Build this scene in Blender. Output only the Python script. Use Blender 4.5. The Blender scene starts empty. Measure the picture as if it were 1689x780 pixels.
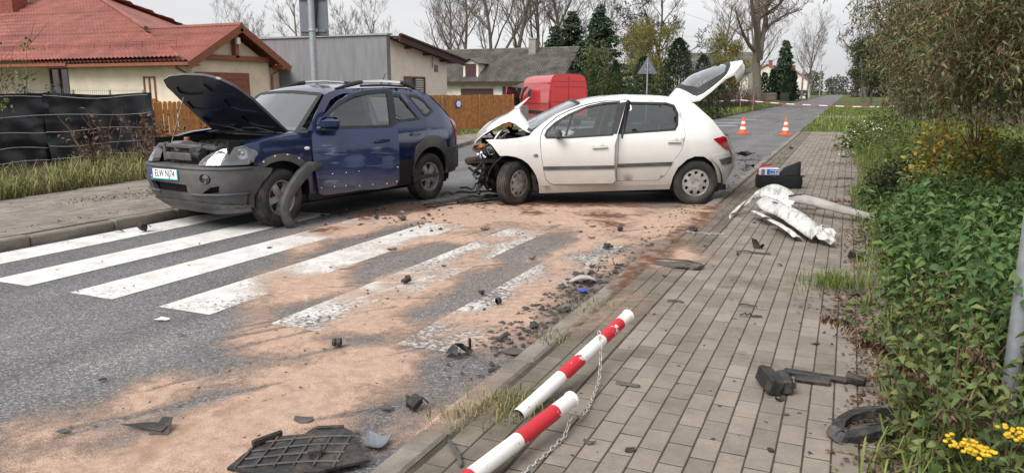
import bpy, bmesh, math, random
import numpy as np
from mathutils import Vector, Matrix, Euler
from mathutils.geometry import delaunay_2d_cdt

R = math.radians
random.seed(7)
rng = np.random.default_rng(11)
scene = bpy.context.scene
COL = scene.collection

# ------------------------------------------------------------------ camera
cam_data = bpy.data.cameras.new('camera')
cam_data.sensor_width = 36.0
cam_data.lens = 36.0 * 1235.0 / 1689.0
cam_data.clip_start = 0.05
cam_data.clip_end = 3000
cam = bpy.data.objects.new('camera', cam_data)
cam.location = (0, 0, 1.6)
cam.rotation_euler = (R(90 - 11.0), 0, R(23.85))
COL.objects.link(cam)
scene.camera = cam

# ------------------------------------------------------------------ overcast daylight
SUN_EL, SUN_AZ = R(48), R(200)          # high, soft, from behind and left of the camera
world = bpy.data.worlds.new('World')
scene.world = world
world.use_nodes = True
wn, wl = world.node_tree.nodes, world.node_tree.links
wn.clear()
sky = wn.new('ShaderNodeTexSky'); sky.sky_type = 'NISHITA'; sky.sun_disc = False
sky.sun_elevation = SUN_EL; sky.sun_rotation = SUN_AZ
sky.air_density = 1.0; sky.dust_density = 4.0; sky.ozone_density = 1.0
hsv = wn.new('ShaderNodeHueSaturation'); hsv.inputs['Saturation'].default_value = 0.10
mixw = wn.new('ShaderNodeMixRGB'); mixw.inputs[0].default_value = 0.72
tc = wn.new('ShaderNodeTexCoord'); mp = wn.new('ShaderNodeMapping'); mp.inputs['Scale'].default_value = (1, 1, 3.2)
cn = wn.new('ShaderNodeTexNoise'); cn.inputs['Scale'].default_value = 2.2; cn.inputs['Detail'].default_value = 6
cr = wn.new('ShaderNodeValToRGB')
cr.color_ramp.elements[0].position = 0.3; cr.color_ramp.elements[0].color = (3.75, 3.83, 3.98, 1)
cr.color_ramp.elements[1].position = 0.72; cr.color_ramp.elements[1].color = (5.3, 5.3, 5.33, 1)
bgn = wn.new('ShaderNodeBackground'); bgn.inputs['Strength'].default_value = 0.10
wo = wn.new('ShaderNodeOutputWorld')
wl.new(sky.outputs[0], hsv.inputs['Color']); wl.new(hsv.outputs[0], mixw.inputs[1])
wl.new(tc.outputs['Generated'], mp.inputs[0]); wl.new(mp.outputs[0], cn.inputs['Vector'])
wl.new(cn.outputs[0], cr.inputs[0]); wl.new(cr.outputs[0], mixw.inputs[2])
wl.new(mixw.outputs[0], bgn.inputs['Color']); wl.new(bgn.outputs[0], wo.inputs['Surface'])

sl = bpy.data.lights.new('sun', 'SUN'); sl.energy = 1.5; sl.angle = R(40); sl.color = (1.0, 0.97, 0.93)
sun = bpy.data.objects.new('sun', sl)
sd = Vector((math.sin(SUN_AZ) * math.cos(SUN_EL), math.cos(SUN_AZ) * math.cos(SUN_EL), math.sin(SUN_EL)))
sun.rotation_euler = sd.to_track_quat('Z', 'Y').to_euler()
sun.location = (0, 0, 30)
COL.objects.link(sun)

scene.view_settings.view_transform = 'Standard'
scene.view_settings.look = 'None'
scene.view_settings.gamma = 1.0
scene.view_settings.exposure = 1.06
scene.view_settings.use_curve_mapping = False
scene.cycles.max_bounces = 6
scene.cycles.transparent_max_bounces = 24

# ------------------------------------------------------------------ tags, mesh helpers
def tag(o, label=None, cat=None, group=None, kind=None):
    if label: o['label'] = label
    if cat: o['category'] = cat
    if group: o['group'] = group
    if kind: o['kind'] = kind
    return o

def link(o, parent=None):
    COL.objects.link(o)
    if parent is not None: o.parent = parent
    return o

def empty(name, loc=(0, 0, 0), rz=0.0, label=None, cat=None, group=None, parent=None, rot=None):
    o = bpy.data.objects.new(name, None); o.empty_display_size = 0.1
    o.location = loc; o.rotation_euler = rot if rot else (0, 0, rz)
    link(o, parent); tag(o, label, cat, group)
    return o

def copy_tree(o, parent=None):
    c = o.copy(); COL.objects.link(c)
    if parent is not None:
        c.parent = parent
    for ch in list(o.children): copy_tree(ch, c)
    return c

class MB:
    """collects shapes, build() links them as ONE mesh object"""
    def __init__(s): s.v, s.f, s.m, s.cur = [], [], [], 0
    def add(s, vs, fs):
        k = len(s.v); s.v.extend([tuple(p) for p in vs]); s.f.extend([tuple(i + k for i in f) for f in fs]); s.m.extend([s.cur] * len(fs)); return s
    def box(s, c, d, rot=None, bev=0.0):
        hx, hy, hz = d[0] / 2, d[1] / 2, d[2] / 2
        if bev <= 0:
            vs = [Vector((x, y, z)) for z in (-hz, hz) for y in (-hy, hy) for x in (-hx, hx)]
            fs = [(0, 2, 3, 1), (4, 5, 7, 6), (0, 1, 5, 4), (2, 6, 7, 3), (0, 4, 6, 2), (1, 3, 7, 5)]
        else:
            b = bev; vs = []
            for z, i in ((-hz, b), (-hz + b, 0), (hz - b, 0), (hz, b)):
                x, y = hx - i, hy - i
                for px, py in ((x - b, -y), (x, -y + b), (x, y - b), (x - b, y), (-x + b, y), (-x, y - b), (-x, -y + b), (-x + b, -y)):
                    vs.append(Vector((px, py, z)))
            fs = []
            for r in range(3):
                for k in range(8):
                    a = r * 8 + k; e = r * 8 + (k + 1) % 8
                    fs.append((a, e, e + 8, a + 8))
            fs.append(tuple(range(7, -1, -1))); fs.append(tuple(range(24, 32)))
        M = rot.to_matrix() if isinstance(rot, Euler) else rot
        C = Vector(c)
        return s.add([(M @ p if M else p) + C for p in vs], fs)
    def tube(s, pts, rad, n=8, cap=True, squash=None):
        pts = [Vector(p) for p in pts]
        if not hasattr(rad, '__len__'): rad = [rad] * len(pts)
        vs, fs = [], []; ref = None
        for i, p in enumerate(pts):
            t = (pts[min(i + 1, len(pts) - 1)] - pts[max(i - 1, 0)])
            if t.length < 1e-9: t = Vector((0, 0, 1))
            t.normalize()
            if ref is None: ref = t.orthogonal().normalized()
            a = (ref - t * ref.dot(t))
            a = a.normalized() if a.length > 1e-6 else t.orthogonal().normalized()
            ref = a; b = t.cross(a)
            for k in range(n):
                w = 2 * math.pi * k / n
                vs.append(p + (a * math.cos(w) + b * math.sin(w)) * rad[i])
        for i in range(len(pts) - 1):
            for k in range(n):
                fs.append((i * n + k, i * n + (k + 1) % n, (i + 1) * n + (k + 1) % n, (i + 1) * n + k))
        if cap: fs += [tuple(range(n - 1, -1, -1)), tuple(range((len(pts) - 1) * n, len(pts) * n))]
        return s.add(vs, fs)
    def lathe(s, prof, c=(0, 0, 0), axis='z', n=24, M=None):
        vs, fs = [], []
        for r, h in prof:
            for k in range(n):
                w = 2 * math.pi * k / n
                if axis == 'z': p = Vector((r * math.cos(w), r * math.sin(w), h))
                elif axis == 'y': p = Vector((r * math.cos(w), h, r * math.sin(w)))
                else: p = Vector((h, r * math.cos(w), r * math.sin(w)))
                if M: p = M @ p
                vs.append(p + Vector(c))
        for i in range(len(prof) - 1):
            for k in range(n):
                fs.append((i * n + k, i * n + (k + 1) % n, (i + 1) * n + (k + 1) % n, (i + 1) * n + k))
        return s.add(vs, fs)
    def prism(s, poly, fn, t0, t1):
        """poly of 2D points, fn(a, b, t) to 3D, between t0 and t1"""
        n = len(poly)
        vs = [fn(a, b, t0) for a, b in poly] + [fn(a, b, t1) for a, b in poly]
        fs = [tuple(range(n - 1, -1, -1)), tuple(range(n, 2 * n))] + [(i, (i + 1) % n, n + (i + 1) % n, n + i) for i in range(n)]
        return s.add(vs, fs)
    def grid(s, fn, us, vs_):
        vs = [fn(u, v) for u in us for v in vs_]; m = len(vs_)
        fs = [(i * m + j, (i + 1) * m + j, (i + 1) * m + j + 1, i * m + j + 1) for i in range(len(us) - 1) for j in range(m - 1)]
        return s.add(vs, fs)
    def mesh(s, name, mat, smooth=False, fixn=True):
        me = bpy.data.meshes.new(name); me.from_pydata(s.v, [], s.f)
        mats = mat if isinstance(mat, (list, tuple)) else [mat]
        for m in mats: me.materials.append(m)
        if len(mats) > 1: me.polygons.foreach_set('material_index', s.m)
        if fixn and len(s.f) < 30000:
            bm = bmesh.new(); bm.from_mesh(me); bmesh.ops.recalc_face_normals(bm, faces=bm.faces[:]); bm.to_mesh(me); bm.free()
        if smooth:
            me.polygons.foreach_set('use_smooth', [True] * len(me.polygons))
            if smooth != 'all':
                try: me.set_sharp_from_angle(angle=R(38))
                except Exception: pass
        me.update(); return me
    def build(s, name, mat, parent=None, smooth=False, fixn=True):
        return link(bpy.data.objects.new(name, s.mesh(name, mat, smooth, fixn)), parent)

def inpoly(x, y, poly):
    c = False; j = len(poly) - 1
    for i in range(len(poly)):
        xi, yi = poly[i]; xj, yj = poly[j]
        if (yi > y) != (yj > y) and x < (xj - xi) * (y - yi) / (yj - yi) + xi: c = not c
        j = i
    return c

def densify(poly, step):
    out = []
    for i in range(len(poly)):
        a = Vector(poly[i]); b = Vector(poly[(i + 1) % len(poly)])
        n = max(1, int(math.ceil((b - a).length / step)))
        out += [tuple(a + (b - a) * (k / n)) for k in range(n)]
    return out

def smooth_poly(pts, it=2):
    """Chaikin corner cutting of a closed polygon"""
    for _ in range(it):
        out = []
        for i in range(len(pts)):
            a = Vector(pts[i]); b = Vector(pts[(i + 1) % len(pts)])
            out += [tuple(a * .75 + b * .25), tuple(a * .25 + b * .75)]
        pts = out
    return pts

def sheet(mb, poly, fn, holes=(), step=0.08, thick=0.02):
    """a polygon in surface coordinates laid on fn(a, b, depth), with returned edges"""
    loops = [densify(poly, step)] + [densify(h, step) for h in holes]
    pts, edges = [], []
    for lp in loops:
        k = len(pts); pts += [Vector(p) for p in lp]; edges += [(k + i, k + (i + 1) % len(lp)) for i in range(len(lp))]
    xs = [p[0] for p in poly]; ys = [p[1] for p in poly]
    nx = int((max(xs) - min(xs)) / step); ny = int((max(ys) - min(ys)) / step)
    for i in range(1, nx + 1):
        for j in range(1, ny + 1):
            x = min(xs) + i * step; y = min(ys) + (j + (.5 if i % 2 else 0)) * step
            if inpoly(x, y, poly) and not any(inpoly(x, y, h) for h in holes): pts.append(Vector((x, y)))
    ov, oe, of, *_ = delaunay_2d_cdt(pts, edges, [], 0, 1e-5)
    fs = []
    for f in of:
        cx = sum(ov[i][0] for i in f) / len(f); cy = sum(ov[i][1] for i in f) / len(f)
        if inpoly(cx, cy, poly) and not any(inpoly(cx, cy, h) for h in holes): fs.append(tuple(f))
    vs = [fn(p[0], p[1], 0.0) for p in ov]
    mb.add(vs, fs)
    if thick:
        cnt = {}
        for f in fs:
            for i in range(len(f)):
                e = (f[i], f[(i + 1) % len(f)]); cnt[tuple(sorted(e))] = cnt.get(tuple(sorted(e)), 0) + 1
        bd = [e for e, c in cnt.items() if c == 1]
        idx = {}; rv = []
        for e in bd:
            for i in e:
                if i not in idx: idx[i] = len(rv); rv.append(i)
        n = len(rv)
        mb.add([fn(ov[i][0], ov[i][1], 0.0) for i in rv] + [fn(ov[i][0], ov[i][1], thick) for i in rv],
               [(idx[a], idx[b], n + idx[b], n + idx[a]) for a, b in bd])
    return mb

# ------------------------------------------------------------------ materials
MATS = {}
def new_mat(name):
    m = bpy.data.materials.new(name); m.use_nodes = True
    nt = m.node_tree; b = nt.nodes['Principled BSDF']
    return m, nt, b

def nnode(nt, t, **kw):
    n = nt.nodes.new(t)
    for k, v in kw.items():
        if k in n.inputs: n.inputs[k].default_value = v
        else: setattr(n, k, v)
    return n

def ramp(nt, stops):
    r = nt.nodes.new('ShaderNodeValToRGB'); e = r.color_ramp.elements
    while len(e) < len(stops): e.new(0.5)
    for el, (p, c) in zip(e, stops):
        el.position = p; el.color = (c, c, c, 1) if not hasattr(c, '__len__') else tuple(c) + (1,) * (4 - len(c))
    return r

def mixc(nt, fac, a, b, mode='MIX'):
    m = nt.nodes.new('ShaderNodeMixRGB'); m.blend_type = mode
    for i, x in ((0, fac), (1, a), (2, b)):
        if hasattr(x, 'is_output'): nt.links.new(x, m.inputs[i])
        elif i == 0: m.inputs[0].default_value = x
        else: m.inputs[i].default_value = tuple(x) + (1,) * (4 - len(x))
    return m.outputs[0]

def mat(name, col, rough=0.6, metal=0.0, var=0.0, scale=8.0, bump=0.0, bscale=60.0, col2=None, coat=0.0, spec=None,
        dirt=None, dirt_h=None, rnd=0.0, coords='Object', thr=(0.35, 0.65), two=False):
    """plain procedural surface: base colour with noise variation (towards col2), fine bump, optional dirt colour"""
    if name in MATS: return MATS[name]
    m, nt, b = new_mat(name); L = nt.links
    tcn = nnode(nt, 'ShaderNodeTexCoord')
    out = None
    if var or col2:
        n1 = nnode(nt, 'ShaderNodeTexNoise', Scale=scale, Detail=6.0, Roughness=0.6); L.new(tcn.outputs[coords], n1.inputs['Vector'])
        c2 = col2 if col2 else tuple(max(0, c * (1 - var)) for c in col)
        c1 = col if col2 else tuple(min(1, c * (1 + var)) for c in col)
        r = ramp(nt, [(thr[0], c1), (thr[1], c2)]); L.new(n1.outputs[0], r.inputs[0]); out = r.outputs[0]
    if rnd:
        oi = nnode(nt, 'ShaderNodeObjectInfo'); r2 = ramp(nt, [(0, 1 - rnd), (1, 1 + rnd)])
        L.new(oi.outputs['Random'], r2.inputs[0])
        out = mixc(nt, 1.0, out if out else col, r2.outputs[0], 'MULTIPLY')
    if dirt:
        n2 = nnode(nt, 'ShaderNodeTexNoise', Scale=scale * 0.6, Detail=8.0, Roughness=0.7); L.new(tcn.outputs[coords], n2.inputs['Vector'])
        if dirt_h:
            sp = nnode(nt, 'ShaderNodeSeparateXYZ'); L.new(tcn.outputs['Object'], sp.inputs[0])
            mr = nnode(nt, 'ShaderNodeMapRange'); mr.inputs[1].default_value = dirt_h[0]; mr.inputs[2].default_value = dirt_h[1]
            mr.inputs[3].default_value = 1.0; mr.inputs[4].default_value = 0.0; L.new(sp.outputs[2], mr.inputs[0])
            mm = nnode(nt, 'ShaderNodeMath', operation='MULTIPLY'); L.new(mr.outputs[0], mm.inputs[0])
            r3 = ramp(nt, [(0.2, 0.68), (0.75, 1.0)]); L.new(n2.outputs[0], r3.inputs[0]); L.new(r3.outputs[0], mm.inputs[1]); f = mm.outputs[0]
        else:
            r3 = ramp(nt, [(0.45, 0.0), (0.75, 1.0)]); L.new(n2.outputs[0], r3.inputs[0]); f = r3.outputs[0]
        out = mixc(nt, f, out if out else col, dirt)
        mr2 = nnode(nt, 'ShaderNodeMapRange'); mr2.inputs[3].default_value = rough; mr2.inputs[4].default_value = 0.85
        L.new(f, mr2.inputs[0]); L.new(mr2.outputs[0], b.inputs['Roughness'])
    else: b.inputs['Roughness'].default_value = rough
    if out: L.new(out, b.inputs['Base Color'])
    else: b.inputs['Base Color'].default_value = tuple(col) + (1,)
    b.inputs['Metallic'].default_value = metal
    if coat: b.inputs['Coat Weight'].default_value = coat; b.inputs['Coat Roughness'].default_value = 0.06
    if spec is not None: b.inputs['Specular IOR Level'].default_value = spec
    if bump:
        n3 = nnode(nt, 'ShaderNodeTexNoise', Scale=bscale, Detail=5.0); L.new(tcn.outputs[coords], n3.inputs['Vector'])
        bp = nnode(nt, 'ShaderNodeBump', Strength=bump, Distance=0.02); L.new(n3.outputs[0], bp.inputs['Height']); L.new(bp.outputs[0], b.inputs['Normal'])
    MATS[name] = m
    return m

def glass_mat(name, tint, refl=0.5, dens=0.5, rough=0.02):
    """thin window glass: see-through tint under a Fresnel reflection"""
    if name in MATS: return MATS[name]
    m, nt, b = new_mat(name); L = nt.links
    nt.nodes.remove(b)
    out = [n for n in nt.nodes if n.type == 'OUTPUT_MATERIAL'][0]
    tr = nnode(nt, 'ShaderNodeBsdfTransparent', Color=tuple(tint) + (1,))
    gl = nnode(nt, 'ShaderNodeBsdfGlossy', Roughness=rough, Color=(0.95, 0.98, 1, 1))
    df = nnode(nt, 'ShaderNodeBsdfDiffuse', Color=(0.16, 0.19, 0.2, 1))
    fr = nnode(nt, 'ShaderNodeFresnel', IOR=1.5)
    ad = nnode(nt, 'ShaderNodeMath', operation='MULTIPLY_ADD'); L.new(fr.outputs[0], ad.inputs[0]); ad.inputs[1].default_value = 1.6; ad.inputs[2].default_value = refl
    cl = nnode(nt, 'ShaderNodeClamp'); L.new(ad.outputs[0], cl.inputs[0])
    m0 = nnode(nt, 'ShaderNodeMixShader', Fac=dens); L.new(tr.outputs[0], m0.inputs[1]); L.new(df.outputs[0], m0.inputs[2])
    mx = nnode(nt, 'ShaderNodeMixShader'); L.new(cl.outputs[0], mx.inputs[0]); L.new(m0.outputs[0], mx.inputs[1]); L.new(gl.outputs[0], mx.inputs[2])
    L.new(mx.outputs[0], out.inputs['Surface'])
    MATS[name] = m
    return m

def leaf_mat(name, c1, c2, c3=None, trans=0.25, rough=0.55, scale=1.5):
    """leaves: colour varies by clump (noise) and by leaf (island)"""
    if name in MATS: return MATS[name]
    m, nt, b = new_mat(name); L = nt.links
    g = nnode(nt, 'ShaderNodeNewGeometry'); tcn = nnode(nt, 'ShaderNodeTexCoord')
    n1 = nnode(nt, 'ShaderNodeTexNoise', Scale=scale, Detail=3.0); L.new(tcn.outputs['Object'], n1.inputs['Vector'])
    a = nnode(nt, 'ShaderNodeMath', operation='ADD'); L.new(g.outputs['Random Per Island'], a.inputs[0]); L.new(n1.outputs[0], a.inputs[1])
    st = [(0.45, c1), (0.95, c2)] + ([(1.45, c3)] if c3 else [])
    sc = nnode(nt, 'ShaderNodeMath', operation='MULTIPLY'); L.new(a.outputs[0], sc.inputs[0]); sc.inputs[1].default_value = 0.6
    r = ramp(nt, [(p * 0.6, c) for p, c in st]); L.new(sc.outputs[0], r.inputs[0])
    L.new(r.outputs[0], b.inputs['Base Color']); b.inputs['Roughness'].default_value = rough
    b.inputs['Specular IOR Level'].default_value = 0.35
    t = nnode(nt, 'ShaderNodeBsdfTranslucent'); L.new(r.outputs[0], t.inputs['Color'])
    mx = nnode(nt, 'ShaderNodeMixShader', Fac=trans); out = [n for n in nt.nodes if n.type == 'OUTPUT_MATERIAL'][0]
    L.new(b.outputs[0], mx.inputs[1]); L.new(t.outputs[0], mx.inputs[2]); L.new(mx.outputs[0], out.inputs['Surface'])
    MATS[name] = m
    return m

# 2D value noise for layouts
def vnoise(x, y, seed, scale):
    r = np.random.default_rng(seed); G = r.random((64, 64))
    u = x * scale + 1000.0; v = y * scale + 1000.0
    i = np.floor(u).astype(int); j = np.floor(v).astype(int); fu = u - i; fv = v - j
    fu = fu * fu * (3 - 2 * fu); fv = fv * fv * (3 - 2 * fv)
    g = lambda a, b: G[a % 64, b % 64]
    return (g(i, j) * (1 - fu) + g(i + 1, j) * fu) * (1 - fv) + (g(i, j + 1) * (1 - fu) + g(i + 1, j + 1) * fu) * fv

def fbm(x, y, seed, scale, oct=4):
    s = 0; a = .5; t = 0
    for k in range(oct):
        s = s + a * vnoise(x, y, seed + k, scale * 2 ** k); t += a; a *= .5
    return s / t

# ================================================================== SETTING
KR = -1.68      # right kerb, road side
KL = -7.72      # left kerb, road side
WZ = 0.07       # pavement height right
LZ = 0.10       # pavement height left

def ground_mat(name, stops, scale=3.0, rough=0.95, bump=0.4, bscale=120, fine=0.0, fscale=300):
    m, nt, b = new_mat(name); L = nt.links
    tcn = nnode(nt, 'ShaderNodeTexCoord')
    n1 = nnode(nt, 'ShaderNodeTexNoise', Scale=scale, Detail=9.0, Roughness=0.68); L.new(tcn.outputs['Object'], n1.inputs['Vector'])
    r = ramp(nt, stops); L.new(n1.outputs[0], r.inputs[0]); out = r.outputs[0]
    if fine:
        n2 = nnode(nt, 'ShaderNodeTexNoise', Scale=fscale, Detail=2.0); L.new(tcn.outputs['Object'], n2.inputs['Vector'])
        r2 = ramp(nt, [(0.3, 1 - fine), (0.7, 1 + fine)]); L.new(n2.outputs[0], r2.inputs[0])
        out = mixc(nt, 1.0, out, r2.outputs[0], 'MULTIPLY')
    L.new(out, b.inputs['Base Color']); b.inputs['Roughness'].default_value = rough
    b.inputs['Specular IOR Level'].default_value = 0.25
    n3 = nnode(nt, 'ShaderNodeTexNoise', Scale=bscale, Detail=4.0); L.new(tcn.outputs['Object'], n3.inputs['Vector'])
    bp = nnode(nt, 'ShaderNodeBump', Strength=bump, Distance=0.02); L.new(n3.outputs[0], bp.inputs['Height']); L.new(bp.outputs[0], b.inputs['Normal'])
    return m

def asphalt_mat():
    m, nt, b = new_mat('asphalt'); L = nt.links
    tcn = nnode(nt, 'ShaderNodeTexCoord')
    big = nnode(nt, 'ShaderNodeTexNoise', Scale=0.55, Detail=5.0, Roughness=0.6); L.new(tcn.outputs['Object'], big.inputs['Vector'])
    r0 = ramp(nt, [(0.3, (0.115, 0.112, 0.114)), (0.7, (0.165, 0.16, 0.16))]); L.new(big.outputs[0], r0.inputs[0])
    mp_ = nnode(nt, 'ShaderNodeMapping'); mp_.inputs['Scale'].default_value = (1.6, 0.12, 1); L.new(tcn.outputs['Object'], mp_.inputs[0])
    st = nnode(nt, 'ShaderNodeTexNoise', Scale=1.0, Detail=4.0); L.new(mp_.outputs[0], st.inputs['Vector'])
    rs = ramp(nt, [(0.35, 0.78), (0.65, 1.12)]); L.new(st.outputs[0], rs.inputs[0])
    c = mixc(nt, 1.0, r0.outputs[0], rs.outputs[0], 'MULTIPLY')
    v = nnode(nt, 'ShaderNodeTexVoronoi', Scale=95.0); L.new(tcn.outputs['Object'], v.inputs['Vector'])
    sp = nnode(nt, 'ShaderNodeSeparateColor'); L.new(v.outputs['Color'], sp.inputs[0])
    rv = ramp(nt, [(0.0, 0.55), (0.55, 0.95), (0.9, 1.45), (1.0, 2.3)]); L.new(sp.outputs[0], rv.inputs[0])
    c = mixc(nt, 1.0, c, rv.outputs[0], 'MULTIPLY')
    L.new(c, b.inputs['Base Color']); b.inputs['Roughness'].default_value = 0.82; b.inputs['Specular IOR Level'].default_value = 0.3
    bp = nnode(nt, 'ShaderNodeBump', Strength=0.55, Distance=0.006); L.new(v.outputs['Distance'], bp.inputs['Height']); L.new(bp.outputs[0], b.inputs['Normal'])
    return m
M_ASPH = asphalt_mat()
M_GRASS = ground_mat('grass_ground', [(0.3, (0.05, 0.045, 0.022)), (0.5, (0.075, 0.095, 0.028)), (0.7, (0.12, 0.14, 0.045))], 1.2, bump=0.8, bscale=40)
M_SOIL = ground_mat('soil', [(0.3, (0.035, 0.026, 0.018)), (0.6, (0.075, 0.055, 0.035)), (0.75, (0.11, 0.085, 0.05))], 5, bump=0.9, bscale=50)
M_FARPAVE = ground_mat('far_pavement', [(0.3, (0.24, 0.225, 0.21)), (0.7, (0.33, 0.31, 0.29))], 3)

def flat(name, pts, z, m, kind='structure', parent=None, thick=0.0):
    mb = MB()
    if thick:
        mb.prism(pts, lambda a, b, t: Vector((a, b, t)), z - thick, z)
    else:
        mb.add([(x, y, z) for x, y in pts], [tuple(range(len(pts)))])
    o = mb.build(name, m, parent)
    if kind and parent is None: o['kind'] = kind
    return o

flat('ground', [(-900, -60), (900, -60), (900, 1500), (-900, 1500)], -0.03, M_GRASS)
# carriageway with the mouth of the side street on the left
road = flat('road', [(KR, -8), (KR, 420), (-6.9, 420), (-6.9, 44), (-8.2, 39.5), (-11, 37.5), (-40, 58), (-44, 52), (-14.5, 31.5), (-12.0, 27.0),
                     (-11.0, 23.0), (-10.2, 19.5), (-9.2, 16.0), (-8.3, 13.0), (KL - 0.02, 10.5), (KL, 6), (KL, -8)], 0.0, M_ASPH)

# zebra crossing: six worn stripes, 4 m long, painted parallel to the road
def stripe_mat():
    m, nt, b = new_mat('road_paint'); L = nt.links
    tcn = nnode(nt, 'ShaderNodeTexCoord')
    n1 = nnode(nt, 'ShaderNodeTexNoise', Scale=26.0, Detail=8.0, Roughness=0.75); L.new(tcn.outputs['Object'], n1.inputs['Vector'])
    n2 = nnode(nt, 'ShaderNodeTexNoise', Scale=1.6, Detail=3.0); L.new(tcn.outputs['Object'], n2.inputs['Vector'])
    sx = nnode(nt, 'ShaderNodeSeparateXYZ'); L.new(tcn.outputs['Object'], sx.inputs[0])
    mr = nnode(nt, 'ShaderNodeMapRange'); L.new(sx.outputs[0], mr.inputs[0])
    mr.inputs[1].default_value = -5.6; mr.inputs[2].default_value = -2.2; mr.inputs[3].default_value = -0.075; mr.inputs[4].default_value = 0.085
    a = nnode(nt, 'ShaderNodeMath', operation='MULTIPLY_ADD'); L.new(n2.outputs[0], a.inputs[0]); a.inputs[1].default_value = 0.35; L.new(n1.outputs[0], a.inputs[2])
    a2 = nnode(nt, 'ShaderNodeMath', operation='ADD'); L.new(a.outputs[0], a2.inputs[0]); L.new(mr.outputs[0], a2.inputs[1])
    rf = ramp(nt, [(0.69, 0.0), (0.80, 1.0)]); L.new(a2.outputs[0], rf.inputs[0])
    n4 = nnode(nt, 'ShaderNodeTexNoise', Scale=5.0, Detail=6.0); L.new(tcn.outputs['Object'], n4.inputs['Vector'])
    rc = ramp(nt, [(0.3, (0.50, 0.475, 0.45)), (0.65, (0.72, 0.71, 0.69))]); L.new(n4.outputs[0], rc.inputs[0])
    c = mixc(nt, rf.outputs[0], rc.outputs[0], (0.115, 0.11, 0.11))
    L.new(c, b.inputs['Base Color']); b.inputs['Roughness'].default_value = 0.75
    v = nnode(nt, 'ShaderNodeTexVoronoi', Scale=95.0); L.new(tcn.outputs['Object'], v.inputs['Vector'])
    bp = nnode(nt, 'ShaderNodeBump', Strength=0.4, Distance=0.004); L.new(v.outputs['Distance'], bp.inputs['Height']); L.new(bp.outputs[0], b.inputs['Normal'])
    return m
M_PAINT = stripe_mat()
for x0, x1 in ((-7.66, -7.17), (-6.63, -6.14), (-5.63, -5.14), (-4.64, -4.13), (-3.58, -3.06), (-2.54, -2.03)):
    flat('zebra_stripe', [(x0, 3.9), (x1, 3.9), (x1, 7.97), (x0, 7.97)], 0.004, M_PAINT, None, road)
for y in (36.0, 39.5, 44.0):     # far markings on the carriageway
    flat('lane_marking', [(-6.6, y), (-4.6, y), (-4.6, y + .25), (-6.6, y + .25)], 0.004, M_PAINT, None, road)

# ---- pavements
M_PAVER = None
def paver_mat(name, c1, c2, moss=0.0, rnd=0.16):
    m, nt, b = new_mat(name); L = nt.links
    tcn = nnode(nt, 'ShaderNodeTexCoord'); geo = nnode(nt, 'ShaderNodeNewGeometry'); oi = nnode(nt, 'ShaderNodeObjectInfo')
    n1 = nnode(nt, 'ShaderNodeTexNoise', Scale=3.0, Detail=9.0, Roughness=0.7); L.new(geo.outputs['Position'], n1.inputs['Vector'])
    r = ramp(nt, [(0.32, c1), (0.68, c2)]); L.new(n1.outputs[0], r.inputs[0])
    n2 = nnode(nt, 'ShaderNodeTexNoise', Scale=160.0, Detail=3.0); L.new(geo.outputs['Position'], n2.inputs['Vector'])
    r2 = ramp(nt, [(0.3, 0.82), (0.7, 1.16)]); L.new(n2.outputs[0], r2.inputs[0])
    c = mixc(nt, 1.0, r.outputs[0], r2.outputs[0], 'MULTIPLY')
    ad = nnode(nt, 'ShaderNodeMath', operation='ADD'); L.new(geo.outputs['Random Per Island'], ad.inputs[0]); L.new(oi.outputs['Random'], ad.inputs[1])
    fr_ = nnode(nt, 'ShaderNodeMath', operation='FRACT'); L.new(ad.outputs[0], fr_.inputs[0])
    r3 = ramp(nt, [(0, 1 - rnd), (1, 1 + rnd)]); L.new(fr_.outputs[0], r3.inputs[0])
    c = mixc(nt, 1.0, c, r3.outputs[0], 'MULTIPLY')
    n5 = nnode(nt, 'ShaderNodeTexNoise', Scale=1.1, Detail=7.0, Roughness=0.75); L.new(geo.outputs['Position'], n5.inputs['Vector'])
    r5 = ramp(nt, [(0.53 - moss, 0.0), (0.72 - moss * .4, 0.8)]); L.new(n5.outputs[0], r5.inputs[0])
    c = mixc(nt, r5.outputs[0], c, (0.075, 0.066, 0.042))
    L.new(c, b.inputs['Base Color']); b.inputs['Roughness'].default_value = 0.9; b.inputs['Specular IOR Level'].default_value = 0.25
    bp = nnode(nt, 'ShaderNodeBump', Strength=0.35, Distance=0.004); L.new(n2.outputs[0], bp.inputs['Height']); L.new(bp.outputs[0], b.inputs['Normal'])
    return m
M_PAVER = paver_mat('concrete_paver', (0.185, 0.157, 0.131), (0.268, 0.230, 0.195))
M_PAVER_DARK = paver_mat('mossy_paver', (0.125, 0.107, 0.085), (0.195, 0.168, 0.137), 0.03)
M_PAVER_L = paver_mat('left_paver', (0.19, 0.163, 0.138), (0.275, 0.24, 0.208), 0.0, 0.12)
M_JOINT = ground_mat('joint_bed', [(0.3, (0.045, 0.038, 0.028)), (0.55, (0.075, 0.063, 0.045)), (0.75, (0.11, 0.092, 0.068))], 6, bump=0.8, bscale=90)
M_KERB = mat('kerb_concrete', (0.215, 0.19, 0.163), 0.9, var=0.22, scale=5, bump=0.4, bscale=120, dirt=(0.10, 0.082, 0.062), rnd=0.14)

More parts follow.
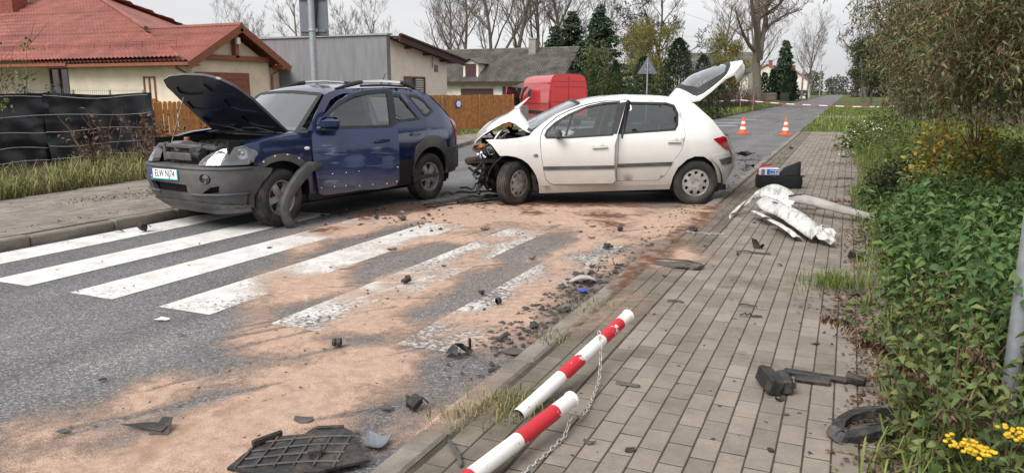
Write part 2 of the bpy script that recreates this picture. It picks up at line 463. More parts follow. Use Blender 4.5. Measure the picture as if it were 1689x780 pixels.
def paver_mesh(name, lx, ly, m, h=0.05, b=0.0025):
    mb = MB(); hx, hy = lx / 2, ly / 2
    r0 = [(-hx, -hy), (hx, -hy), (hx, hy), (-hx, hy)]; r1 = [(-hx + b, -hy + b), (hx - b, -hy + b), (hx - b, hy - b), (-hx + b, hy - b)]
    vs = [(x, y, -h) for x, y in r0] + [(x, y, -b) for x, y in r0] + [(x, y, 0) for x, y in r1]
    fs = [(i, (i + 1) % 4, 4 + (i + 1) % 4, 4 + i) for i in range(4)] + [(4 + i, 4 + (i + 1) % 4, 8 + (i + 1) % 4, 8 + i) for i in range(4)] + [(8, 9, 10, 11)]
    mb.add(vs, fs); return mb.mesh(name, m)

def lay_pavers(parent, spots, lx, ly, m, z, individual=300):
    """spots (x, y, rz, matindex): the nearest as objects of their own, the rest as one mass"""
    spots.sort(key=lambda s: (s[0] - 0.0) ** 2 + (s[1]) ** 2 + (0 if s[1] > 2.2 else 50))
    me = [paver_mesh('paver', lx, ly, mm) for mm in m]
    vs, fs, ms = [], [], []
    base = [Vector(v.co) for v in me[0].vertices]; bf = [tuple(p.vertices) for p in me[0].polygons]
    for k, (x, y, rz, mi) in enumerate(spots):
        dz = random.gauss(0, 0.0006); rx = random.gauss(0, 0.004); ry = random.gauss(0, 0.007)
        if k < individual:
            o = bpy.data.objects.new('paver', me[mi]); o.location = (x, y, z + dz); o.rotation_euler = (rx, ry, rz + random.gauss(0, .006)); link(o, parent)
        else:
            M = Matrix.Translation((x, y, z + dz)) @ Euler((rx, ry, rz + random.gauss(0, .006))).to_matrix().to_4x4()
            n = len(vs); vs += [M @ p for p in base]; fs += [tuple(i + n for i in f) for f in bf]; ms += [mi] * len(bf)
    if fs:
        q = MB(); q.v = [tuple(v) for v in vs]; q.f = fs; q.m = ms
        o = q.build('paving', list(m), parent, fixn=False); o['kind'] = 'stuff'

# right pavement
wr = flat('pavement_right', [(KR + 0.14, -3), (0.34, -3), (0.34, 8), (0.42, 14), (0.5, 20), (0.4, 31.2), (KR + .14, 31.0)], WZ - 0.0035, M_JOINT, thick=0.15)
spots = []
cw, cl = 0.107, 0.2
x = KR + 0.14 + 0.03 + cw / 2
ci = 0
while x < 0.33:
    y = 1.2 + (cl / 2 if ci % 2 else 0)
    while y < 31:
        lim = 0.33 if y < 8 else (0.40 if y < 14 else 0.44)
        if x < lim + 0.03: spots.append((x, y, 0, 1 if ci < 3 else 0))
        y += cl + 0.0015
    x += cw + (0.0040 if ci != 2 else 0.012); ci += 1
lay_pavers(wr, spots, cw - 0.0035, cl - 0.0095, [M_PAVER, M_PAVER_DARK], WZ)

def kerb_line(name, pts, w, z, stone=1.0, side=1):
    root = empty(name); root['kind'] = 'structure'
    cum = 0
    for (ax, ay), (bx_, by) in zip(pts[:-1], pts[1:]):
        a = Vector((ax, ay)); b_ = Vector((bx_, by)); n = max(1, round((b_ - a).length / stone)); d = (b_ - a) / n
        ang = math.atan2(d.y, d.x)
        for k in range(n):
            c = a + d * (k + .5); nrm = Vector((-d.y, d.x)).normalized() * side
            mb = MB(); mb.box((0, 0, 0), (d.length - 0.008, w, 0.3), bev=0.015)
            o = mb.build('kerb_stone', M_KERB, root); c2 = c + nrm * (w / 2)
            o.location = (c2.x, c2.y, z - 0.15 + random.gauss(0, .003)); o.rotation_euler = (0, random.gauss(0, .003), ang + random.gauss(0, .004))
    return root
kerb_line('kerb_right', [(KR, 0.8), (KR, 30.8)], 0.13, WZ + 0.002, side=-1)
kerb_line('kerb_left', [(KL, -1), (KL, 6), (KL - 0.02, 10.5), (-8.3, 13.0), (-9.2, 16.0), (-10.2, 19.5), (-11.0, 23.0), (-12.0, 27.0)], 0.14, LZ + 0.012, side=1)

# left pavement
wlp = flat('pavement_left', [(KL - .15, -1), (KL - .15, 6), (KL - .17, 10.5), (-8.45, 13), (-9.35, 16.0), (-10.35, 19.5), (-11.15, 23.0), (-12.15, 27), (-13.4, 26.5), (-12.9, 20), (-11.9, 14.5), (-11.15, 10), (-10.75, 6.5), (-10.6, -1)],
           LZ - 0.005, M_JOINT, thick=0.15)
def left_edge(y): return np.interp(y, [-1, 6.5, 10, 14.5, 20, 26], [-10.6, -10.75, -11.15, -11.9, -12.9, -13.3])
def left_kerb(y): return np.interp(y, [-1, 6, 10.5, 13, 16, 19.5, 23, 27], [KL, KL, KL - .02, -8.3, -9.2, -10.2, -11.0, -12.0]) - 0.16
spots = []; x = KL - 0.16 - cw / 2; ci = 0
while x > -13.3:
    y = 2.5 + (cl / 2 if ci % 2 else 0)
    while y < 26:
        if left_edge(y) + .03 < x - cw / 2 and x + cw / 2 < left_kerb(y): spots.append((x, y, 0, 0))
        y += cl + .0015
    x -= cw + .004; ci += 1
lay_pavers(wlp, spots, cw - .006, cl - .007, [M_PAVER_L], LZ, 0)

# ---- verges
def verge(name, inner, outer, z, m, bumps=0.05, seed=3, step=0.35):
    """ground strip between two polylines (same y samples), gently uneven"""
    mb = MB(); ys = [p[1] for p in inner]; y = np.arange(ys[0], ys[-1] + 1e-6, step)
    xi = np.interp(y, ys, [p[0] for p in inner]); xo = np.interp(y, [p[1] for p in outer], [p[0] for p in outer])
    n = 14
    def fn(i, j):
        t = j / (n - 1); X = xi[i] + (xo[i] - xi[i]) * t
        e = min(1, t * 6)
        return (X, y[i], z + e * bumps * (float(fbm(np.array(X), np.array(y[i]), seed, 0.8)) * 2 - .4))
    mb.grid(fn, range(len(y)), range(n))
    o = mb.build(name, m, smooth='all'); o['kind'] = 'structure'; return o
verge('verge_right', [(0.30, -2), (0.34, 8), (0.42, 14), (0.5, 20), (0.42, 31)], [(9, -2), (9, 31)], WZ - 0.03, M_SOIL, 0.10, 5)
verge('verge_left', [(-10.7, -1), (-10.75, 6.5), (-11.15, 10), (-11.9, 14.5), (-12.9, 20), (-13.3, 26)], [(-15.6, -1), (-15.6, 26)], LZ - 0.03, M_SOIL, 0.08, 8)
verge('verge_far_right', [(KR + .05, 31.2), (KR + .05, 240)], [(30, 31.2), (30, 240)], 0.02, M_GRASS, 0.10, 13, 2.0)
verge('verge_far_left', [(-6.95, 45), (-6.95, 240)], [(-45, 45), (-45, 240)], 0.03, M_GRASS, 0.25, 14, 2.0)
flat('driveway_path', [(KR + .1, 46.5), (6, 46.5), (6, 48.5), (KR + .1, 48.5)], 0.14, M_FARPAVE, thick=.2)
flat('driveway_path', [(-18, 84), (-7, 84), (-7, 88), (-18, 88)], 0.3, M_FARPAVE, thick=.4)

# ================================================================== SAND (absorbent spread over the crossing)
SAND = [
    [(-5.61, 6.45), (-5.65, 7.26), (-5.49, 8.33), (-5.09, 9.66), (-3.84, 9.89), (-1.81, 10.48), (-1.54, 10.08), (-1.59, 8.50), (-1.70, 7.21), (-1.78, 6.22), (-1.93, 5.81), (-1.88, 5.24), (-2.05, 4.81), (-2.14, 4.39), (-2.52, 4.22), (-2.68, 3.88), (-3.16, 3.87), (-3.84, 4.11), (-4.42, 4.82), (-4.87, 5.66)],
    [(-4.17, 4.41), (-3.33, 4.09), (-2.61, 3.91), (-2.17, 3.63), (-2.01, 3.30), (-2.28, 3.23), (-2.15, 2.82), (-2.18, 2.46), (-2.16, 2.21), (-2.67, 1.98), (-3.09, 1.80), (-3.32, 1.84), (-3.16, 2.03), (-2.93, 2.20), (-3.24, 2.38), (-3.39, 2.39), (-3.42, 2.82), (-3.04, 2.85), (-3.09, 3.28), (-3.56, 3.62)],
    [(-2.42, 4.06), (-2.33, 4.69), (-2.09, 5.14), (-1.84, 4.99), (-1.80, 4.33), (-1.98, 3.88)],
    [(-3.59, 2.15), (-3.48, 2.35), (-3.28, 2.44), (-3.12, 2.21), (-3.32, 2.06)],
    [(-1.57, 5.03), (-1.41, 5.44), (-1.33, 4.97), (-1.48, 4.48)],
    [(-1.60, 6.55), (-1.37, 7.36), (-1.21, 6.85), (-1.44, 6.37)],
    [(-1.81, 3.01), (-1.76, 3.46), (-1.64, 3.09), (-1.70, 2.77)],
]
HOLE = [
    [(-4.67, 5.41), (-4.93, 6.52), (-4.85, 7.35), (-4.63, 7.90), (-4.19, 7.56), (-4.35, 6.70), (-4.38, 5.88), (-4.30, 5.23)],
    [(-4.01, 5.24), (-4.15, 6.28), (-4.00, 6.75), (-3.43, 7.04), (-3.42, 6.21), (-3.62, 5.66), (-3.58, 5.04)],
    [(-2.90, 4.36), (-2.93, 5.33), (-2.94, 6.31), (-2.55, 6.48), (-2.35, 5.63), (-2.39, 4.80), (-2.65, 4.36)],
    [(-3.78, 4.30), (-3.67, 4.67), (-3.36, 4.49), (-3.27, 3.89)],
    [(-3.24, 6.38), (-3.20, 7.32), (-2.87, 7.97), (-2.46, 7.61), (-2.58, 6.82), (-2.76, 6.17)],
    [(-3.08, 3.77), (-2.75, 4.12), (-2.68, 3.88), (-2.82, 3.69)],
    [(-2.38, 6.62), (-2.22, 7.47), (-1.96, 7.48), (-2.04, 6.49)],
    [(-3.09, 2.65), (-2.98, 2.83), (-2.83, 2.85), (-2.80, 2.57), (-2.86, 2.30), (-2.96, 2.22)],
    [(-2.39, 3.58), (-2.18, 3.79), (-1.88, 3.40), (-1.92, 3.21), (-2.16, 3.28)],
]
WET = [
    [(-1.67, 5.42), (-1.70, 6.51), (-1.70, 8.33), (-1.65, 10.43), (-1.45, 10.52), (-1.45, 7.48), (-1.50, 5.59), (-1.56, 5.29)],
    [(-4.19, 9.49), (-3.92, 9.61), (-3.46, 9.23), (-3.61, 8.85), (-3.94, 9.02)],
    [(-3.31, 9.41), (-2.86, 9.61), (-2.22, 9.51), (-2.62, 9.08)],
    [(-3.04, 8.89), (-2.58, 8.95), (-2.25, 8.86), (-2.36, 8.45)],
    [(-5.96, 7.91), (-5.84, 8.88), (-5.51, 9.68), (-5.06, 9.22), (-5.23, 8.23), (-5.40, 7.65)],
    [(-5.71, 6.67), (-5.62, 7.10), (-5.32, 7.05), (-5.42, 6.53)],
    [(-2.86, 2.23), (-2.86, 2.47), (-2.69, 2.70), (-2.64, 2.57), (-2.70, 2.33), (-2.73, 2.19)],
    [(-4.80, 9.47), (-4.52, 10.12), (-2.30, 10.76), (-1.79, 10.37), (-3.76, 9.67)],
]

def poly_field(X, Y, polys, soft):
    """0..1 field: 1 well inside any polygon, falling over `soft` metres across its edge"""
    best = np.full(X.shape, -9.0)
    for P in polys:
        ins = np.zeros(X.shape, bool); dmin = np.full(X.shape, 1e9); n = len(P)
        for i in range(n):
            x0, y0 = P[i]; x1, y1 = P[(i + 1) % n]
            if y0 != y1:
                c = ((y0 > Y) != (y1 > Y)) & (X < (x1 - x0) * (Y - y0) / (y1 - y0) + x0); ins ^= c
            dx, dy = x1 - x0, y1 - y0; t = np.clip(((X - x0) * dx + (Y - y0) * dy) / (dx * dx + dy * dy + 1e-9), 0, 1)
            dmin = np.minimum(dmin, np.hypot(X - x0 - t * dx, Y - y0 - t * dy))
        best = np.maximum(best, np.where(ins, dmin, -dmin))
    return np.clip(0.5 + best / (2 * soft), 0, 1)

def build_sand(x0_, x1_, y0_, y1_, z0_, holes=True, label='', halo_k=.62):
    st = 0.024
    xs = np.arange(x0_, x1_, st); ys = np.arange(y0_, y1_, st)
    X, Y = np.meshgrid(xs, ys, indexing='ij')
    wx = X + 0.30 * (fbm(X, Y, 21, 1.6) - .5) + 0.10 * (fbm(X, Y, 23, 6) - .5); wy = Y + 0.36 * (fbm(X, Y, 31, 1.4) - .5) + 0.12 * (fbm(X, Y, 33, 5) - .5)
    D = poly_field(wx, wy, SAND, 0.26)
    D = D * (1 - 0.97 * poly_field(wx, wy, HOLE, 0.16))
    streak = fbm(X * 0.8 + Y * 0.35, Y * 0.25 - X * .1, 41, 5.0)
    patch = np.clip((fbm(X, Y, 51, 1.7) - .30) * 2.6, 0, 1); D = D * (0.47 + 0.64 * patch) * (0.66 + 0.6 * streak)
    on_paint = np.zeros_like(X)
    for x0, x1 in ((-5.63, -5.14), (-4.64, -4.13), (-3.58, -3.06), (-2.54, -2.03)): on_paint = np.maximum(on_paint, ((X > x0) & (X < x1) & (Y > 3.9) & (Y < 7.97)) * 1.0)
    D = D * (1 - on_paint * np.where(X > -2.7, .22, np.where(X > -3.7, .8, 1.0)) * (.18 + .75 * np.clip((fbm(X, Y, 91, 1.3) - .38) * 3, 0, 1)))
    # brushed thin dust around it
    halo = poly_field(wx, wy, SAND, 0.7) * (0.16 + .2 * fbm(X, Y, 57, 3.0))
    D = np.maximum(D, halo * halo_k)
    # tyre and broom lines
    for (ax, ay, bx_, by, w) in ((-3.9, 2.3, -3.2, 3.9, .035), (-3.3, 2.2, -2.75, 3.1, .03), (-3.75, 3.3, -3.0, 4.6, .03), (-4.0, 3.2, -3.4, 4.3, .02)) + tuple((lambda x, y, a, l: (x, y, x + l * math.cos(a), y + l * math.sin(a), .012 + .02 * random.random()))(random.uniform(-5, -1.9), random.uniform(2.0, 8.5), random.gauss(1.1, .35), random.uniform(.3, 1.1)) for _ in range(46)):
        dx, dy = bx_ - ax, by - ay; t = np.clip(((X - ax) * dx + (Y - ay) * dy) / (dx * dx + dy * dy), 0, 1)
        d = np.hypot(X - ax - t * dx, Y - ay - t * dy); D = D * (1 - .55 * np.exp(-(d / w) ** 2))
    Wt = poly_field(wx, wy, WET, 0.14) * np.clip((fbm(X, Y, 63, 4.0) - .26) * 5, 0, 1)
    Wt = Wt * np.where(X < -2.6, np.where(Y < 3.2, .45, 1.0), 1.0) * np.clip((fbm(X, Y, 67, 13.0) - .28) * 3.2, 0, 1)
    D = np.maximum(D, Wt * (0.55 + .5 * fbm(X, Y, 61, 3)))
    Wt = np.clip(Wt + .22 * poly_field(wx, wy, WET, .8) * fbm(X, Y, 71, 3) + 0.9 * np.clip(fbm(X, Y, 77, 2.6) - .62, 0, 1), 0, 1)
    D = np.clip(D, 0, 1); lump = np.clip((fbm(X, Y, 95, 7.0) - .55) * 4, 0, 1) * np.clip(D * 2 - .6, 0, 1)
    keep = D > 0.05
    Z = z0_ + 0.012 * lump + 0.010 * np.clip(D - .3, 0, 1) * (0.5 + fbm(X, Y, 81, 9))
    nx, ny = X.shape
    q = keep[:-1, :-1] | keep[1:, :-1] | keep[:-1, 1:] | keep[1:, 1:]
    I, J = np.nonzero(q); idx = (I * ny + J)
    F = np.stack([idx, idx + ny, idx + ny + 1, idx + 1], 1)
    used = np.unique(F); remap = np.full(nx * ny, -1); remap[used] = np.arange(len(used))
    V = np.stack([X.ravel(), Y.ravel(), Z.ravel()], 1)[used]; F = remap[F]
    me = bpy.data.meshes.new('sand')
    me.vertices.add(len(V)); me.vertices.foreach_set('co', V.astype(np.float32).ravel())
    me.loops.add(F.size); me.loops.foreach_set('vertex_index', F.astype(np.int32).ravel())
    me.polygons.add(len(F)); me.polygons.foreach_set('loop_start', np.arange(0, F.size, 4, dtype=np.int32))
    me.polygons.foreach_set('use_smooth', np.ones(len(F), bool))
    for nm, arr in (('cover', D), ('wet', Wt)):
        a = me.attributes.new(nm, 'FLOAT', 'POINT'); a.data.foreach_set('value', arr.ravel()[used].astype(np.float32))
    me.update(calc_edges=True); me.validate()
    if 'sand' in MATS:
        me.materials.append(MATS['sand']); o = link(bpy.data.objects.new('sand', me)); tag(o, label, 'sand', kind='stuff'); return
    m, nt, b = new_mat('sand'); L = nt.links; MATS['sand'] = m
    ac = nnode(nt, 'ShaderNodeAttribute', attribute_name='cover'); aw = nnode(nt, 'ShaderNodeAttribute', attribute_name='wet')
    tcn = nnode(nt, 'ShaderNodeTexCoord')
    gr = nnode(nt, 'ShaderNodeTexNoise', Scale=140.0, Detail=3.0, Roughness=0.8); L.new(tcn.outputs['Object'], gr.inputs['Vector'])
    g2 = nnode(nt, 'ShaderNodeTexNoise', Scale=14.0, Detail=6.0, Roughness=0.7); L.new(tcn.outputs['Object'], g2.inputs['Vector'])
    s1 = nnode(nt, 'ShaderNodeMath', operation='ADD'); L.new(gr.outputs[0], s1.inputs[0])
    s0 = nnode(nt, 'ShaderNodeMath', operation='MULTIPLY'); L.new(g2.outputs[0], s0.inputs[0]); s0.inputs[1].default_value = 0.5; L.new(s0.outputs[0], s1.inputs[1])
    s2 = nnode(nt, 'ShaderNodeMath', operation='MULTIPLY_ADD'); L.new(ac.outputs['Fac'], s2.inputs[0]); s2.inputs[1].default_value = 1.15; L.new(s1.outputs[0], s2.inputs[2])
    ra = ramp(nt, [(0.50, 0.0), (0.86, 0.95)])
    sc = nnode(nt, 'ShaderNodeMath', operation='MULTIPLY'); L.new(s2.outputs[0], sc.inputs[0]); sc.inputs[1].default_value = 0.58; L.new(sc.outputs[0], ra.inputs[0])
    r = ramp(nt, [(0.25, (0.43, 0.275, 0.20)), (0.5, (0.57, 0.395, 0.30)), (0.75, (0.66, 0.49, 0.39))]); L.new(g2.outputs[0], r.inputs[0])
    rg = ramp(nt, [(0.32, 0.62), (0.55, 1.0), (0.72, 1.18)]); L.new(gr.outputs[0], rg.inputs[0])
    c = mixc(nt, 1.0, r.outputs[0], rg.outputs[0], 'MULTIPLY')
    rw = ramp(nt, [(0.15, 0.0), (0.75, 0.92)]); L.new(aw.outputs['Fac'], rw.inputs[0])
    c = mixc(nt, rw.outputs[0], c, (0.155, 0.062, 0.032))
    L.new(c, b.inputs['Base Color']); L.new(ra.outputs[0], b.inputs['Alpha']); b.inputs['Roughness'].default_value = 0.93; b.inputs['Specular IOR Level'].default_value = 0.15
    bp = nnode(nt, 'ShaderNodeBump', Strength=0.85, Distance=0.010); L.new(s1.outputs[0], bp.inputs['Height']); L.new(bp.outputs[0], b.inputs['Normal'])
    me.materials.append(m)
    o = link(bpy.data.objects.new('sand', me))
    tag(o, label, 'sand', kind='stuff')
build_sand(-5.9, KR - 0.005, 1.4, 11.6, .0065, label='orange absorbent sand scattered and swept over the zebra crossing')
build_sand(KR + .004, -1.02, 2.4, 11.5, WZ + .008, label='orange sand smears on the kerb and pavement edge', halo_k=.30)

# ================================================================== VEHICLES
def paint(name, col, flake=0.0, dirt=None, dirt_h=None, coat=1.0, rough=0.3, dents=0.0):
    m = mat(name, col, rough, 0.0, var=0.04, scale=3, coat=coat, dirt=dirt, dirt_h=dirt_h)
    nt = m.node_tree; b = nt.nodes['Principled BSDF']; tcn = nnode(nt, 'ShaderNodeTexCoord')
    n = nnode(nt, 'ShaderNodeTexNoise', Scale=1.6, Detail=2.0); nt.links.new(tcn.outputs['Object'], n.inputs['Vector'])
    bp = nnode(nt, 'ShaderNodeBump', Strength=0.10 + dents, Distance=0.05); nt.links.new(n.outputs[0], bp.inputs['Height'])
    nt.links.new(bp.outputs[0], b.inputs['Normal']); nt.links.new(bp.outputs[0], b.inputs['Coat Normal'])
    if flake: b.inputs['Metallic'].default_value = flake
    return m
M_BLUE = paint('blue_paint', (0.008, 0.021, 0.080), 0.35, (0.07, 0.06, 0.058), (0.22, 0.55), rough=0.26)
M_BLUE_DENT = paint('dented_blue_paint', (0.008, 0.021, 0.080), 0.25, (0.09, 0.075, 0.07), (0.25, 0.55), dents=0.55, rough=0.3)
def add_scuffs(m, col, zr=(.42, .88)):
    nt = m.node_tree; L = nt.links; b = nt.nodes['Principled BSDF']; src = b.inputs['Base Color'].links[0].from_socket; tcn = nnode(nt, 'ShaderNodeTexCoord')
    mp_ = nnode(nt, 'ShaderNodeMapping'); mp_.inputs['Rotation'].default_value = (0, R(5), 0); mp_.inputs['Scale'].default_value = (2.2, 2, 26); L.new(tcn.outputs['Object'], mp_.inputs[0])
    n = nnode(nt, 'ShaderNodeTexNoise', Scale=1.0, Detail=8.0, Roughness=.7); L.new(mp_.outputs[0], n.inputs['Vector']); n2 = nnode(nt, 'ShaderNodeTexNoise', Scale=2.6, Detail=3.0); L.new(tcn.outputs['Object'], n2.inputs['Vector'])
    a = nnode(nt, 'ShaderNodeMath', operation='MULTIPLY'); L.new(n.outputs[0], a.inputs[0]); L.new(n2.outputs[0], a.inputs[1]); r = ramp(nt, [(.315, 0.0), (.40, .8)]); L.new(a.outputs[0], r.inputs[0])
    sp = nnode(nt, 'ShaderNodeSeparateXYZ'); L.new(tcn.outputs['Object'], sp.inputs[0]); z = ramp(nt, [(zr[0] - .06, 0.0), (zr[0], 1.0), (zr[1], 1.0), (zr[1] + .08, 0.0)]); L.new(sp.outputs[2], z.inputs[0])
    k = nnode(nt, 'ShaderNodeMath', operation='MULTIPLY'); L.new(r.outputs[0], k.inputs[0]); L.new(z.outputs[0], k.inputs[1]); L.new(mixc(nt, k.outputs[0], src, col), b.inputs['Base Color'])
add_scuffs(M_BLUE_DENT, (.22, .25, .33))
M_BLUE_IN = mat('blue_inner_paint', (0.008, 0.012, 0.03), 0.5, var=0.2, coat=0.2)
M_WHITE = paint('white_paint', (0.78, 0.77, 0.75), 0.0, (0.27, 0.222, 0.172), (0.10, 1.12))
M_WHITE_CLEAN = paint('white_paint_clean', (0.80, 0.79, 0.77), 0.0)
M_WHITE_SCUFF = mat('scuffed_white_paint', (0.78, 0.77, 0.75), 0.4, var=0.05, scale=9, dirt=(0.17, 0.15, 0.13), coat=0.3)
M_RED = paint('red_paint', (0.52, 0.022, 0.028), 0.0, (0.30, 0.10, 0.09), (0.2, 1.4))
M_PLAST = mat('grey_bumper_plastic', (0.062, 0.062, 0.066), 0.55, var=0.25, scale=4, bump=0.12, bscale=200, dirt=(0.15, 0.135, 0.12))
M_VALANCE = mat('scuffed_valance', (0.10, 0.098, 0.096), 0.7, var=0.3, scale=6, dirt=(0.2, 0.175, 0.15))
M_BLACK = mat('black_plastic', (0.014, 0.014, 0.015), 0.5, var=0.3, scale=7, bump=0.1)
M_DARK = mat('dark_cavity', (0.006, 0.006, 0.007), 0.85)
M_RUBBER = mat('tyre_rubber', (0.022, 0.021, 0.021), 0.85, var=0.3, scale=9, bump=0.25, bscale=70, dirt=(0.11, 0.09, 0.075))
M_ALLOY = mat('alloy_rim', (0.46, 0.45, 0.44), 0.4, 0.35, var=0.18, scale=12, dirt=(0.20, 0.17, 0.14))
M_HUBCAP = mat('silver_hubcap', (0.40, 0.39, 0.37), 0.45, 0.25, var=0.18, scale=12, dirt=(0.17, 0.14, 0.11))
M_STEEL = mat('bare_steel', (0.25, 0.24, 0.23), 0.42, 0.9, var=0.3, scale=14)
M_RUSTY = mat('dirty_metal', (0.075, 0.06, 0.05), 0.7, 0.4, var=0.5, scale=18, bump=0.3)
M_CHROME = mat('chrome', (0.75, 0.75, 0.76), 0.12, 1.0)
M_SEAT = mat('seat_fabric', (0.055, 0.055, 0.06), 0.9, var=0.2, scale=30)
M_TRIMGREY = mat('grey_interior', (0.16, 0.16, 0.165), 0.8, var=0.15)
M_GLASS = glass_mat('window_glass', (0.80, 0.86, 0.84), 0.05, 0.03)
M_GLASS_D = glass_mat('dark_window_glass', (0.42, 0.48, 0.46), 0.07, 0.02)
M_WSHIELD = glass_mat('windscreen_glass', (0.72, 0.78, 0.78), 0.20, 0.08)
M_LENS = glass_mat('lamp_lens', (0.92, 0.94, 0.96), 0.10, 0.02)
M_REDLENS = mat('red_lens', (0.30, 0.006, 0.012), 0.12, coat=1.0)
M_AMBER = mat('amber_lens', (0.42, 0.17, 0.07), 0.2, coat=0.6)
M_PAPER = mat('white_plate', (0.80, 0.80, 0.78), 0.5, var=0.05)
M_EUBLUE = mat('plate_blue', (0.02, 0.06, 0.35), 0.5)
M_CYAN = mat('plate_cyan_frame', (0.05, 0.42, 0.52), 0.5)
M_INK = mat('black_ink', (0.008, 0.008, 0.01), 0.6)

def interp(x, tab):
    return float(np.interp(x, [p[0] for p in tab], [p[1] for p in tab]))

def crumple(o, amp, freq, seed, cond=lambda v: 1.0):
    """push vertices along a broken noise, for beaten sheet metal"""
    from mathutils import noise
    for v in o.data.vertices:
        k = cond(v.co)
        if k > 0:
            p = v.co * freq + Vector((seed * 3.1, seed, 0))
            n = noise.cell_vector(p) - Vector((.5, .5, .5)); n2 = noise.noise_vector(p * .7)
            v.co += (n * .35 + n2 * .8) * amp * k
    o.data.update()

class Body:
    """a car's flank as half-width over (x, z); panels are cut from it in side view"""
    def __init__(s, wz, px): s.wz = sorted(wz); s.px = sorted(px)
    def S(s, x, z): return interp(z, s.wz) - interp(x, s.px)
    def side(s, sgn=1): return lambda a, b, d: Vector((a, sgn * (s.S(a, b) - d), b))

def sharp_rim(o):
    bm = bmesh.new(); bm.from_mesh(o.data)
    for e in bm.edges:
        if e.is_boundary: e.smooth = False
    bm.to_mesh(o.data); bm.free()

def panel(name, poly, fn, m, parent, holes=(), step=0.09, thick=0.025, off=0.0, smooth='all'):
    mb = MB(); sheet(mb, poly, (lambda a, b, d: fn(a, b, d + off)), holes, step, 0)
    o = mb.build(name, m, parent, smooth=smooth)
    sharp_rim(o)
    if thick:
        mo = o.modifiers.new('thickness', 'SOLIDIFY'); mo.thickness = thick; mo.offset = -1 if True else 1; mo.use_even_offset = False
        # solidify must go inwards: flip if normals point to the car's centre line
        me = o.data; c = sum((p.normal.y * (1 if p.center.y >= 0 else -1) for p in me.polygons)) if name != 'roof' else 1
        if c < 0: me.flip_normals()
    return o

def arc(cx, cz, r, a0, a1, n=14):
    return [(cx + r * math.cos(R(a0 + (a1 - a0) * k / n)), cz + r * math.sin(R(a0 + (a1 - a0) * k / n))) for k in range(n + 1)]

def grow(poly, d):
    cx = sum(p[0] for p in poly) / len(poly); cz = sum(p[1] for p in poly) / len(poly)
    P = [Vector(p) for p in poly]; n = len(P)
    area = sum(P[i].x * P[(i + 1) % n].y - P[(i + 1) % n].x * P[i].y for i in range(n))
    sg = 1 if area > 0 else -1; out = []
    for i in range(n):
        e1 = (P[i] - P[i - 1]).normalized(); e2 = (P[(i + 1) % n] - P[i]).normalized()
        n1 = Vector((e1.y, -e1.x)) * sg; n2 = Vector((e2.y, -e2.x)) * sg; b = (n1 + n2)
        b = b / max(0.5, b.length_squared / 2) if b.length > 1e-6 else n1
        out.append(tuple(P[i] + b * d))
    return out

def tyre_mesh(r, w, rim_r):
    h = w / 2; mb = MB()
    prof = [(rim_r, -h * .8), (rim_r + .015, -h * .95), ((r + rim_r) / 2, -h * 1.02), (r - .03, -h * .93), (r - .008, -h * .78)]
    for k in range(4):
        a = -h * .72 + k * h * .38
        prof += [(r, a), (r, a + h * .28), (r - .008, a + h * .29), (r - .008, a + h * .37)]
    prof += [(r - .008, h * .78), (r - .03, h * .93), ((r + rim_r) / 2, h * 1.02), (rim_r + .015, h * .95), (rim_r, h * .8)]
    mb.lathe(prof, axis='y', n=44)
    # tread blocks across the crown
    for k in range(58):
        w_ = 2 * math.pi * k / 58; M = Matrix.Rotation(-w_, 3, 'Y')
        for s in (-1, 1):
            mb.box(M @ Vector((r - .004, s * h * .55, 0)), (.016, h * .42, .017), M @ Matrix.Rotation(s * .35, 3, 'X'))
    return mb.mesh('tyre', M_RUBBER, smooth=True)

def rim_spoke5(r, w):
    mb = MB(); o = w * .36
    mb.lathe([(r * 1.0, -w * .4), (r * 1.0, w * .40), (r * .985, w * .44), (r * .93, w * .42), (r * .90, o * .6), (r * .89, -w * .4)], axis='y', n=40)
    for k in range(5):
        M = Matrix.Rotation(2 * math.pi * k / 5 + .2, 3, 'Y')
        vs = []
        for x, hw, y in ((.10, .15, o), (.32, .125, o * 1.08), (.62, .13, o), (.93, .17, o * .72)):
            for z, yy in ((-hw, y - .035), (-hw * .7, y), (hw * .7, y), (hw, y - .035)):
                vs.append(M @ Vector((x * r, yy, z * r * 1.5)))
        fs = [(i * 4 + j, i * 4 + j + 1, i * 4 + j + 5, i * 4 + j + 4) for i in range(3) for j in range(3)]
        mb.add(vs, fs)
    mb.lathe([(r * .27, o * .6), (r * .26, o * 1.0), (r * .17, o * 1.08), (r * .15, o * .98), (0.001, o * .98)], axis='y', n=24)
    for k in range(5):
        a = 2 * math.pi * k / 5 + .55; mb.lathe([(.011, 0), (.011, .012), (.001, .012)], c=(math.cos(a) * r * .2, o * .98, math.sin(a) * r * .2), axis='y', n=8)
    return mb.mesh('rim', M_ALLOY, smooth=True)

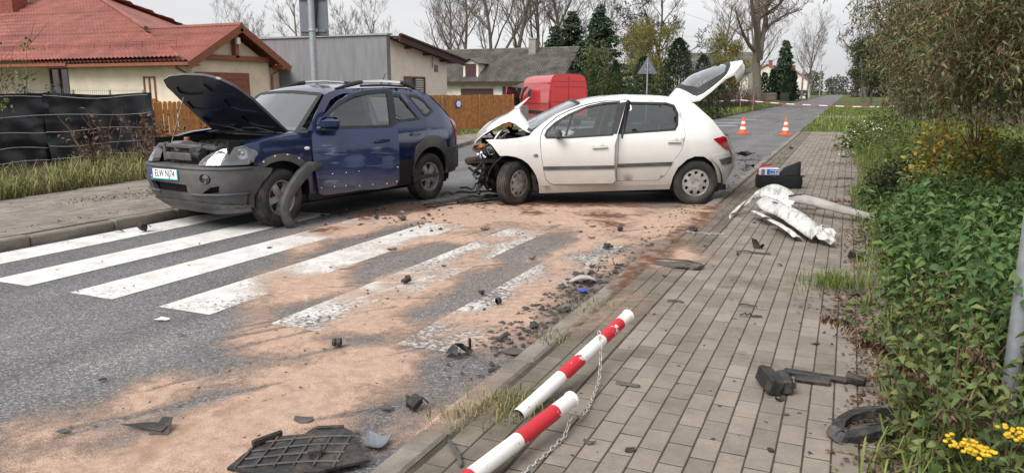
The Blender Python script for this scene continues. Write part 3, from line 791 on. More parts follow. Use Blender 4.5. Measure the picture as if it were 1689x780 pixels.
def rim_hubcap(r, w):
    """full-face wheel cover with nine rounded windows near the edge and four bolts"""
    n = 9; hol = []
    for k in range(n):
        a = 2 * math.pi * k / n + .17
        e = []
        for q in range(12):
            t = 2 * math.pi * q / 12
            rr = r * .72 + math.cos(t) * r * .135; aa = a + math.sin(t) * .185 * (1.25 if math.cos(t) > 0 else .8)
            e.append((rr * math.cos(aa), rr * math.sin(aa)))
        hol.append(e)
    circ = [(r * .97 * math.cos(2 * math.pi * k / 48), r * .97 * math.sin(2 * math.pi * k / 48)) for k in range(48)]
    dome = lambda a, b, d: Vector((a, w * .40 + .022 * (1 - (a * a + b * b) / r ** 2) - d, b))
    mb = MB(); sheet(mb, circ, dome, hol, step=.035, thick=.035)
    mb.lathe([(r * .97, w * .34), (r * 1.0, w * .42), (r * .965, w * .45), (r * .93, w * .42)], axis='y', n=44)
    for k in range(4):
        a = math.pi / 2 * k + .3; mb.lathe([(.015, 0), (.015, .012), (.001, .014)], c=(math.cos(a) * r * .28, w * .40 + .016, math.sin(a) * r * .28), axis='y', n=8)
    return mb.mesh('rim', M_HUBCAP, smooth=True)

def wheel(parent, x, y, z, r, w, rim_r, rim_mesh, tyre, steer=0.0, camber=0.0):
    e = empty('wheel', (x, y, z), parent=parent, rot=(camber, random.uniform(0, 6), 0) if False else (camber, 0, steer + (math.pi if y < 0 else 0)))
    link(bpy.data.objects.new('tyre', tyre), e); link(bpy.data.objects.new('rim', rim_mesh), e)
    mb = MB(); mb.lathe([(rim_r * .99, -w * .35), (rim_r * .99, w * .05), (rim_r * .5, w * .08), (.001, w * .08)], axis='y', n=24)
    mb.build('brake_disc', M_RUSTY if rim_mesh.name.startswith('rim') else M_DARK, e)
    return e

def liner(root, x, z, r, y0, y1):
    P = [(x + r * math.cos(R(a)), z + r * math.sin(R(a))) for a in np.linspace(-8, 188, 16)]
    mb = MB(); mb.grid(lambda i, t: Vector((P[i][0], y0 + (y1 - y0) * t, P[i][1])), range(16), (0, 1))
    mb.add([(a, y1, b) for a, b in P], [tuple(range(16))]); mb.build('arch_liner', M_DARK, root)

def seat(parent, x, y, z=0.3, w=.50):
    mb = MB()
    mb.box((x, y, z + .14), (.52, w, .20), bev=.05)
    mb.box((x - .30, y, z + .50), (.16, w * .95, .66), Euler((0, R(-14), 0)), bev=.05)
    mb.box((x - .40, y, z + .93), (.10, .26, .19), Euler((0, R(-10), 0)), bev=.035)
    mb.tube([(x - .37, y - .06, z + .78), (x - .39, y - .06, z + .9)], .008, 6); mb.tube([(x - .37, y + .06, z + .78), (x - .39, y + .06, z + .9)], .008, 6)
    return mb.build('seat', M_SEAT, parent, smooth=True)

def steering(parent, x, y, z):
    mb = MB(); M = Matrix.Rotation(R(62), 3, 'Y')
    ring = [M @ Vector((.18 * math.cos(a), .18 * math.sin(a), 0)) + Vector((x, y, z)) for a in np.linspace(0, 2 * math.pi, 25)]
    mb.tube(ring, .016, 6, cap=False)
    mb.box((x, y, z), (.16, .10, .05), M, bev=.02); mb.box((x, y, z), (.02, .34, .025), M)
    mb.tube([(x, y, z), (x + .25, y, z - .1)], .03, 8)
    return mb.build('steering_wheel', M_BLACK, parent, smooth=True)

def text_mesh(name, s, size, m, parent, M, extrude=0.001, sx=1.0):
    cu = bpy.data.curves.new(name, 'FONT'); cu.body = s; cu.size = size; cu.extrude = extrude; cu.align_x = 'CENTER'; cu.align_y = 'CENTER'
    o = bpy.data.objects.new(name, cu); COL.objects.link(o)
    dg = bpy.context.evaluated_depsgraph_get(); me = bpy.data.meshes.new_from_object(o.evaluated_get(dg)); COL.objects.unlink(o); bpy.data.objects.remove(o)
    me.transform(M @ Matrix.Diagonal((sx, 1, 1, 1))); me.materials.clear(); me.materials.append(m)
    return link(bpy.data.objects.new(name, me), parent)

# ------------------------------------------------------------------ the blue SUV
def build_suv():
    ang = math.atan2(-.9848, -.1736)
    root = empty('blue_suv', (-6.72, 8.49, 0), ang, 'crashed dark blue SUV with raised bonnet and open front door', 'car')
    bd = Body([(.2, .82), (.35, .865), (.5, .885), (.7, .897), (.9, .90), (1.0, .893), (1.08, .876), (1.18, .835), (1.35, .76), (1.5, .69), (1.6, .635), (1.66, .56)],
              [(-2.23, .20), (-2.15, .12), (-2.0, .065), (-1.8, .03), (-1.4, .0), (1.1, .0), (1.4, .012), (1.65, .05), (1.85, .12)])
    Ls, Rs = bd.side(1), bd.side(-1)
    farch = arc(1.36, .36, .435, 178, 52)           # over the front wheel, back to front
    rarch = arc(-1.38, .37, .43, 180, 2)
    sil = [(.93, .27), (-.95, .29)] + rarch[::-1] + [(-1.97, .37), (-2.10, .40), (-2.17, .52), (-2.185, .745), (-2.20, .80), (-2.20, 1.0), (-2.12, 1.15), (-1.99, 1.20), (-1.80, 1.38), (-1.62, 1.54),
           (-1.42, 1.625), (-.74, 1.64), (.09, 1.622), (.30, 1.59), (.44, 1.545), (.93, 1.10), (1.14, 1.105), (1.40, 1.08), (1.56, 1.05), (1.77, .99), (1.70, .93), (1.70, .82), (1.70, .735)] + farch[::-1]
    fap = [(.86, 1.05), (.88, .84), (.85, .62), (.82, .46), (.80, .33), (-.22, .33), (-.24, 1.0), (-.24, 1.57), (.10, 1.565), (.24, 1.53), (.37, 1.48), (.54, 1.335), (.75, 1.13)]
    rdoor = [(-.27, .34), (-.95, .34), (-.98, .50), (-1.05, .68), (-1.17, .80), (-1.28, .86), (-1.30, 1.0), (-1.29, 1.20), (-1.22, 1.30), (-1.02, 1.57), (-.27, 1.575)]
    rwin = [(-.34, 1.16), (-1.20, 1.205), (-.98, 1.53), (-.34, 1.545)]
    qwin = [(-1.33, 1.24), (-1.42, 1.235), (-1.60, 1.30), (-1.47, 1.46), (-1.35, 1.53), (-1.13, 1.54)]
    for sg, fn in ((1, Ls), (-1, Rs)):
        b = panel('body_side', sil, fn, M_BLUE, root, [fap, rdoor, grow(qwin, .0)], step=.08, thick=.02)
        g_ = grow(rdoor, -.006)
        dr = panel('rear_door', g_, fn, M_BLUE, root, [rwin], thick=.02, off=-.001)
        panel('window', grow(rwin, .006), fn, M_GLASS, dr, thick=0, off=.012)
        panel('window_trim', grow(rwin, .022), fn, M_BLACK, dr, [grow(rwin, -.016)], thick=.01, off=-.003, step=.05)
        panel('lower_cladding', [(-.28, .335), (-.955, .335), (-.97, .47), (-1.03, .63), (-.28, .65)], fn, M_BLACK, dr, thick=.02, off=-.012)
        mb = MB(); mb.box((-1.04, sg * (bd.S(-1.04, .99) + .022), .985), (.20, .022, .026), bev=.008); mb.box((-1.03, sg * (bd.S(-1.03, .99)), .985), (.13, .012, .075), bev=.005)
        mb.build('handle', M_BLUE, dr, smooth=True)
        panel('quarter_window', qwin, fn, M_GLASS_D, root, thick=0, off=.008)
        panel('window_trim', grow(qwin, .012), fn, M_BLACK, root, [grow(qwin, -.03)], thick=.01, off=-.002, step=.05)
        # grey plastic flare round the rear wheel
        outer = [(-.66, .645), (-.91, .645), (-1.036, .81), (-1.16, .885), (-1.282, .935), (-1.45, .955), (-1.56, .94), (-1.736, .845), (-1.80, .70), (-1.83, .38)]
        inner = [(-1.80, .37)] + arc(-1.38, .37, .425, 2, 178, 14) + [(-.97, .30), (-.66, .30)]
        fl = panel('wheel_arch_flare', [(-.99, .30), (-.99, .60)] + outer[2:] + inner[:-2], fn, M_PLAST, root, thick=.04, off=-.028, step=.05)
        panel('rear_bumper_side', [(-1.83, .36), (-2.08, .38), (-2.165, .52), (-2.18, .745), (-1.81, .745)], fn, M_PLAST, root, thick=.03, off=-.022, step=.05)
        panel('tail_light', [(-2.20, .76), (-2.10, .76), (-2.06, 1.0), (-2.0, 1.17), (-2.11, 1.14), (-2.205, 1.0)], fn, M_REDLENS, root, thick=.02, off=-.012, step=.04)
        panel('sill', [(.92, .255), (-.96, .275), (-.96, .34), (.92, .34)], fn, M_BLACK, root, thick=.03, off=-.008)
        # bare strip above the front wheel where the flare was torn off
        if sg > 0:
            st_ = arc(1.34, .36, .515, 150, 45, 12) + arc(1.36, .36, .43, 52, 155, 12)
            sp = panel('flare_mount_strip', st_, fn, M_PLAST, root, thick=.012, off=-.008, step=.05)
            for a in (140, 118, 98, 78, 60):
                c = (1.34 + .50 * math.cos(R(a)), .36 + .50 * math.sin(R(a))); mb = MB()
                mb.lathe([(.009, 0), (.008, .012), (.001, .014)], c=(c[0], bd.S(*c) + .008, c[1]), axis='y', n=8); mb.build('clip', M_PAPER, sp)
            mb = MB(); mb.lathe([(.035, 0), (.03, .014), (.001, .018)], axis='y', n=14); mb.v = [(v[0] * 1.2 + .965, v[1] + bd.S(.965, .91), v[2] * .62 + .912) for v in mb.v]
            mb.build('side_indicator', M_PAPER, root, smooth=True)
        else:
            panel('wheel_arch_flare', arc(1.36, .36, .52, 175, 40, 12) + arc(1.36, .36, .425, 52, 178, 12), fn, M_PLAST, root, thick=.04, off=-.028, step=.05)
    # black liners inside the wheel arches
    for x in (1.36, -1.38):
        for sg in (1, -1):
            liner(root, x, .37, .46, sg * .86, sg * .45)
    # closed right front door
    dfull = grow([(.86, 1.05), (.88, .84), (.85, .62), (.82, .46), (.80, .34), (-.22, .34), (-.24, 1.0), (-.24, 1.565), (.10, 1.56), (.24, 1.525), (.37, 1.475), (.54, 1.33), (.75, 1.13)], -.005)
    fwin = [(.60, 1.15), (.50, 1.29), (.34, 1.44), (.22, 1.495), (.08, 1.53), (-.18, 1.545), (-.18, 1.155)]
    d = panel('front_door', dfull, Rs, M_BLUE, root, [fwin], thick=.02)
    panel('window', grow(fwin, .005), Rs, M_GLASS, d, thick=0, off=.012)
    mb = MB(); mb.box((.70, -1.0, 1.21), (.11, .20, .15), bev=.04); mb.build('wing_mirror', M_BLUE, d, smooth=True)
    # open left front door, swung 29 degrees on its front hinge
    door = empty('front_door', (.87, .885, 0), parent=root, rot=(0, 0, R(180 - 29)))
    tum = [(.2, .02), (.35, -.01), (.6, -.035), (.9, -.03), (1.05, -.01), (1.13, .02), (1.4, .10), (1.62, .19)]
    dfn = lambda a, b, dd: Vector((a, interp(b, tum) + dd - .02 * math.sin(min(1, max(0, a / 1.1)) * 3.14), b))
    dout = [(.0, 1.06), (-.005, .84), (.02, .62), (.04, .46), (.06, .34), (.12, .315), (1.06, .385), (1.10, .44), (1.112, 1.1), (1.108, 1.615), (1.06, 1.632), (.70, 1.605), (.53, 1.56), (.363, 1.467), (.182, 1.30), (.07, 1.14)]
    dwin = [(.17, 1.16), (.205, 1.275), (.385, 1.43), (.578, 1.525), (.747, 1.563), (1.03, 1.585), (1.02, 1.165)]
    def dp(name, poly, m, par, holes=(), thick=.02, off=0.0, step=.07):
        mb = MB(); sheet(mb, poly, lambda a, b, q: dfn(a, b, q + off), holes, step, thick); return mb.build(name, m, par, smooth=True)
    sk_ = dp('door_skin', dout, M_BLUE_DENT, door, [dwin], .05, 0.0, .045); crumple(sk_, .020, 4.0, 5, lambda c: max(0, min(1, (c.x - .25) * 4)) * max(0, min(1, (.98 - c.z) * 5)) * max(0, min(1, (1.09 - c.x) * 9)))
    dp('door_inner', grow(dout, -.02), M_TRIMGREY, door, [grow(dwin, .01)], 0, .05)
    dp('window', grow(dwin, .006), M_GLASS, door, (), 0, .02)
    dp('window_trim', grow(dwin, .03), M_BLACK, door, [grow(dwin, -.006)], .012, -.003, .05)
    dp('pillar_trim', [(1.03, 1.17), (1.104, 1.17), (1.10, 1.61), (1.04, 1.60)], M_BLACK, door, (), .01, -.005, .05)
    mb = MB(); mb.box((.88, interp(.97, tum) - .035, .965), (.21, .024, .028), Euler((0, R(-6), 0)), bev=.009); mb.box((.87, interp(.97, tum) - .006, .955), (.13, .012, .07), bev=.005); mb.build('handle', M_BLUE, door, smooth=True)
    for u, z in ((.225, .585), (.397, .59), (.56, .602), (.081, .415), (.245, .419), (.39, .424), (.566, .414), (.738, .419), (.927, .422), (1.06, .44), (1.075, .628)):
        mb = MB(); mb.lathe([(.0065, 0), (.006, -.012), (.001, -.014)], c=(u, interp(z, tum) - .015, z), axis='y', n=8); mb.build('clip', M_PAPER, door)
    # torn folds in the door skin
    for pts in ([(.62, .80), (.78, .83), (.92, .81), (1.07, .79)], [(.36, .64), (.60, .66), (.85, .65), (1.08, .67)], [(.10, .93), (.35, .945), (.6, .925), (.75, .945)]):
        mb = MB(); mb.tube([(u, interp(z, tum) - .004, z) for u, z in pts], [.004, .014, .018, .006], 6); mb.build('dent_fold', M_BLUE, door, smooth='all')
    mb = MB(); mb.box((.20, -.13, 1.205), (.235, .13, .155), Euler((0, 0, R(-8))), bev=.045); mb.box((.10, -.04, 1.14), (.10, .12, .06), bev=.02)
    wm = mb.build('wing_mirror', M_BLUE, door, smooth=True)
    mb = MB(); mb.box((.20, -.13, 1.135), (.21, .11, .03), bev=.012); mb.build('mirror_base', M_BLACK, wm, smooth=True)
    # roof, screens, rear
    def roof_f(u, v):
        x = .42 - u * 1.98; zt = interp(x, [(-1.56, 1.555), (-1.42, 1.62), (-1.1, 1.642), (-.74, 1.645), (.09, 1.625), (.30, 1.592), (.42, 1.55)])
        ys = bd.S(x, zt - .002); return Vector((x, v * ys, zt + .055 * (1 - v * v) - (.0 if u < .95 else .0)))
    mb = MB(); mb.grid(roof_f, np.linspace(0, 1, 24), np.linspace(-1, 1, 15)); mb.build('roof', M_BLUE, root, smooth='all')
    def ws_f(u, v, d=0.0):
        x = 1.0 + (.415 - 1.0) * u; z = 1.085 + (1.565 - 1.085) * u; w = .80 + (.615 - .80) * u
        return Vector((x + .13 * (1 - v * v) * (1 - .5 * u) - d, v * w, z + .03 * (1 - v * v) - d * .6))
    mb = MB(); mb.grid(lambda u, v: ws_f(u, v), np.linspace(.04, .96, 10), np.linspace(-.94, .94, 13)); mb.build('windscreen', M_WSHIELD, root, smooth='all')
    mb = MB()
    for us, vs in (((0, .06), (-1, 1)), ((.94, 1.01), (-1, 1))): mb.grid(lambda u, v: ws_f(u, v, -.003), us, np.linspace(*vs, 13))
    for vs in ((-1, -.92), (.92, 1)): mb.grid(lambda u, v: ws_f(u, v, -.004), np.linspace(0, 1, 9), vs)
    mb.build('windscreen_frame', M_BLACK, root, smooth='all')
    mb = MB()
    for y0, y1 in ((.55, -.10), (-.05, -.62)):
        mb.tube([(1.14, y0, 1.10), (1.15, (y0 + y1) / 2, 1.145), (1.12, y1, 1.14)], .011, 6); mb.tube([(1.135, y0 * .4 + y1 * .6, 1.15), (1.09, y1 * 1.2, 1.15)], .014, 6)
    mb.build('wipers', M_BLACK, root)
    mb = MB(); mb.grid(lambda u, v: Vector((1.08 + .16 * u - .02 + .11 * (1 - v * v), v * .80, 1.085 - .02 * u + .02 * (1 - v * v))), (0, .5, 1), np.linspace(-1, 1, 9)); mb.build('cowl', M_BLACK, root, smooth='all')
    def back_f(u, v):
        z = .40 + u * 1.17; x = -interp(z, [(.4, 2.12), (.52, 2.22), (.745, 2.25), (.80, 2.22), (1.0, 2.20), (1.18, 2.05), (1.54, 1.66), (1.57, 1.58)]); w = bd.S(x if x > -2.2 else -2.2, z)
        return Vector((x - .04 * (1 - v * v), v * w, z))
    mb = MB(); mb.grid(back_f, np.linspace(0, 1, 16), np.linspace(-1, 1, 11)); mb.build('tailgate', M_BLUE, root, smooth='all')
    mb = MB(); mb.grid(lambda u, v: back_f(u, v) + Vector((-.006, 0, .004)), np.linspace(.70, .95, 6), np.linspace(-.8, .8, 9)); mb.build('rear_window', M_GLASS_D, root, smooth='all')
    mb = MB(); mb.box((-2.19, 0, .56), (.16, 1.5, .36), bev=.05); mb.build('rear_bumper', M_PLAST, root, smooth=True)
    # roof rails
    for sg in (1, -1):
        mb = MB(); y = sg * .575
        mb.tube([(-.28, y, 1.715), (-.7, y, 1.735), (-1.18, y, 1.715)], .017, 8); rail = mb.build('roof_rail', M_CHROME, root, smooth=True)
        mb = MB()
        mb.tube([(.16, y, 1.625), (-.05, y, 1.665), (-.22, y, 1.70), (-.33, y, 1.715)], [.012, .026, .032, .026], 8)
        mb.tube([(-1.10, y, 1.715), (-1.22, y, 1.705), (-1.36, y, 1.66), (-1.47, y, 1.60)], [.026, .034, .03, .012], 8)
        mb.tube([(-.3, y, 1.665), (-.75, y, 1.675), (-1.2, y, 1.66)], .016, 6)
        mb.build('rail_mount', M_BLACK, rail, smooth=True)
    mb = MB(); mb.tube([(-1.30, 0, 1.69), (-1.42, 0, 1.86)], [.012, .005], 6); mb.build('antenna', M_BLACK, root)
    # ---- front end: unrolled plan curve
    n_, xb = 4.3, 1.0
    th = np.linspace(0, math.pi / 2, 400)
    cx_ = xb + 1.20 * np.sin(th) ** (2 / n_); cy_ = .89 * np.cos(th) ** (2 / n_)
    arcl = np.concatenate([[0], np.cumsum(np.hypot(np.diff(cx_), np.diff(cy_)))]); arcl = arcl[-1] - arcl      # from the nose outwards
    def wrap(xft, wt):
        def fn(s, z, d):
            t = float(np.interp(abs(s), arcl[::-1], th[::-1])); xf = interp(z, xft); w = interp(z, wt)
            x = xb + (xf - xb) * math.sin(t) ** (2 / n_); y = w * math.cos(t) ** (2 / n_)
            nx, ny = (math.sin(t) ** (2 - 2 / n_)), (math.cos(t) ** (2 - 2 / n_)); q = math.hypot(nx, ny)
            return Vector((x - d * nx / q, math.copysign(1, s) * (y - d * ny / q) if s else 0, z))
        return fn
    sX = lambda x, sg=1: sg * float(np.interp(x, cx_, arcl)); sY = lambda y: math.copysign(float(np.interp(abs(y), cy_[::-1], arcl[::-1])), y)
    xft = [(.2, 1.98), (.3, 2.10), (.42, 2.17), (.55, 2.205), (.68, 2.215), (.75, 2.20), (.765, 2.185), (.85, 2.135), (1.0, 2.0), (1.06, 1.94)]
    wt = [(.2, .82), (.3, .86), (.45, .90), (.6, .915), (.75, .905), (.8, .885), (1.0, .86)]
    W3 = wrap(xft, wt)
    bl = [(sX(1.49), .715), (sX(1.52), .66), (sX(1.64), .565), (sX(1.76), .41), (sX(1.80), .27)]
    bump = bl + [(sY(.5), .245), (0, .24), (-sY(.5), .245)] + [(-a, b) for a, b in bl[::-1]] + [(-sX(1.75), .755), (0, .765), (sX(1.75), .755)]
    opening = [(sY(-.46), .555), (sY(.26), .545), (sY(.24), .445), (sY(-.42), .445)]
    fog = [[(s + .075 * math.cos(a), z + .06 * math.sin(a)) for a in np.linspace(0, 2 * math.pi, 14)[:-1]] for s, z in ((sY(.56), .625), (sY(-.62), .625))]
    duct = [[(sY(.47), .45), (sY(.68), .47), (sY(.70), .55), (sY(.60), .53)], [(sY(-.55), .45), (sY(-.70), .45), (sY(-.71), .55), (sY(-.56), .53)]]
    mb = MB(); sheet(mb, bump, W3, [opening] + fog + duct, .055, .05); fb = mb.build('front_bumper', M_PLAST, root, smooth=True)
    mb = MB(); sheet(mb, [(-1.25, .26), (1.25, .26), (1.25, .74), (-1.25, .74)], lambda a, b, d: W3(a, b, d + .07), (), .12, 0); mb.build('bumper_back', M_DARK, fb)
    for a, z in ((sY(.56), .625), (sY(-.62), .625)):
        mb = MB(); c = W3(a, z, .03); M = Matrix.Rotation(math.atan2(W3(a, z, 0).y - c.y, W3(a, z, 0).x - c.x), 3, 'Z')
        mb.lathe([(.055, 0), (.052, .022), (.03, .03), (.001, .032)], c=c, axis='x', n=18, M=M); mb.build('fog_lamp', M_LENS, fb, smooth=True)
    # ledge on top of the bumper
    mb = MB()
    mb.grid(lambda u, v: (lambda p: Vector((p.x - .20 * v * (1 if abs(u) < .75 else .4), p.y * (1 - .03 * v), .762 - .004 * v)))(W3(u, .76, .0)), np.linspace(-1.15, 1.15, 33), (0, .5, 1)); mb.build('bumper_ledge', M_PLAST, fb, smooth='all')
    mb = MB()
    for sg in (1, -1): mb.tube([W3(sg * q, .43 + .02 * abs(q), -.004) for q in np.linspace(sY(.30), sX(1.80), 10)], .016, 6)
    mb.tube([W3(q, .735, -.002) for q in np.linspace(-1.1, 1.1, 25)], .014, 6)
    mb.build('bumper_moulding', M_PLAST, fb, smooth='all')
    mb = MB(); sheet(mb, [(-sX(1.86), .225), (-sY(.5), .19), (sY(.5), .19), (sX(1.86), .225), (sX(1.84), .31), (sY(.5), .335), (-sY(.5), .335), (-sX(1.84), .31)], lambda a, b, d: W3(a, b, d + .012 - .03 * (b > .3)), (), .06, .03); mb.build('lower_valance', M_VALANCE, fb, smooth=True)
    # licence plate
    plm = Matrix.Translation((2.222, -.125, .645)) @ Euler((R(90), 0, R(90))).to_matrix().to_4x4() @ Matrix.Rotation(R(1.0), 4, 'Z')
    pl = empty('licence_plate', parent=fb); pl.matrix_local = plm
    mb = MB(); mb.box((0, 0, 0), (.535, .125, .012), bev=.004); mb.build('plate_frame', M_CYAN, pl)
    mb = MB(); mb.box((0, .008, .006), (.52, .108, .006)); mb.build('plate', M_PAPER, pl)
    mb = MB(); mb.box((-.239, .008, .0075), (.042, .108, .006)); mb.build('country_band', M_EUBLUE, pl)
    text_mesh('lettering', 'ELW NJ74', .112, M_INK, pl, Matrix.Translation((.022, .008, .0105)), .0005, .82)
    text_mesh('country_code', 'PL', .034, M_PAPER, pl, Matrix.Translation((-.239, -.025, .0115)), .0005, .9)
    # headlights: wrap round the corners
    for sg in (1, -1):
        hl = [(sY(.46), .775), (sY(.465), .815), (sY(.53), .885), (sY(.66), .955), (sX(1.93), .985), (sX(1.80), 1.0), (sX(1.715), .965), (sX(1.70), .89), (sX(1.74), .80), (sX(1.80), .775)]
        hl = [(sg * a, b) for a, b in (hl if sg > 0 else [(a * 1.0, b) for a, b in hl])]
        mb = MB(); sheet(mb, hl, lambda a, b, d: W3(a, b, d + .085), (), .06, 0); sheet(mb, hl, lambda a, b, d: W3(a, b, d + .004), [grow(hl, -.012)], .05, .085)
        h = mb.build('headlight', M_TRIMGREY, root, smooth=True)
        mb = MB(); sheet(mb, grow(hl, -.004), W3, (), .05, 0); mb.build('lens', M_LENS, h, smooth='all')
        for a, z, r in ((sX(2.10), .875, .062), (sX(1.90), .90, .070)):
            c = W3(sg * a, z, .05); n = (W3(sg * a, z, 0) - c).normalized(); M = n.to_track_quat('X', 'Z').to_matrix()
            mb = MB(); mb.lathe([(r, .035), (r * .93, .012), (r * .6, -.015), (.016, -.025), (.015, .012), (.001, .015)], c=c, axis='x', n=20, M=M); mb.build('reflector', M_CHROME, h, smooth=True)
        mb = MB(); sheet(mb, [(sg * sY(.5), .785), (sg * sX(1.80), .785), (sg * sX(1.76), .815), (sg * sY(.5), .815)], lambda a, b, d: W3(a, b, d + .02), (), .05, .02); mb.build('indicator', M_TRIMGREY, h)
    # engine bay: tub, crossmember, engine, battery, caps
    mb = MB(); mb.box((1.55, 0, .60), (1.0, 1.50, .04)); mb.box((1.09, 0, .82), (.04, 1.52, .46)); mb.box((1.5, .72, .83), (.9, .03, .42)); mb.box((1.5, -.72, .83), (.9, .03, .42)); mb.build('engine_bay_tub', M_DARK, root)
    mb = MB(); mb.box((1.96, 0, .955), (.09, 1.15, .05), bev=.012); mb.box((1.99, .30, .90), (.05, .05, .20)); mb.box((1.99, -.42, .88), (.05, .05, .20)); mb.box((2.03, -.1, .84), (.04, .5, .09), bev=.01); mb.build('radiator_support', M_PLAST, root, smooth=True)
    mb = MB(); mb.box((1.93, 0, .78), (.05, 1.0, .34))
    for k in range(12): mb.box((1.958, 0, .63 + k * .027), (.008, .98, .006))
    mb.build('radiator', M_RUSTY, root)
    mb = MB(); mb.box((1.55, .05, .90), (.36, .62, .16), bev=.03)
    for k in range(4): mb.tube([(1.42, -.15 + k * .14, .985), (1.70, -.15 + k * .14, .975)], .028, 8)
    mb.tube([(1.72, -.30, .93), (1.82, -.25, .97), (1.86, .05, .96), (1.80, .30, .95)], .035, 8); mb.tube([(1.40, .38, .97), (1.6, .48, 1.0), (1.75, .45, .95)], .03, 8); mb.build('engine', M_BLACK, root, smooth=True)
    mb = MB(); mb.box((1.58, .53, .91), (.20, .26, .22), bev=.015); mb.build('battery', M_BLACK, root)
    mb = MB(); mb.box((1.72, -.50, .94), (.24, .22, .10), bev=.03); mb.tube([(1.80, -.36, .96), (1.98, -.20, .93)], .04, 8); mb.build('coolant_tank', M_TRIMGREY, root, smooth=True)
    mb = MB(); mb.lathe([(.032, 0), (.034, .03), (.024, .04), (.001, .04)], c=(1.72, -.40, 1.0), n=12); mb.build('oil_cap', M_AMBER, root)
    mb = MB()
    for q, (a, b_) in enumerate((((1.95, .1, .92), (2.03, .38, .91)), ((1.98, .12, .88), (2.06, .4, .86)))): mb.tube([a, b_], .05, 10)
    for k in range(5): mb.lathe([(.058, -.012), (.058, .012)], c=(1.99, .15 + k * .05, .905), axis='y', n=12)
    mb.build('air_duct', M_BLACK, root, smooth=True)
    # right wing top seen across the bay
    for sg in (1, -1):
        mb = MB(); mb.grid(lambda u, v: Vector((1.10 + u * .68, sg * (.735 + v * (bd.S(1.1 + u * .68, 1.0) - .735 + .002)), interp(1.10 + u * .68, [(1.1, 1.108), (1.4, 1.083), (1.56, 1.053), (1.78, .995)]) + .012 * math.sin(v * 3.14) - .02 * v * v)), np.linspace(0, 1, 8), np.linspace(0, 1, 5))
        mb.build('wing_top', M_BLUE, root, smooth='all')
    # bonnet raised 46 degrees on its rear hinges
    hd = empty('bonnet', (1.12, 0, 1.105), parent=root, rot=(0, R(-41), 0))
    hp = [(0, -.745), (.25, -.74), (.60, -.715), (.84, -.66), (.97, -.55), (1.035, -.35), (1.05, 0), (1.035, .35), (.97, .55), (.84, .66), (.60, .715), (.25, .74), (0, .745), (-.04, .4), (-.055, 0), (-.04, -.4)]
    crown = lambda a, b: .045 * (1 - (b / .78) ** 2) - .10 * max(0, a - .55) ** 2 * 2.2 + .02
    mb = MB(); sheet(mb, hp, lambda a, b, d: Vector((a, b, crown(a, b) - d)), (), .08, .03); mb.build('bonnet_skin', M_BLUE, hd, smooth=True)
    ribs = [[(.06, -.66), (.30, -.68), (.30, -.10), (.06, -.10)], [(.06, .66), (.30, .68), (.30, .10), (.06, .10)], [(.36, -.67), (.60, -.63), (.60, -.08), (.36, -.08)], [(.36, .67), (.60, .63), (.60, .08), (.36, .08)], [(.66, -.60), (.86, -.48), (.90, -.05), (.66, -.05)], [(.66, .60), (.86, .48), (.90, .05), (.66, .05)]]
    mb = MB(); sheet(mb, grow(hp, -.012), lambda a, b, d: Vector((a, b, crown(a, b) - .035 + d)), [smooth_poly(r, 1) for r in ribs], .08, .018); mb.build('bonnet_frame', M_BLUE_IN, hd, smooth=True)
    mb = MB(); sheet(mb, grow(hp, -.03), lambda a, b, d: Vector((a, b, crown(a, b) - .016)), (), .15, 0); mb.build('bonnet_liner', M_BLUE_IN, hd, smooth='all')
    mb = MB(); mb.tube([(1.80, -.60, .97), (1.62, -.55, 1.52)], .006, 6); mb.build('bonnet_prop', M_STEEL, root)
    # cabin
    mb = MB(); mb.box((-.45, 0, .30), (2.9, 1.6, .08)); mb.box((-.3, 0, .24), (3.6, 1.2, .10)); mb.build('floor_pan', M_DARK, root)
    for y in (.36, -.36): seat(root, -.02, y, .44, .52)
    mb = MB(); mb.box((-.85, 0, .62), (.5, 1.25, .2), bev=.05); mb.box((-1.14, 0, .95), (.16, 1.25, .60), Euler((0, R(-14), 0)), bev=.05)
    for y in (-.4, 0, .4): mb.box((-1.24, y, 1.32), (.09, .24, .15), bev=.03)
    mb.build('rear_bench', M_SEAT, root, smooth=True)
    mb = MB(); mb.box((.80, 0, 1.0), (.42, 1.42, .20), bev=.06); mb.box((.72, .36, 1.10), (.20, .40, .08), bev=.03); mb.build('dashboard', M_TRIMGREY, root, smooth=True)
    steering(root, .50, .36, 1.03)
    mb = MB(); mb.box((.45, 0, 1.50), (.02, .22, .07), bev=.01); mb.build('rear_view_mirror', M_BLACK, root)
    for sg in (1, -1):
        mb = MB(); mb.tube([(-.26, sg * .80, .4), (-.26, sg * .80, 1.1), (-.26, sg * .66, 1.57)], .045, 6); mb.build('centre_pillar', M_DARK, root)
    # wheels
    tyre = tyre_mesh(.345, .225, .215); rim = rim_spoke5(.216, .2)
    wheel(root, 1.36, .775, .343, .345, .225, .215, rim, tyre, R(7)); wheel(root, 1.36, -.775, .343, .345, .225, .215, rim, tyre, R(7))
    wheel(root, -1.38, .775, .343, .345, .225, .215, rim, tyre); wheel(root, -1.38, -.775, .343, .345, .225, .215, rim, tyre)
    # torn front wheel-arch flare hanging over the wheel
    P = [(.80, .955, .70), (.98, .965, .685), (1.14, .975, .58), (1.28, .985, .46), (1.38, .99, .34), (1.42, .99, .22), (1.40, 1.0, .10), (1.36, 1.04, .03)]
    mb = MB(); wv = [.035, .075, .085, .08, .07, .065, .06, .08]
    vs = []
    for i, p in enumerate(P):
        p = Vector(p); t = (Vector(P[min(i + 1, 7)]) - Vector(P[max(i - 1, 0)])).normalized(); nrm = Vector((0, 1, 0)); sd_ = t.cross(nrm).normalized()
        for q, (s_, o_) in enumerate(((-1, -.03), (-.75, .012), (0, .03), (.75, .012), (1, -.03))): vs.append(p + sd_ * wv[i] * s_ + nrm * o_)
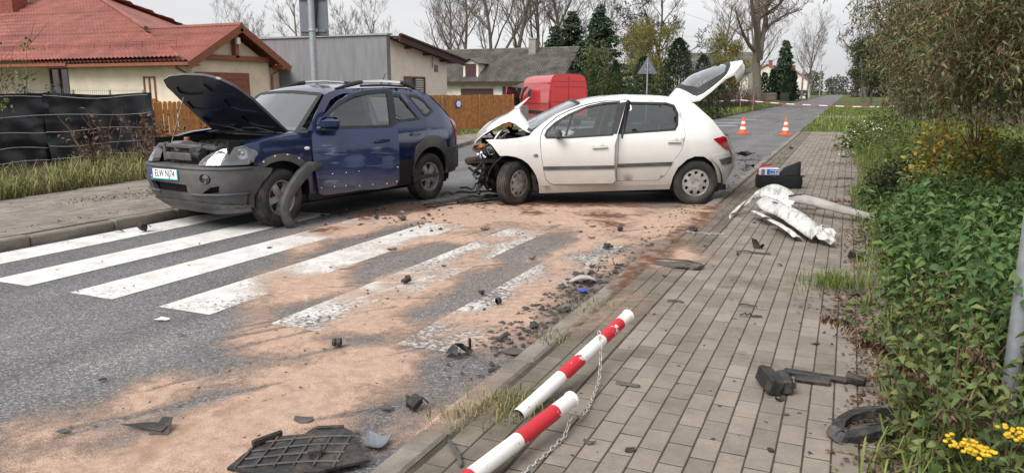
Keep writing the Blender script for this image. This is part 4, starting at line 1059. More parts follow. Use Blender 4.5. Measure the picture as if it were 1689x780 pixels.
    mb.add(vs, [(i * 5 + j, i * 5 + j + 1, i * 5 + j + 6, i * 5 + j + 5) for i in range(7) for j in range(4)])
    o = mb.build('torn_flare', M_PLAST, root, smooth=True); o['label'] = 'torn grey wheel-arch flare hanging over the front wheel'
    mo = o.modifiers.new('thickness', 'SOLIDIFY'); mo.thickness = .008
    return root
build_suv()

# ------------------------------------------------------------------ the white hatchback
def build_hatch():
    ang = math.atan2(-.444, -.896)
    root = empty('white_hatchback', (-3.42, 10.93, 0), ang, 'wrecked white hatchback with crushed nose and raised tailgate', 'car')
    bd = Body([(.15, .79), (.22, .81), (.3, .838), (.42, .855), (.5, .866), (.62, .873), (.75, .869), (.9, .85), (.98, .822), (1.1, .768), (1.25, .702), (1.4, .632), (1.47, .59), (1.52, .53)],
              [(-1.9, .34), (-1.86, .27), (-1.8, .19), (-1.7, .115), (-1.5, .05), (-1.3, .018), (-1.0, .0), (1.0, .0), (1.3, .008), (1.5, .03), (1.7, .075), (1.85, .15)])
    Ls, Rs = bd.side(1), bd.side(-1)
    rarch = [(-.922, .25), (-.95, .401), (-1.011, .533), (-1.139, .648), (-1.253, .693), (-1.386, .688), (-1.507, .613), (-1.579, .514), (-1.619, .398), (-1.631, .31)]
    farch = [(1.489, .70), (1.40, .712), (1.284, .695), (1.19, .66), (1.107, .601), (1.035, .51), (.988, .424), (.958, .33), (.943, .22)]
    sil = [(.945, .185), (-.19, .205), (-.91, .232)] + rarch + [(-1.69, .30), (-1.776, .32), (-1.836, .463), (-1.856, .564), (-1.845, .68), (-1.80, .745), (-1.765, .80), (-1.74, .95), (-1.70, .99), (-1.534, 1.193), (-1.278, 1.42), (-1.167, 1.46),
           (-.923, 1.488), (-.696, 1.50), (-.36, 1.505), (0, 1.483), (.17, 1.458), (.334, 1.422), (.695, 1.283), (.90, 1.15), (1.023, 1.06), (1.09, .985), (1.25, .955), (1.45, .935), (1.70, .915), (1.64, .87), (1.57, .80), (1.52, .74)] + farch
    fdoor = [(.905, 1.06), (.938, .96), (.940, .898), (.921, .704), (.887, .491), (.853, .376), (.80, .322), (.754, .305), (-.09, .322), (-.125, .37), (-.10, .57), (-.10, .85), (-.14, 1.0), (-.215, 1.25), (-.275, 1.475), (0, 1.462), (.17, 1.436), (.334, 1.398), (.52, 1.335), (.695, 1.250), (.83, 1.14)]
    rdoor = [(-.295, 1.475), (-.165, 1.0), (-.140, .40), (-.155, .345), (-.711, .352), (-.76, .365), (-.835, .421), (-.943, .617), (-1.065, .796), (-1.118, .974), (-1.114, 1.058), (-1.09, 1.203), (-1.045, 1.395), (-1.0, 1.445), (-.93, 1.468)]
    fwin = [(.845, .962), (.865, .99), (.835, 1.056), (.723, 1.158), (.545, 1.263), (.285, 1.375), (.058, 1.425), (-.155, 1.44), (-.06, 1.005), (.54, .965)]
    rwin = [(-.345, 1.43), (-.873, 1.42), (-.975, 1.388), (-1.018, 1.285), (-1.005, 1.133), (-.965, 1.065), (-.245, 1.02)]
    for sg, fn in ((1, Ls), (-1, Rs)):
        b = panel('body_side', sil, fn, M_WHITE, root, [fdoor, rdoor], step=.075, thick=.02)
        crumple(b, .035, 5.0, 2 + sg, lambda c: max(0, min(1, (c.x - 1.38) * 4)))
        dr = panel('rear_door', grow(rdoor, -.006), fn, M_WHITE, root, [rwin], thick=.02, off=-.001)
        panel('window', grow(rwin, .006), fn, M_GLASS_D, dr, thick=0, off=.012)
        panel('window_trim', grow(rwin, .018), fn, M_BLACK, dr, [grow(rwin, -.012)], thick=.01, off=-.003, step=.05)
        panel('pillar_trim', [(-.285, 1.455), (-.16, 1.005), (-.235, 1.005), (-.36, 1.455)], fn, M_BLACK, dr, thick=.008, off=-.006, step=.05)
        panel('rub_strip', [(-.16, .592), (-.93, .618), (-.905, .566), (-.155, .545)], fn, M_PLAST, dr, thick=.02, off=-.014, step=.06)
        mb = MB(); mb.box((-.95, sg * (bd.S(-.95, .9) + .022), .895), (.20, .022, .03), bev=.009); mb.lathe([(.001, .004), (.05, .003), (.06, -.004)], c=(-.95, sg * bd.S(-.95, .9), .905), axis='y', n=18); mb.build('handle', M_WHITE, dr, smooth=True)
        panel('tail_light', [(-1.525, .932), (-1.60, .95), (-1.683, .968), (-1.735, .948), (-1.765, .85), (-1.785, .765), (-1.70, .795), (-1.605, .866)], fn, M_REDLENS, root, thick=.02, off=-.012, step=.04)
        mb = MB(); sheet(mb, [(-1.482, .692), (-1.664, .722), (-1.80, .742), (-1.85, .67), (-1.862, .564), (-1.84, .463), (-1.78, .318), (-1.655, .30), (-1.645, .40), (-1.60, .53), (-1.53, .62)], lambda a, b, d: fn(a, b, d - .008), (), .06, .02)
        rb = mb.build('rear_bumper_side', M_WHITE, root, smooth=True)
        panel('bumper_strip', [(-1.625, .645), (-1.80, .672), (-1.858, .665), (-1.865, .575), (-1.82, .572), (-1.67, .565)], fn, M_PLAST, rb, thick=.02, off=-.020, step=.05)
        liner(root, 1.25, .31, .43, sg * .83, sg * .42); liner(root, -1.28, .31, .40, sg * .83, sg * .45)
        panel('mud_flap', [(.945, .20), (1.02, .20), (1.06, .45), (.99, .42)], fn, M_BLACK, root, thick=.01, off=.03)
        panel('sill', [(.94, .175), (-.92, .225), (-.92, .30), (.94, .29)], fn, M_WHITE, root, thick=.03, off=-.004)
        mb = MB(); mb.lathe([(.03, 0), (.026, .012), (.001, .016)], axis='y', n=14); mb.v = [(v[0] * 1.2 + 1.0, sg * (v[1] + bd.S(1.0, .71)), v[2] * .75 + .715) for v in mb.v]; mb.build('side_indicator', M_TRIMGREY, root, smooth=True)
        mb = MB(); mb.tube([(-.21, sg * .79, .3), (-.21, sg * .79, .95), (-.31, sg * .60, 1.46)], .05, 6); mb.build('centre_pillar', M_BLACK, root)
    # front doors: the left one is sprung open by a hand's breadth
    for sg, fn, op in ((1, Ls, R(5.5)), (-1, Rs, 0)):
        hx, hy = .93, sg * .86
        d = empty('front_door', (hx, hy, 0), parent=root, rot=(0, 0, -op))
        f2 = lambda a, b, q: fn(a, b, q) - Vector((hx, hy, 0))
        def dpn(name, poly, m, holes=(), thick=.03, off=0.0, step=.07):
            mb = MB(); sheet(mb, poly, lambda a, b, q: f2(a, b, q + off), holes, step, thick); return mb.build(name, m, d, smooth=True)
        sk = dpn('door_skin', grow(fdoor, -.006), M_WHITE, [fwin], .05, -.001)
        dpn('door_inner', grow(fdoor, -.02), M_TRIMGREY, [grow(fwin, .01)], 0, .05)
        dpn('window', grow(fwin, .006), M_GLASS, (), 0, .012)
        dpn('window_trim', grow(fwin, .018), M_BLACK, [grow(fwin, -.010)], .01, -.003, .05)
        dpn('pillar_trim', [(-.155, 1.43), (-.06, 1.01), (-.125, 1.01), (-.262, 1.45)], M_BLACK, (), .008, -.006, .05)
        dpn('quarter_bar', [(.505, 1.275), (.475, 1.285), (.565, .985), (.60, .985)], M_BLACK, (), .01, .004, .05)
        dpn('rub_strip', [(.89, .56), (-.10, .582), (-.10, .535), (.885, .512)], M_PLAST, (), .02, -.014, .06)
        mb = MB(); c = f2(.11, .83, 0); mb.box(c + Vector((0, sg * .022, 0)), (.22, .022, .032), Euler((0, R(3), 0)), bev=.009); mb.lathe([(.001, .004), (.05, .003), (.06, -.004)], c=c + Vector((.0, 0, .005)), axis='y', n=18); mb.build('handle', M_WHITE, d, smooth=True)
        mb = MB(); mb.box(f2(.69, 1.01, 0) + Vector((0, sg * .13, 0)), (.10, .18, .125), Euler((0, 0, R(sg * 8))), bev=.035); mb.box(f2(.66, .975, 0) + Vector((0, sg * .04, 0)), (.06, .10, .05), bev=.015); mb.build('wing_mirror', M_PLAST, d, smooth=True)
    mb = MB()                                                       # bare jamb seen in the gap
    mb.box((-.13, .80, .66), (.05, .07, .62), Euler((0, R(2), 0)), bev=.01)
    for z in (.55, .75, .88): mb.box((-.10, .835, z), (.035, .03, .06), bev=.005)
    mb.build('door_jamb', M_TRIMGREY, root)
    # roof and windscreen
    def roof_f(u, v):
        x = .36 - u * 1.56; zt = interp(x, [(-1.2, 1.45), (-1.167, 1.458), (-.923, 1.487), (-.696, 1.499), (-.36, 1.504), (0, 1.482), (.17, 1.457), (.36, 1.415)])
        ys = bd.S(x, zt - .002); return Vector((x, v * ys, zt + .045 * (1 - v * v)))
    mb = MB(); mb.grid(roof_f, np.linspace(0, 1, 22), np.linspace(-1, 1, 15)); mb.build('roof', M_WHITE_CLEAN, root, smooth='all')
    def ws_f(u, v, d=0.0):
        x = 1.06 + (.355 - 1.06) * u; z = 1.04 + (1.425 - 1.04) * u; w = .76 + (.60 - .76) * u
        return Vector((x + .16 * (1 - v * v) * (1 - .6 * u), v * w, z + (.05 + .0 * u) * (1 - v * v) + d))
    mb = MB(); mb.grid(lambda u, v: ws_f(u, v), np.linspace(.03, .97, 10), np.linspace(-.95, .95, 13)); mb.build('windscreen', M_WSHIELD, root, smooth='all')
    mb = MB()
    for us in ((0, .05), (.95, 1.01)): mb.grid(lambda u, v: ws_f(u, v, .004), us, np.linspace(-1, 1, 13))
    for vs in ((-1, -.94), (.94, 1)): mb.grid(lambda u, v: ws_f(u, v, .005), np.linspace(0, 1, 9), vs)
    mb.build('windscreen_frame', M_BLACK, root, smooth='all')
    # bonnet: buckled into a tent, two broken halves
    prof = [((.99, 1.06), .70), ((1.05, 1.12), .70), ((1.11, 1.22), .68), ((1.20, 1.345), .64), ((1.27, 1.335), .63), ((1.36, 1.27), .62), ((1.47, 1.215), .61), ((1.60, 1.12), .60), ((1.72, 1.025), .58), ((1.81, .93), .55), ((1.87, .835), .50)]
    def hood_f(i, v):
        (x, z), w = prof[i]; e = abs(v) ** 2.4
        ze = interp(x, [(.99, 1.045), (1.067, 1.01), (1.20, 1.10), (1.325, 1.185), (1.5, 1.14), (1.68, 1.03), (1.82, .90), (1.87, .82)])
        if v < 0: ze += .05
        return Vector((x + .012 * math.sin(v * 5 + i), v * w, z * (1 - e) + ze * e))
    mb = MB(); mb.grid(lambda i, v: hood_f(i, v), range(len(prof)), np.linspace(-1, 1, 21)); h = mb.build('bonnet', M_WHITE_CLEAN, root, smooth=False)
    crumple(h, .010, 5.0, 9); mo = h.modifiers.new('thickness', 'SOLIDIFY'); mo.thickness = .012
    h.data.polygons.foreach_set('use_smooth', [True] * len(h.data.polygons)); h.data.set_sharp_from_angle(angle=R(30))
    mb = MB(); mb.add([(1.24, -.35, 1.33), (1.02, -.45, 1.485), (1.0, -.42, 1.50), (1.19, -.15, 1.335)], [(0, 1, 2, 3)]); f_ = mb.build('torn_edge', M_WHITE_CLEAN, h); mo = f_.modifiers.new('thickness', 'SOLIDIFY'); mo.thickness = .012
    mb = MB(); mb.grid(lambda i, v: hood_f(i, v * .93) - Vector((0, 0, .03)), range(2, len(prof)), np.linspace(-1, 1, 9)); mb.build('bonnet_liner', M_DARK, h)
    # front damage
    mb = MB(); mb.box((1.30, 0, .62), (.9, 1.28, .05)); mb.box((1.02, 0, .75), (.05, 1.46, .62)); mb.box((1.40, -.62, .72), (.7, .04, .30)); mb.build('engine_bay_tub', M_DARK, root)
    mb = MB(); mb.box((1.34, -.05, .74), (.44, .74, .34), Euler((0, R(8), R(5))), bev=.05); mb.box((1.30, .15, .93), (.30, .40, .10), Euler((0, R(-12), R(12))), bev=.03)
    for k in range(7):
        a = [Vector((random.uniform(1.2, 1.62), random.uniform(-.5, .62), random.uniform(.75, 1.02)))]
        for q in range(3): a.append(a[-1] + Vector((random.uniform(-.14, .14), random.uniform(-.14, .18), random.uniform(-.12, .10))))
        mb.tube(a, random.uniform(.010, .03), 7)
    mb.build('engine', M_BLACK, root, smooth=True)
    mb = MB(); mb.tube([(1.60, .60, .86), (1.52, .58, .98), (1.46, .55, 1.05)], [.02, .025, .02], 8); mb.tube([(1.50, .58, .93), (1.40, .55, 1.0), (1.38, .5, .92)], .014, 7); mb.tube([(1.70, .55, .82), (1.60, .6, .90), (1.54, .6, .85)], .012, 6); mb.build('bent_brackets', M_STEEL, root, smooth=True)
    mb = MB(); mb.box((1.60, .05, .56), (.10, .95, .46), Euler((0, R(14), R(6))), bev=.02)
    for k in range(10): mb.box((1.665, .05, .40 + k * .036), (.012, .9, .008), Euler((0, R(14), R(6))))
    mb.build('radiator', M_RUSTY, root)
    mb = MB(); mb.box((1.62, .30, .575), (.30, .16, .13), Euler((0, R(-4), R(-10))), bev=.02); mb.box((1.86, .22, .585), (.26, .18, .11), Euler((0, R(3), R(14))), bev=.03); mb.box((1.75, -.30, .55), (.12, 1.0, .12), Euler((0, 0, R(-12))), bev=.02); mb.build('bumper_beam', M_RUSTY, root, smooth=True)
    mb = MB(); mb.box((1.56, .22, .40), (.26, .52, .42), Euler((.1, .25, .2)), bev=.06); mb.lathe([(.001, -.03), (.085, -.03), (.09, 0), (.06, .02), (.001, .02)], c=(1.70, .38, .36), axis='x', n=18); mb.lathe([(.001, -.03), (.06, -.03), (.06, .02), (.001, .02)], c=(1.69, .22, .28), axis='x', n=16); mb.build('gearbox', M_BLACK, root, smooth=True)
    # broken headlight hanging out
    hlp = empty('headlight', (1.68, .52, .74), parent=root, rot=(R(20), R(25), R(35)))
    mb = MB(); mb.box((0, 0, 0), (.12, .26, .17), bev=.035); mb.build('lamp_housing', M_BLACK, hlp, smooth=True)
    mb = MB(); mb.lathe([(.065, .04), (.06, .01), (.03, -.02), (.001, -.02)], c=(.05, .04, 0), axis='x', n=18); mb.lathe([(.05, .04), (.045, .01), (.02, -.02), (.001, -.02)], c=(.05, -.08, .01), axis='x', n=18); mb.build('reflector', M_CHROME, hlp, smooth=True)
    mb = MB(); mb.box((.02, .145, -.01), (.10, .02, .12), bev=.008); mb.build('lens', M_LENS, hlp)
    mb = MB(); mb.box((1.79, .42, .80), (.10, .30, .07), Euler((R(12), R(10), R(30))), bev=.02); mb.build('broken_indicator', M_AMBER, root, smooth=True)
    mb = MB(); mb.box((1.76, .40, .775), (.10, .26, .05), Euler((R(18), R(10), R(30))), bev=.015); mb.build('lamp_shell', M_PAPER, root, smooth=True)
    # tangle of hoses, brackets and plastic below
    for k in range(16):
        mb = MB(); a = [Vector((random.uniform(1.5, 1.86), random.uniform(.05, .55), random.uniform(.16, .62)))]
        for q in range(4): a.append(a[-1] + Vector((random.uniform(-.09, .09), random.uniform(-.10, .10), random.uniform(-.10, .07))))
        for p in a: p.z = max(.05, p.z)
        mb.tube(a, random.uniform(.008, .026), 7); mb.build('hose', (M_BLACK, M_BLACK, M_RUSTY, M_STEEL)[k % 4], root, smooth=True)
    for k in range(9):
        mb = MB(); mb.box((random.uniform(1.52, 1.82), random.uniform(.05, .52), random.uniform(.20, .55)), (random.uniform(.06, .18), random.uniform(.05, .16), random.uniform(.05, .2)), Euler((random.uniform(-.6, .6), random.uniform(-.6, .6), random.uniform(-1, 1))), bev=.012)
        mb.build('broken_bracket', (M_BLACK, M_RUSTY, M_BLACK)[k % 3], root, smooth=True)
    # tailgate raised: spine bulges above the near edge
    sp = [(-1.07, 1.50), (-1.2, 1.66), (-1.38, 1.83), (-1.60, 1.92), (-1.9, 2.01), (-2.12, 2.045)]; ed = [(-1.17, 1.455), (-1.35, 1.49), (-1.50, 1.61), (-1.62, 1.72), (-1.70, 1.785), (-1.84, 1.85)]
    def tg(t, v, d=0.0):
        T = t * 5; a = np.array([interp(T, [(k, p[0]) for k, p in enumerate(sp)]), interp(T, [(k, p[1]) for k, p in enumerate(sp)])]); b = np.array([interp(T, [(k, p[0]) for k, p in enumerate(ed)]), interp(T, [(k, p[1]) for k, p in enumerate(ed)])])
        e = abs(v) ** 2; q = a * (1 - e) + b * e; w = .56 + .05 * math.sin(t * 3.14)
        return Vector((q[0] - .4 * d, v * w, q[1] - d * .9))
    tgo = empty('tailgate', parent=root)
    frame = [(-.02, -1), (1, -1), (1, 1), (-.02, 1)]; hole = smooth_poly([(.20, -.80), (.24, -.93), (.5, -.955), (.76, -.955), (.80, -.85), (.80, .85), (.76, .955), (.5, .955), (.24, .93), (.20, .80)], 1)
    mb = MB(); sheet(mb, [(0, -1), (1, -1), (1, 1), (0, 1)], lambda a, b, d: tg(a, b, d), [hole], .07, .035); mb.build('tailgate_skin', M_WHITE_CLEAN, tgo, smooth=True)
    mb = MB(); sheet(mb, grow(hole, .028), lambda a, b, d: tg(a, b, d - .004), [smooth_poly([(.24, -.74), (.5, -.80), (.75, -.80), (.77, -.6), (.77, .6), (.75, .80), (.5, .80), (.24, .74)], 1)], .05, .01); mb.build('glass_border', M_BLACK, tgo, smooth=True)
    mb = MB(); sheet(mb, hole, lambda a, b, d: tg(a, b, d + .004), (), .06, 0); mb.build('rear_window', M_WSHIELD, tgo, smooth='all')
    mb = MB(); sheet(mb, [(.76, -.98), (.99, -.95), (.99, .95), (.76, .98)], lambda a, b, d: tg(a, b, d + .05), (), .08, 0); mb.build('tailgate_lining', M_BLACK, tgo)
    mb = MB(); mb.tube([tg(.72, -.1, -.03), tg(.55, -.35, -.03), tg(.42, -.62, -.02)], .012, 6); mb.lathe([(.03, 0), (.03, .03), (.001, .03)], c=tg(.73, -.08, 0), n=10); mb.build('rear_wiper', M_BLACK, tgo)
    mb = MB(); mb.grid(lambda u, v: tg(1, v, 0) + Vector((-.03 * u - .03 * math.sin(u * 3), 0, -.02 - .15 * u)), np.linspace(0, 1, 4), np.linspace(-1, 1, 9)); mb.build('tailgate_lip', M_WHITE_CLEAN, tgo, smooth='all')
    for y in (.5, -.5):
        mb = MB(); mb.tube([(-1.36, y, 1.34), (-1.47, y, 1.56)], .009, 6); mb.build('gas_strut', M_BLACK, root)
    # rear closing surfaces
    def back_f(u, v):
        z = .30 + u * .66; x = -interp(z, [(.3, 1.74), (.45, 1.85), (.58, 1.90), (.70, 1.88), (.8, 1.80), (.96, 1.74)]); return Vector((x - .20 * (1 - v * v), v * bd.S(max(x, -1.84), z) * .995, z))
    mb = MB(); mb.grid(back_f, np.linspace(0, 1, 10), np.linspace(-1, 1, 13)); mb.build('rear_bumper', M_WHITE, root, smooth='all')
    mb = MB(); mb.box((-1.35, 0, .62), (.9, 1.3, .06)); mb.build('boot_floor', M_BLACK, root)
    # cabin
    mb = MB(); mb.box((-.4, 0, .24), (2.7, 1.52, .08)); mb.box((-.1, 0, .19), (3.2, 1.1, .08)); mb.build('floor_pan', M_DARK, root)
    for y in (.34, -.34): seat(root, -.02, y, .30, .5)
    mb = MB(); mb.box((-.85, 0, .50), (.5, 1.2, .2), bev=.05); mb.box((-1.12, 0, .82), (.16, 1.2, .58), Euler((0, R(-16), 0)), bev=.05)
    for y in (-.38, .38): mb.box((-1.23, y, 1.17), (.09, .24, .14), bev=.03)
    mb.build('rear_bench', M_SEAT, root, smooth=True)
    mb = MB(); mb.box((.80, 0, .90), (.46, 1.36, .18), bev=.06); mb.build('dashboard', M_TRIMGREY, root, smooth=True)
    mb = MB(); mb.box((.52, .20, .95), (.22, .42, .16), Euler((.2, .3, .4)), bev=.07); o = mb.build('airbag', M_PAPER, root, smooth=True); crumple(o, .03, 8, 4)
    steering(root, .46, .34, .90)
    # wheels: the left front one is knocked far out of line
    tyre = tyre_mesh(.315, .195, .195); rim = rim_hubcap(.196, .175)
    wheel(root, 1.285, .70, .312, .315, .195, .195, rim, tyre, R(48), R(-3)); wheel(root, 1.30, -.73, .312, .315, .195, .195, rim, tyre, R(20))
    wheel(root, -1.29, .735, .312, .315, .195, .195, rim, tyre); wheel(root, -1.29, -.735, .312, .315, .195, .195, rim, tyre)
    return root
build_hatch()

# ================================================================== BUILDINGS, FENCES, SIGNS
M_CREAM = mat('cream_render', (0.74, 0.645, 0.51), 0.92, var=0.07, scale=2.0, bump=0.15, bscale=80, dirt=(0.60, 0.52, 0.41))
M_CREAM2 = mat('pale_render', (0.78, 0.725, 0.62), 0.92, var=0.07, scale=2.0, bump=0.15, bscale=80)
M_OLDWHITE = mat('old_whitewash', (0.76, 0.715, 0.63), 0.92, var=0.08, scale=2.5, dirt=(0.52, 0.47, 0.40))
M_ROOFRED = mat('red_metal_tile', (0.265, 0.078, 0.058), 0.55, var=0.2, scale=1.0, dirt=(0.15, 0.058, 0.046))
M_BRICKRED = mat('red_chimney_brick', (0.24, 0.062, 0.045), 0.75, var=0.25, scale=6)
M_REDWOOD = mat('red_brown_wood', (0.24, 0.075, 0.04), 0.6, var=0.2, scale=10)
M_DKBROWN = mat('dark_brown_boards', (0.055, 0.022, 0.02), 0.6, var=0.2, scale=8)
M_GREYR = None
def grey_render():
    m, nt, b = new_mat('grey_render'); L = nt.links; tcn = nnode(nt, 'ShaderNodeTexCoord')
    mp_ = nnode(nt, 'ShaderNodeMapping'); mp_.inputs['Scale'].default_value = (3, 3, .5); L.new(tcn.outputs['Object'], mp_.inputs[0])
    n = nnode(nt, 'ShaderNodeTexNoise', Scale=1.6, Detail=8.0, Roughness=.65); L.new(mp_.outputs[0], n.inputs['Vector'])
    r = ramp(nt, [(.3, (.175, .177, .185)), (.7, (.25, .252, .262))]); L.new(n.outputs[0], r.inputs[0]); L.new(r.outputs[0], b.inputs['Base Color']); b.inputs['Roughness'].default_value = .95
    return m
M_GREYR = grey_render()
M_ETERNIT = mat('grey_corrugated_sheet', (0.13, 0.12, 0.105), 0.9, var=0.3, scale=2, dirt=(0.04, 0.036, 0.03))
M_CONC = mat('concrete', (0.30, 0.28, 0.255), 0.9, var=0.2, scale=6, bump=0.3, dirt=(0.16, 0.15, 0.12))
M_GALV = mat('galvanised_steel', (0.36, 0.38, 0.40), 0.5, 0.55, var=0.12, scale=20)
M_SIGNBACK = mat('sign_back_grey', (0.17, 0.185, 0.205), 0.5, 0.3, var=0.1, scale=5)
M_TARP = mat('black_tarpaulin', (0.010, 0.011, 0.016), 0.42, var=0.4, scale=3, bump=0.25, bscale=14)
M_ROPE = mat('white_cord', (0.55, 0.55, 0.53), 0.8)
M_PICKET = mat('orange_stained_wood', (0.50, 0.21, 0.05), 0.6, var=0.25, scale=6, rnd=0.14)
M_REED = mat('brown_stained_slats', (0.40, 0.17, 0.048), 0.7, var=0.3, scale=7)
M_PANE = mat('window_pane', (0.045, 0.052, 0.058), 0.08, coat=0.5, spec=0.8)
M_BLIND = mat('window_blind', (0.45, 0.46, 0.46), 0.7)
M_WOODPOST = mat('weathered_post', (0.22, 0.18, 0.13), 0.85, var=0.25, scale=8)

def wave_roof(name, m, parent, e0, e1, r0, r1, course=0.35, wave=0.2, amp=0.055, step=0.055, du=0.034, nv=None, thick=0.05):
    """sheet roof slope from eave e0-e1 to ridge r0-r1 with pressed tile courses"""
    e0, e1, r0, r1 = map(Vector, (e0, e1, r0, r1)); U = (e1 - e0); Ln = U.length; Un = U / Ln
    sl = ((r0 + r1) / 2 - (e0 + e1) / 2); SL = (sl - Un * sl.dot(Un)).length; N = Un.cross(sl).normalized()
    if N.z < 0: N = -N
    us = np.linspace(0, 1, max(2, int(Ln / du))); vs = []
    if course:
        k = 0
        while k * course < SL: vs += [k * course, min(SL, k * course + .03), min(SL, (k + .7) * course)]; k += 1
        vs += [SL]
    else: vs = list(np.linspace(0, SL, nv or 6))
    mb = MB()
    def fn(i, j):
        v = vs[j] / SL; a = e0 + (r0 - e0) * v; b_ = e1 + (r1 - e1) * v; p = a + (b_ - a) * float(us[i]); c = (p - e0).dot(Un)
        h = amp * (0.5 + 0.5 * math.sin(2 * math.pi * c / wave))
        if course: h += step * (1 - ((vs[j] / course) % 1.0))
        return p + N * h
    mb.grid(fn, range(len(us)), range(len(vs)))
    o = mb.build(name, m, parent, smooth='all' if not course else True)
    return o

def window(parent, name, c, w, h, axis, fm, depth=0.10, bars=1, pane=None, sill=True, out=1):
    """recessed window with frame, pane and sill on a wall facing axis ('x' or '-y')"""
    M = Matrix.Identity(3) if axis == '-y' else Matrix.Rotation(R(90), 3, 'Z')
    e = empty(name, c, parent=parent, rot=(0, 0, 0 if axis == '-y' else R(90)))
    f = .06; mb = MB()
    mb.box((0, -.02, h / 2 - f / 2), (w, .08, f)); mb.box((0, -.02, -h / 2 + f / 2), (w, .08, f))
    for s in (-1, 1): mb.box((s * (w / 2 - f / 2), -.02, 0), (f, .08, h - 2 * f - .004))
    for k in range(bars): mb.box(((k + 1) * w / (bars + 1) - w / 2, -.025, 0), (f, .07, h - 2 * f - .004))
    mb.build('frame', fm, e)
    mb = MB(); mb.box((0, .0, 0), (w - .04, .02, h - .04)); mb.build('pane', pane or M_PANE, e)
    if sill: mb = MB(); mb.box((0, -.08, -h / 2 - .03), (w + .12, .2, .045)); mb.build('sill', fm, e)
    return e

def build_bungalow():
    h = empty('red_roof_house', (-22, 21, 0), label='cream bungalow with red tiled roof and brick chimney behind black tarpaulin fence', cat='house')
    P = lambda x, y, z: Vector((x + 22, y - 21, z))
    mb = MB(); mb.box(P(-22.9, 20.7, 1.30), (6.0, 3.65, 2.60)); mb.prism([(18.88, 2.60), (22.52, 2.60), (20.7, 3.56)], lambda a, b, t: P(t, a, b), -25.8, -19.9)
    mb.build('wall', M_CREAM, h)
    mb = MB(); mb.box(P(-34, 25.2, 1.35), (16.5, 11.0, 2.7)); mb.box(P(-25.25, 19.2, 1.3), (.55, .55, 2.58)); mb.build('wall', M_CREAM, h)
    # garage roof
    z0, zr = 2.50, 3.78
    g1 = wave_roof('roof', M_ROOFRED, h, P(-27.2, 18.35, z0), P(-19.45, 18.35, z0), P(-27.2, 20.75, zr), P(-19.45, 20.75, zr))
    wave_roof('roof', M_ROOFRED, h, P(-19.45, 23.15, z0), P(-27.2, 23.15, z0), P(-19.45, 20.75, zr), P(-27.2, 20.75, zr))
    # main hip roof
    g2 = wave_roof('roof', M_ROOFRED, h, P(-48, 18.3, 2.62), P(-19.6, 18.3, 2.62), P(-42, 24.4, 6.05), P(-31.8, 24.4, 6.05), du=.05)
    mb = MB(); mb.add([P(-23.4, 20.2, 3.72), P(-25.2, 30.6, 2.56), P(-31.8, 24.4, 6.05)], [(0, 1, 2)]); mb.build('roof', M_ROOFRED, h)
    wave_roof('roof', M_ROOFRED, h, P(-25.2, 30.6, 2.56), P(-48, 30.6, 2.56), P(-31.2, 24.4, 6.05), P(-42, 24.4, 6.05), du=.2)
    for a, b in ((P(-19.4, 20.75, zr + .06), P(-27.0, 20.75, zr + .06)), (P(-23.3, 20.15, 3.80), P(-31.8, 24.4, 6.14)), (P(-31.8, 24.4, 6.12), P(-42, 24.4, 6.12))):
        mb = MB(); mb.tube([a, b], .08, 8); mb.build('ridge_cap', M_ROOFRED, h, smooth=True)
    for y0, z0_, y1, z1_ in ((18.33, 2.47, 20.75, 3.80), (23.17, 2.47, 20.75, 3.80)):      # verge boards of the gable
        d = Vector((0, y1 - y0, z1_ - z0_)); mb = MB(); mb.box(P(-19.42, (y0 + y1) / 2, (z0_ + z1_) / 2 - .07), (.05, d.length + .04, .24), Euler((math.atan2(d.z, d.y) if d.y > 0 else math.atan2(-d.z, -d.y), 0, 0))); mb.build('verge_board', M_REDWOOD, h)
    mb = MB(); mb.box(P(-19.75, 20.7, 2.72), (.16, 3.3, .16)); mb.box(P(-19.75, 20.75, 3.12), (.16, .16, .78)); mb.box(P(-19.65, 18.62, 2.46), (.5, .14, .16)); mb.box(P(-19.65, 22.8, 2.46), (.5, .14, .16)); mb.build('gable_truss', M_REDWOOD, h)
    mb = MB(); mb.box(P(-19.62, 20.75, 3.30), (.12, .16, .24), bev=.02); mb.build('gable_lamp', M_PAPER, h)
    mb = MB(); mb.box(P(-23.3, 18.38, 2.46), (7.7, .12, .10)); mb.box(P(-36, 18.34, 2.5), (21.6, .12, .10)); mb.box(P(-23.3, 18.62, 2.42), (7.6, .48, .03)); mb.box(P(-36, 18.7, 2.46), (21, .7, .03)); mb.build('gutter', M_REDWOOD, h)
    mb = MB(); mb.tube([P(-20.1, 18.36, 2.44), P(-20.1, 18.40, 2.34), P(-20.1, 18.80, 2.18), P(-20.1, 18.82, .1)], .05, 8); mb.build('downpipe', M_REDWOOD, h, smooth=True)
    mb = MB(); mb.tube([P(-19.7, 23.1, 2.44), P(-19.8, 22.95, 2.34), P(-19.85, 22.62, 2.2), P(-19.85, 22.6, .1)], .05, 8); mb.build('downpipe', M_REDWOOD, h, smooth=True)
    for x0, x1, y, z in ((-26.9, -20.6, 18.98, 3.16), (-44, -27.2, 18.98, 3.16)):                # snow guards
        mb = MB()
        for dz in (.0, .09): mb.tube([P(x0, y, z + dz), P(x1, y, z + dz)], .012, 5)
        n = int((x1 - x0) / .75)
        for k in range(n + 1): x = x0 + (x1 - x0) * k / n; mb.tube([P(x, y - .03, z - .12), P(x, y, z + .1)], .015, 5)
        for k in range(n * 6): x = x0 + (x1 - x0) * k / (n * 6); mb.tube([P(x, y, z), P(x, y, z + .09)], .006, 4)
        mb.build('snow_guard', M_ROOFRED, h)
    mb = MB()                                                        # brick chimney in courses
    for k in range(26): mb.box(P(-34.1, 22.6, 4.2 + k * .085), (.90 + .012 * (k % 2), .70 + .012 * (k % 2), .078))
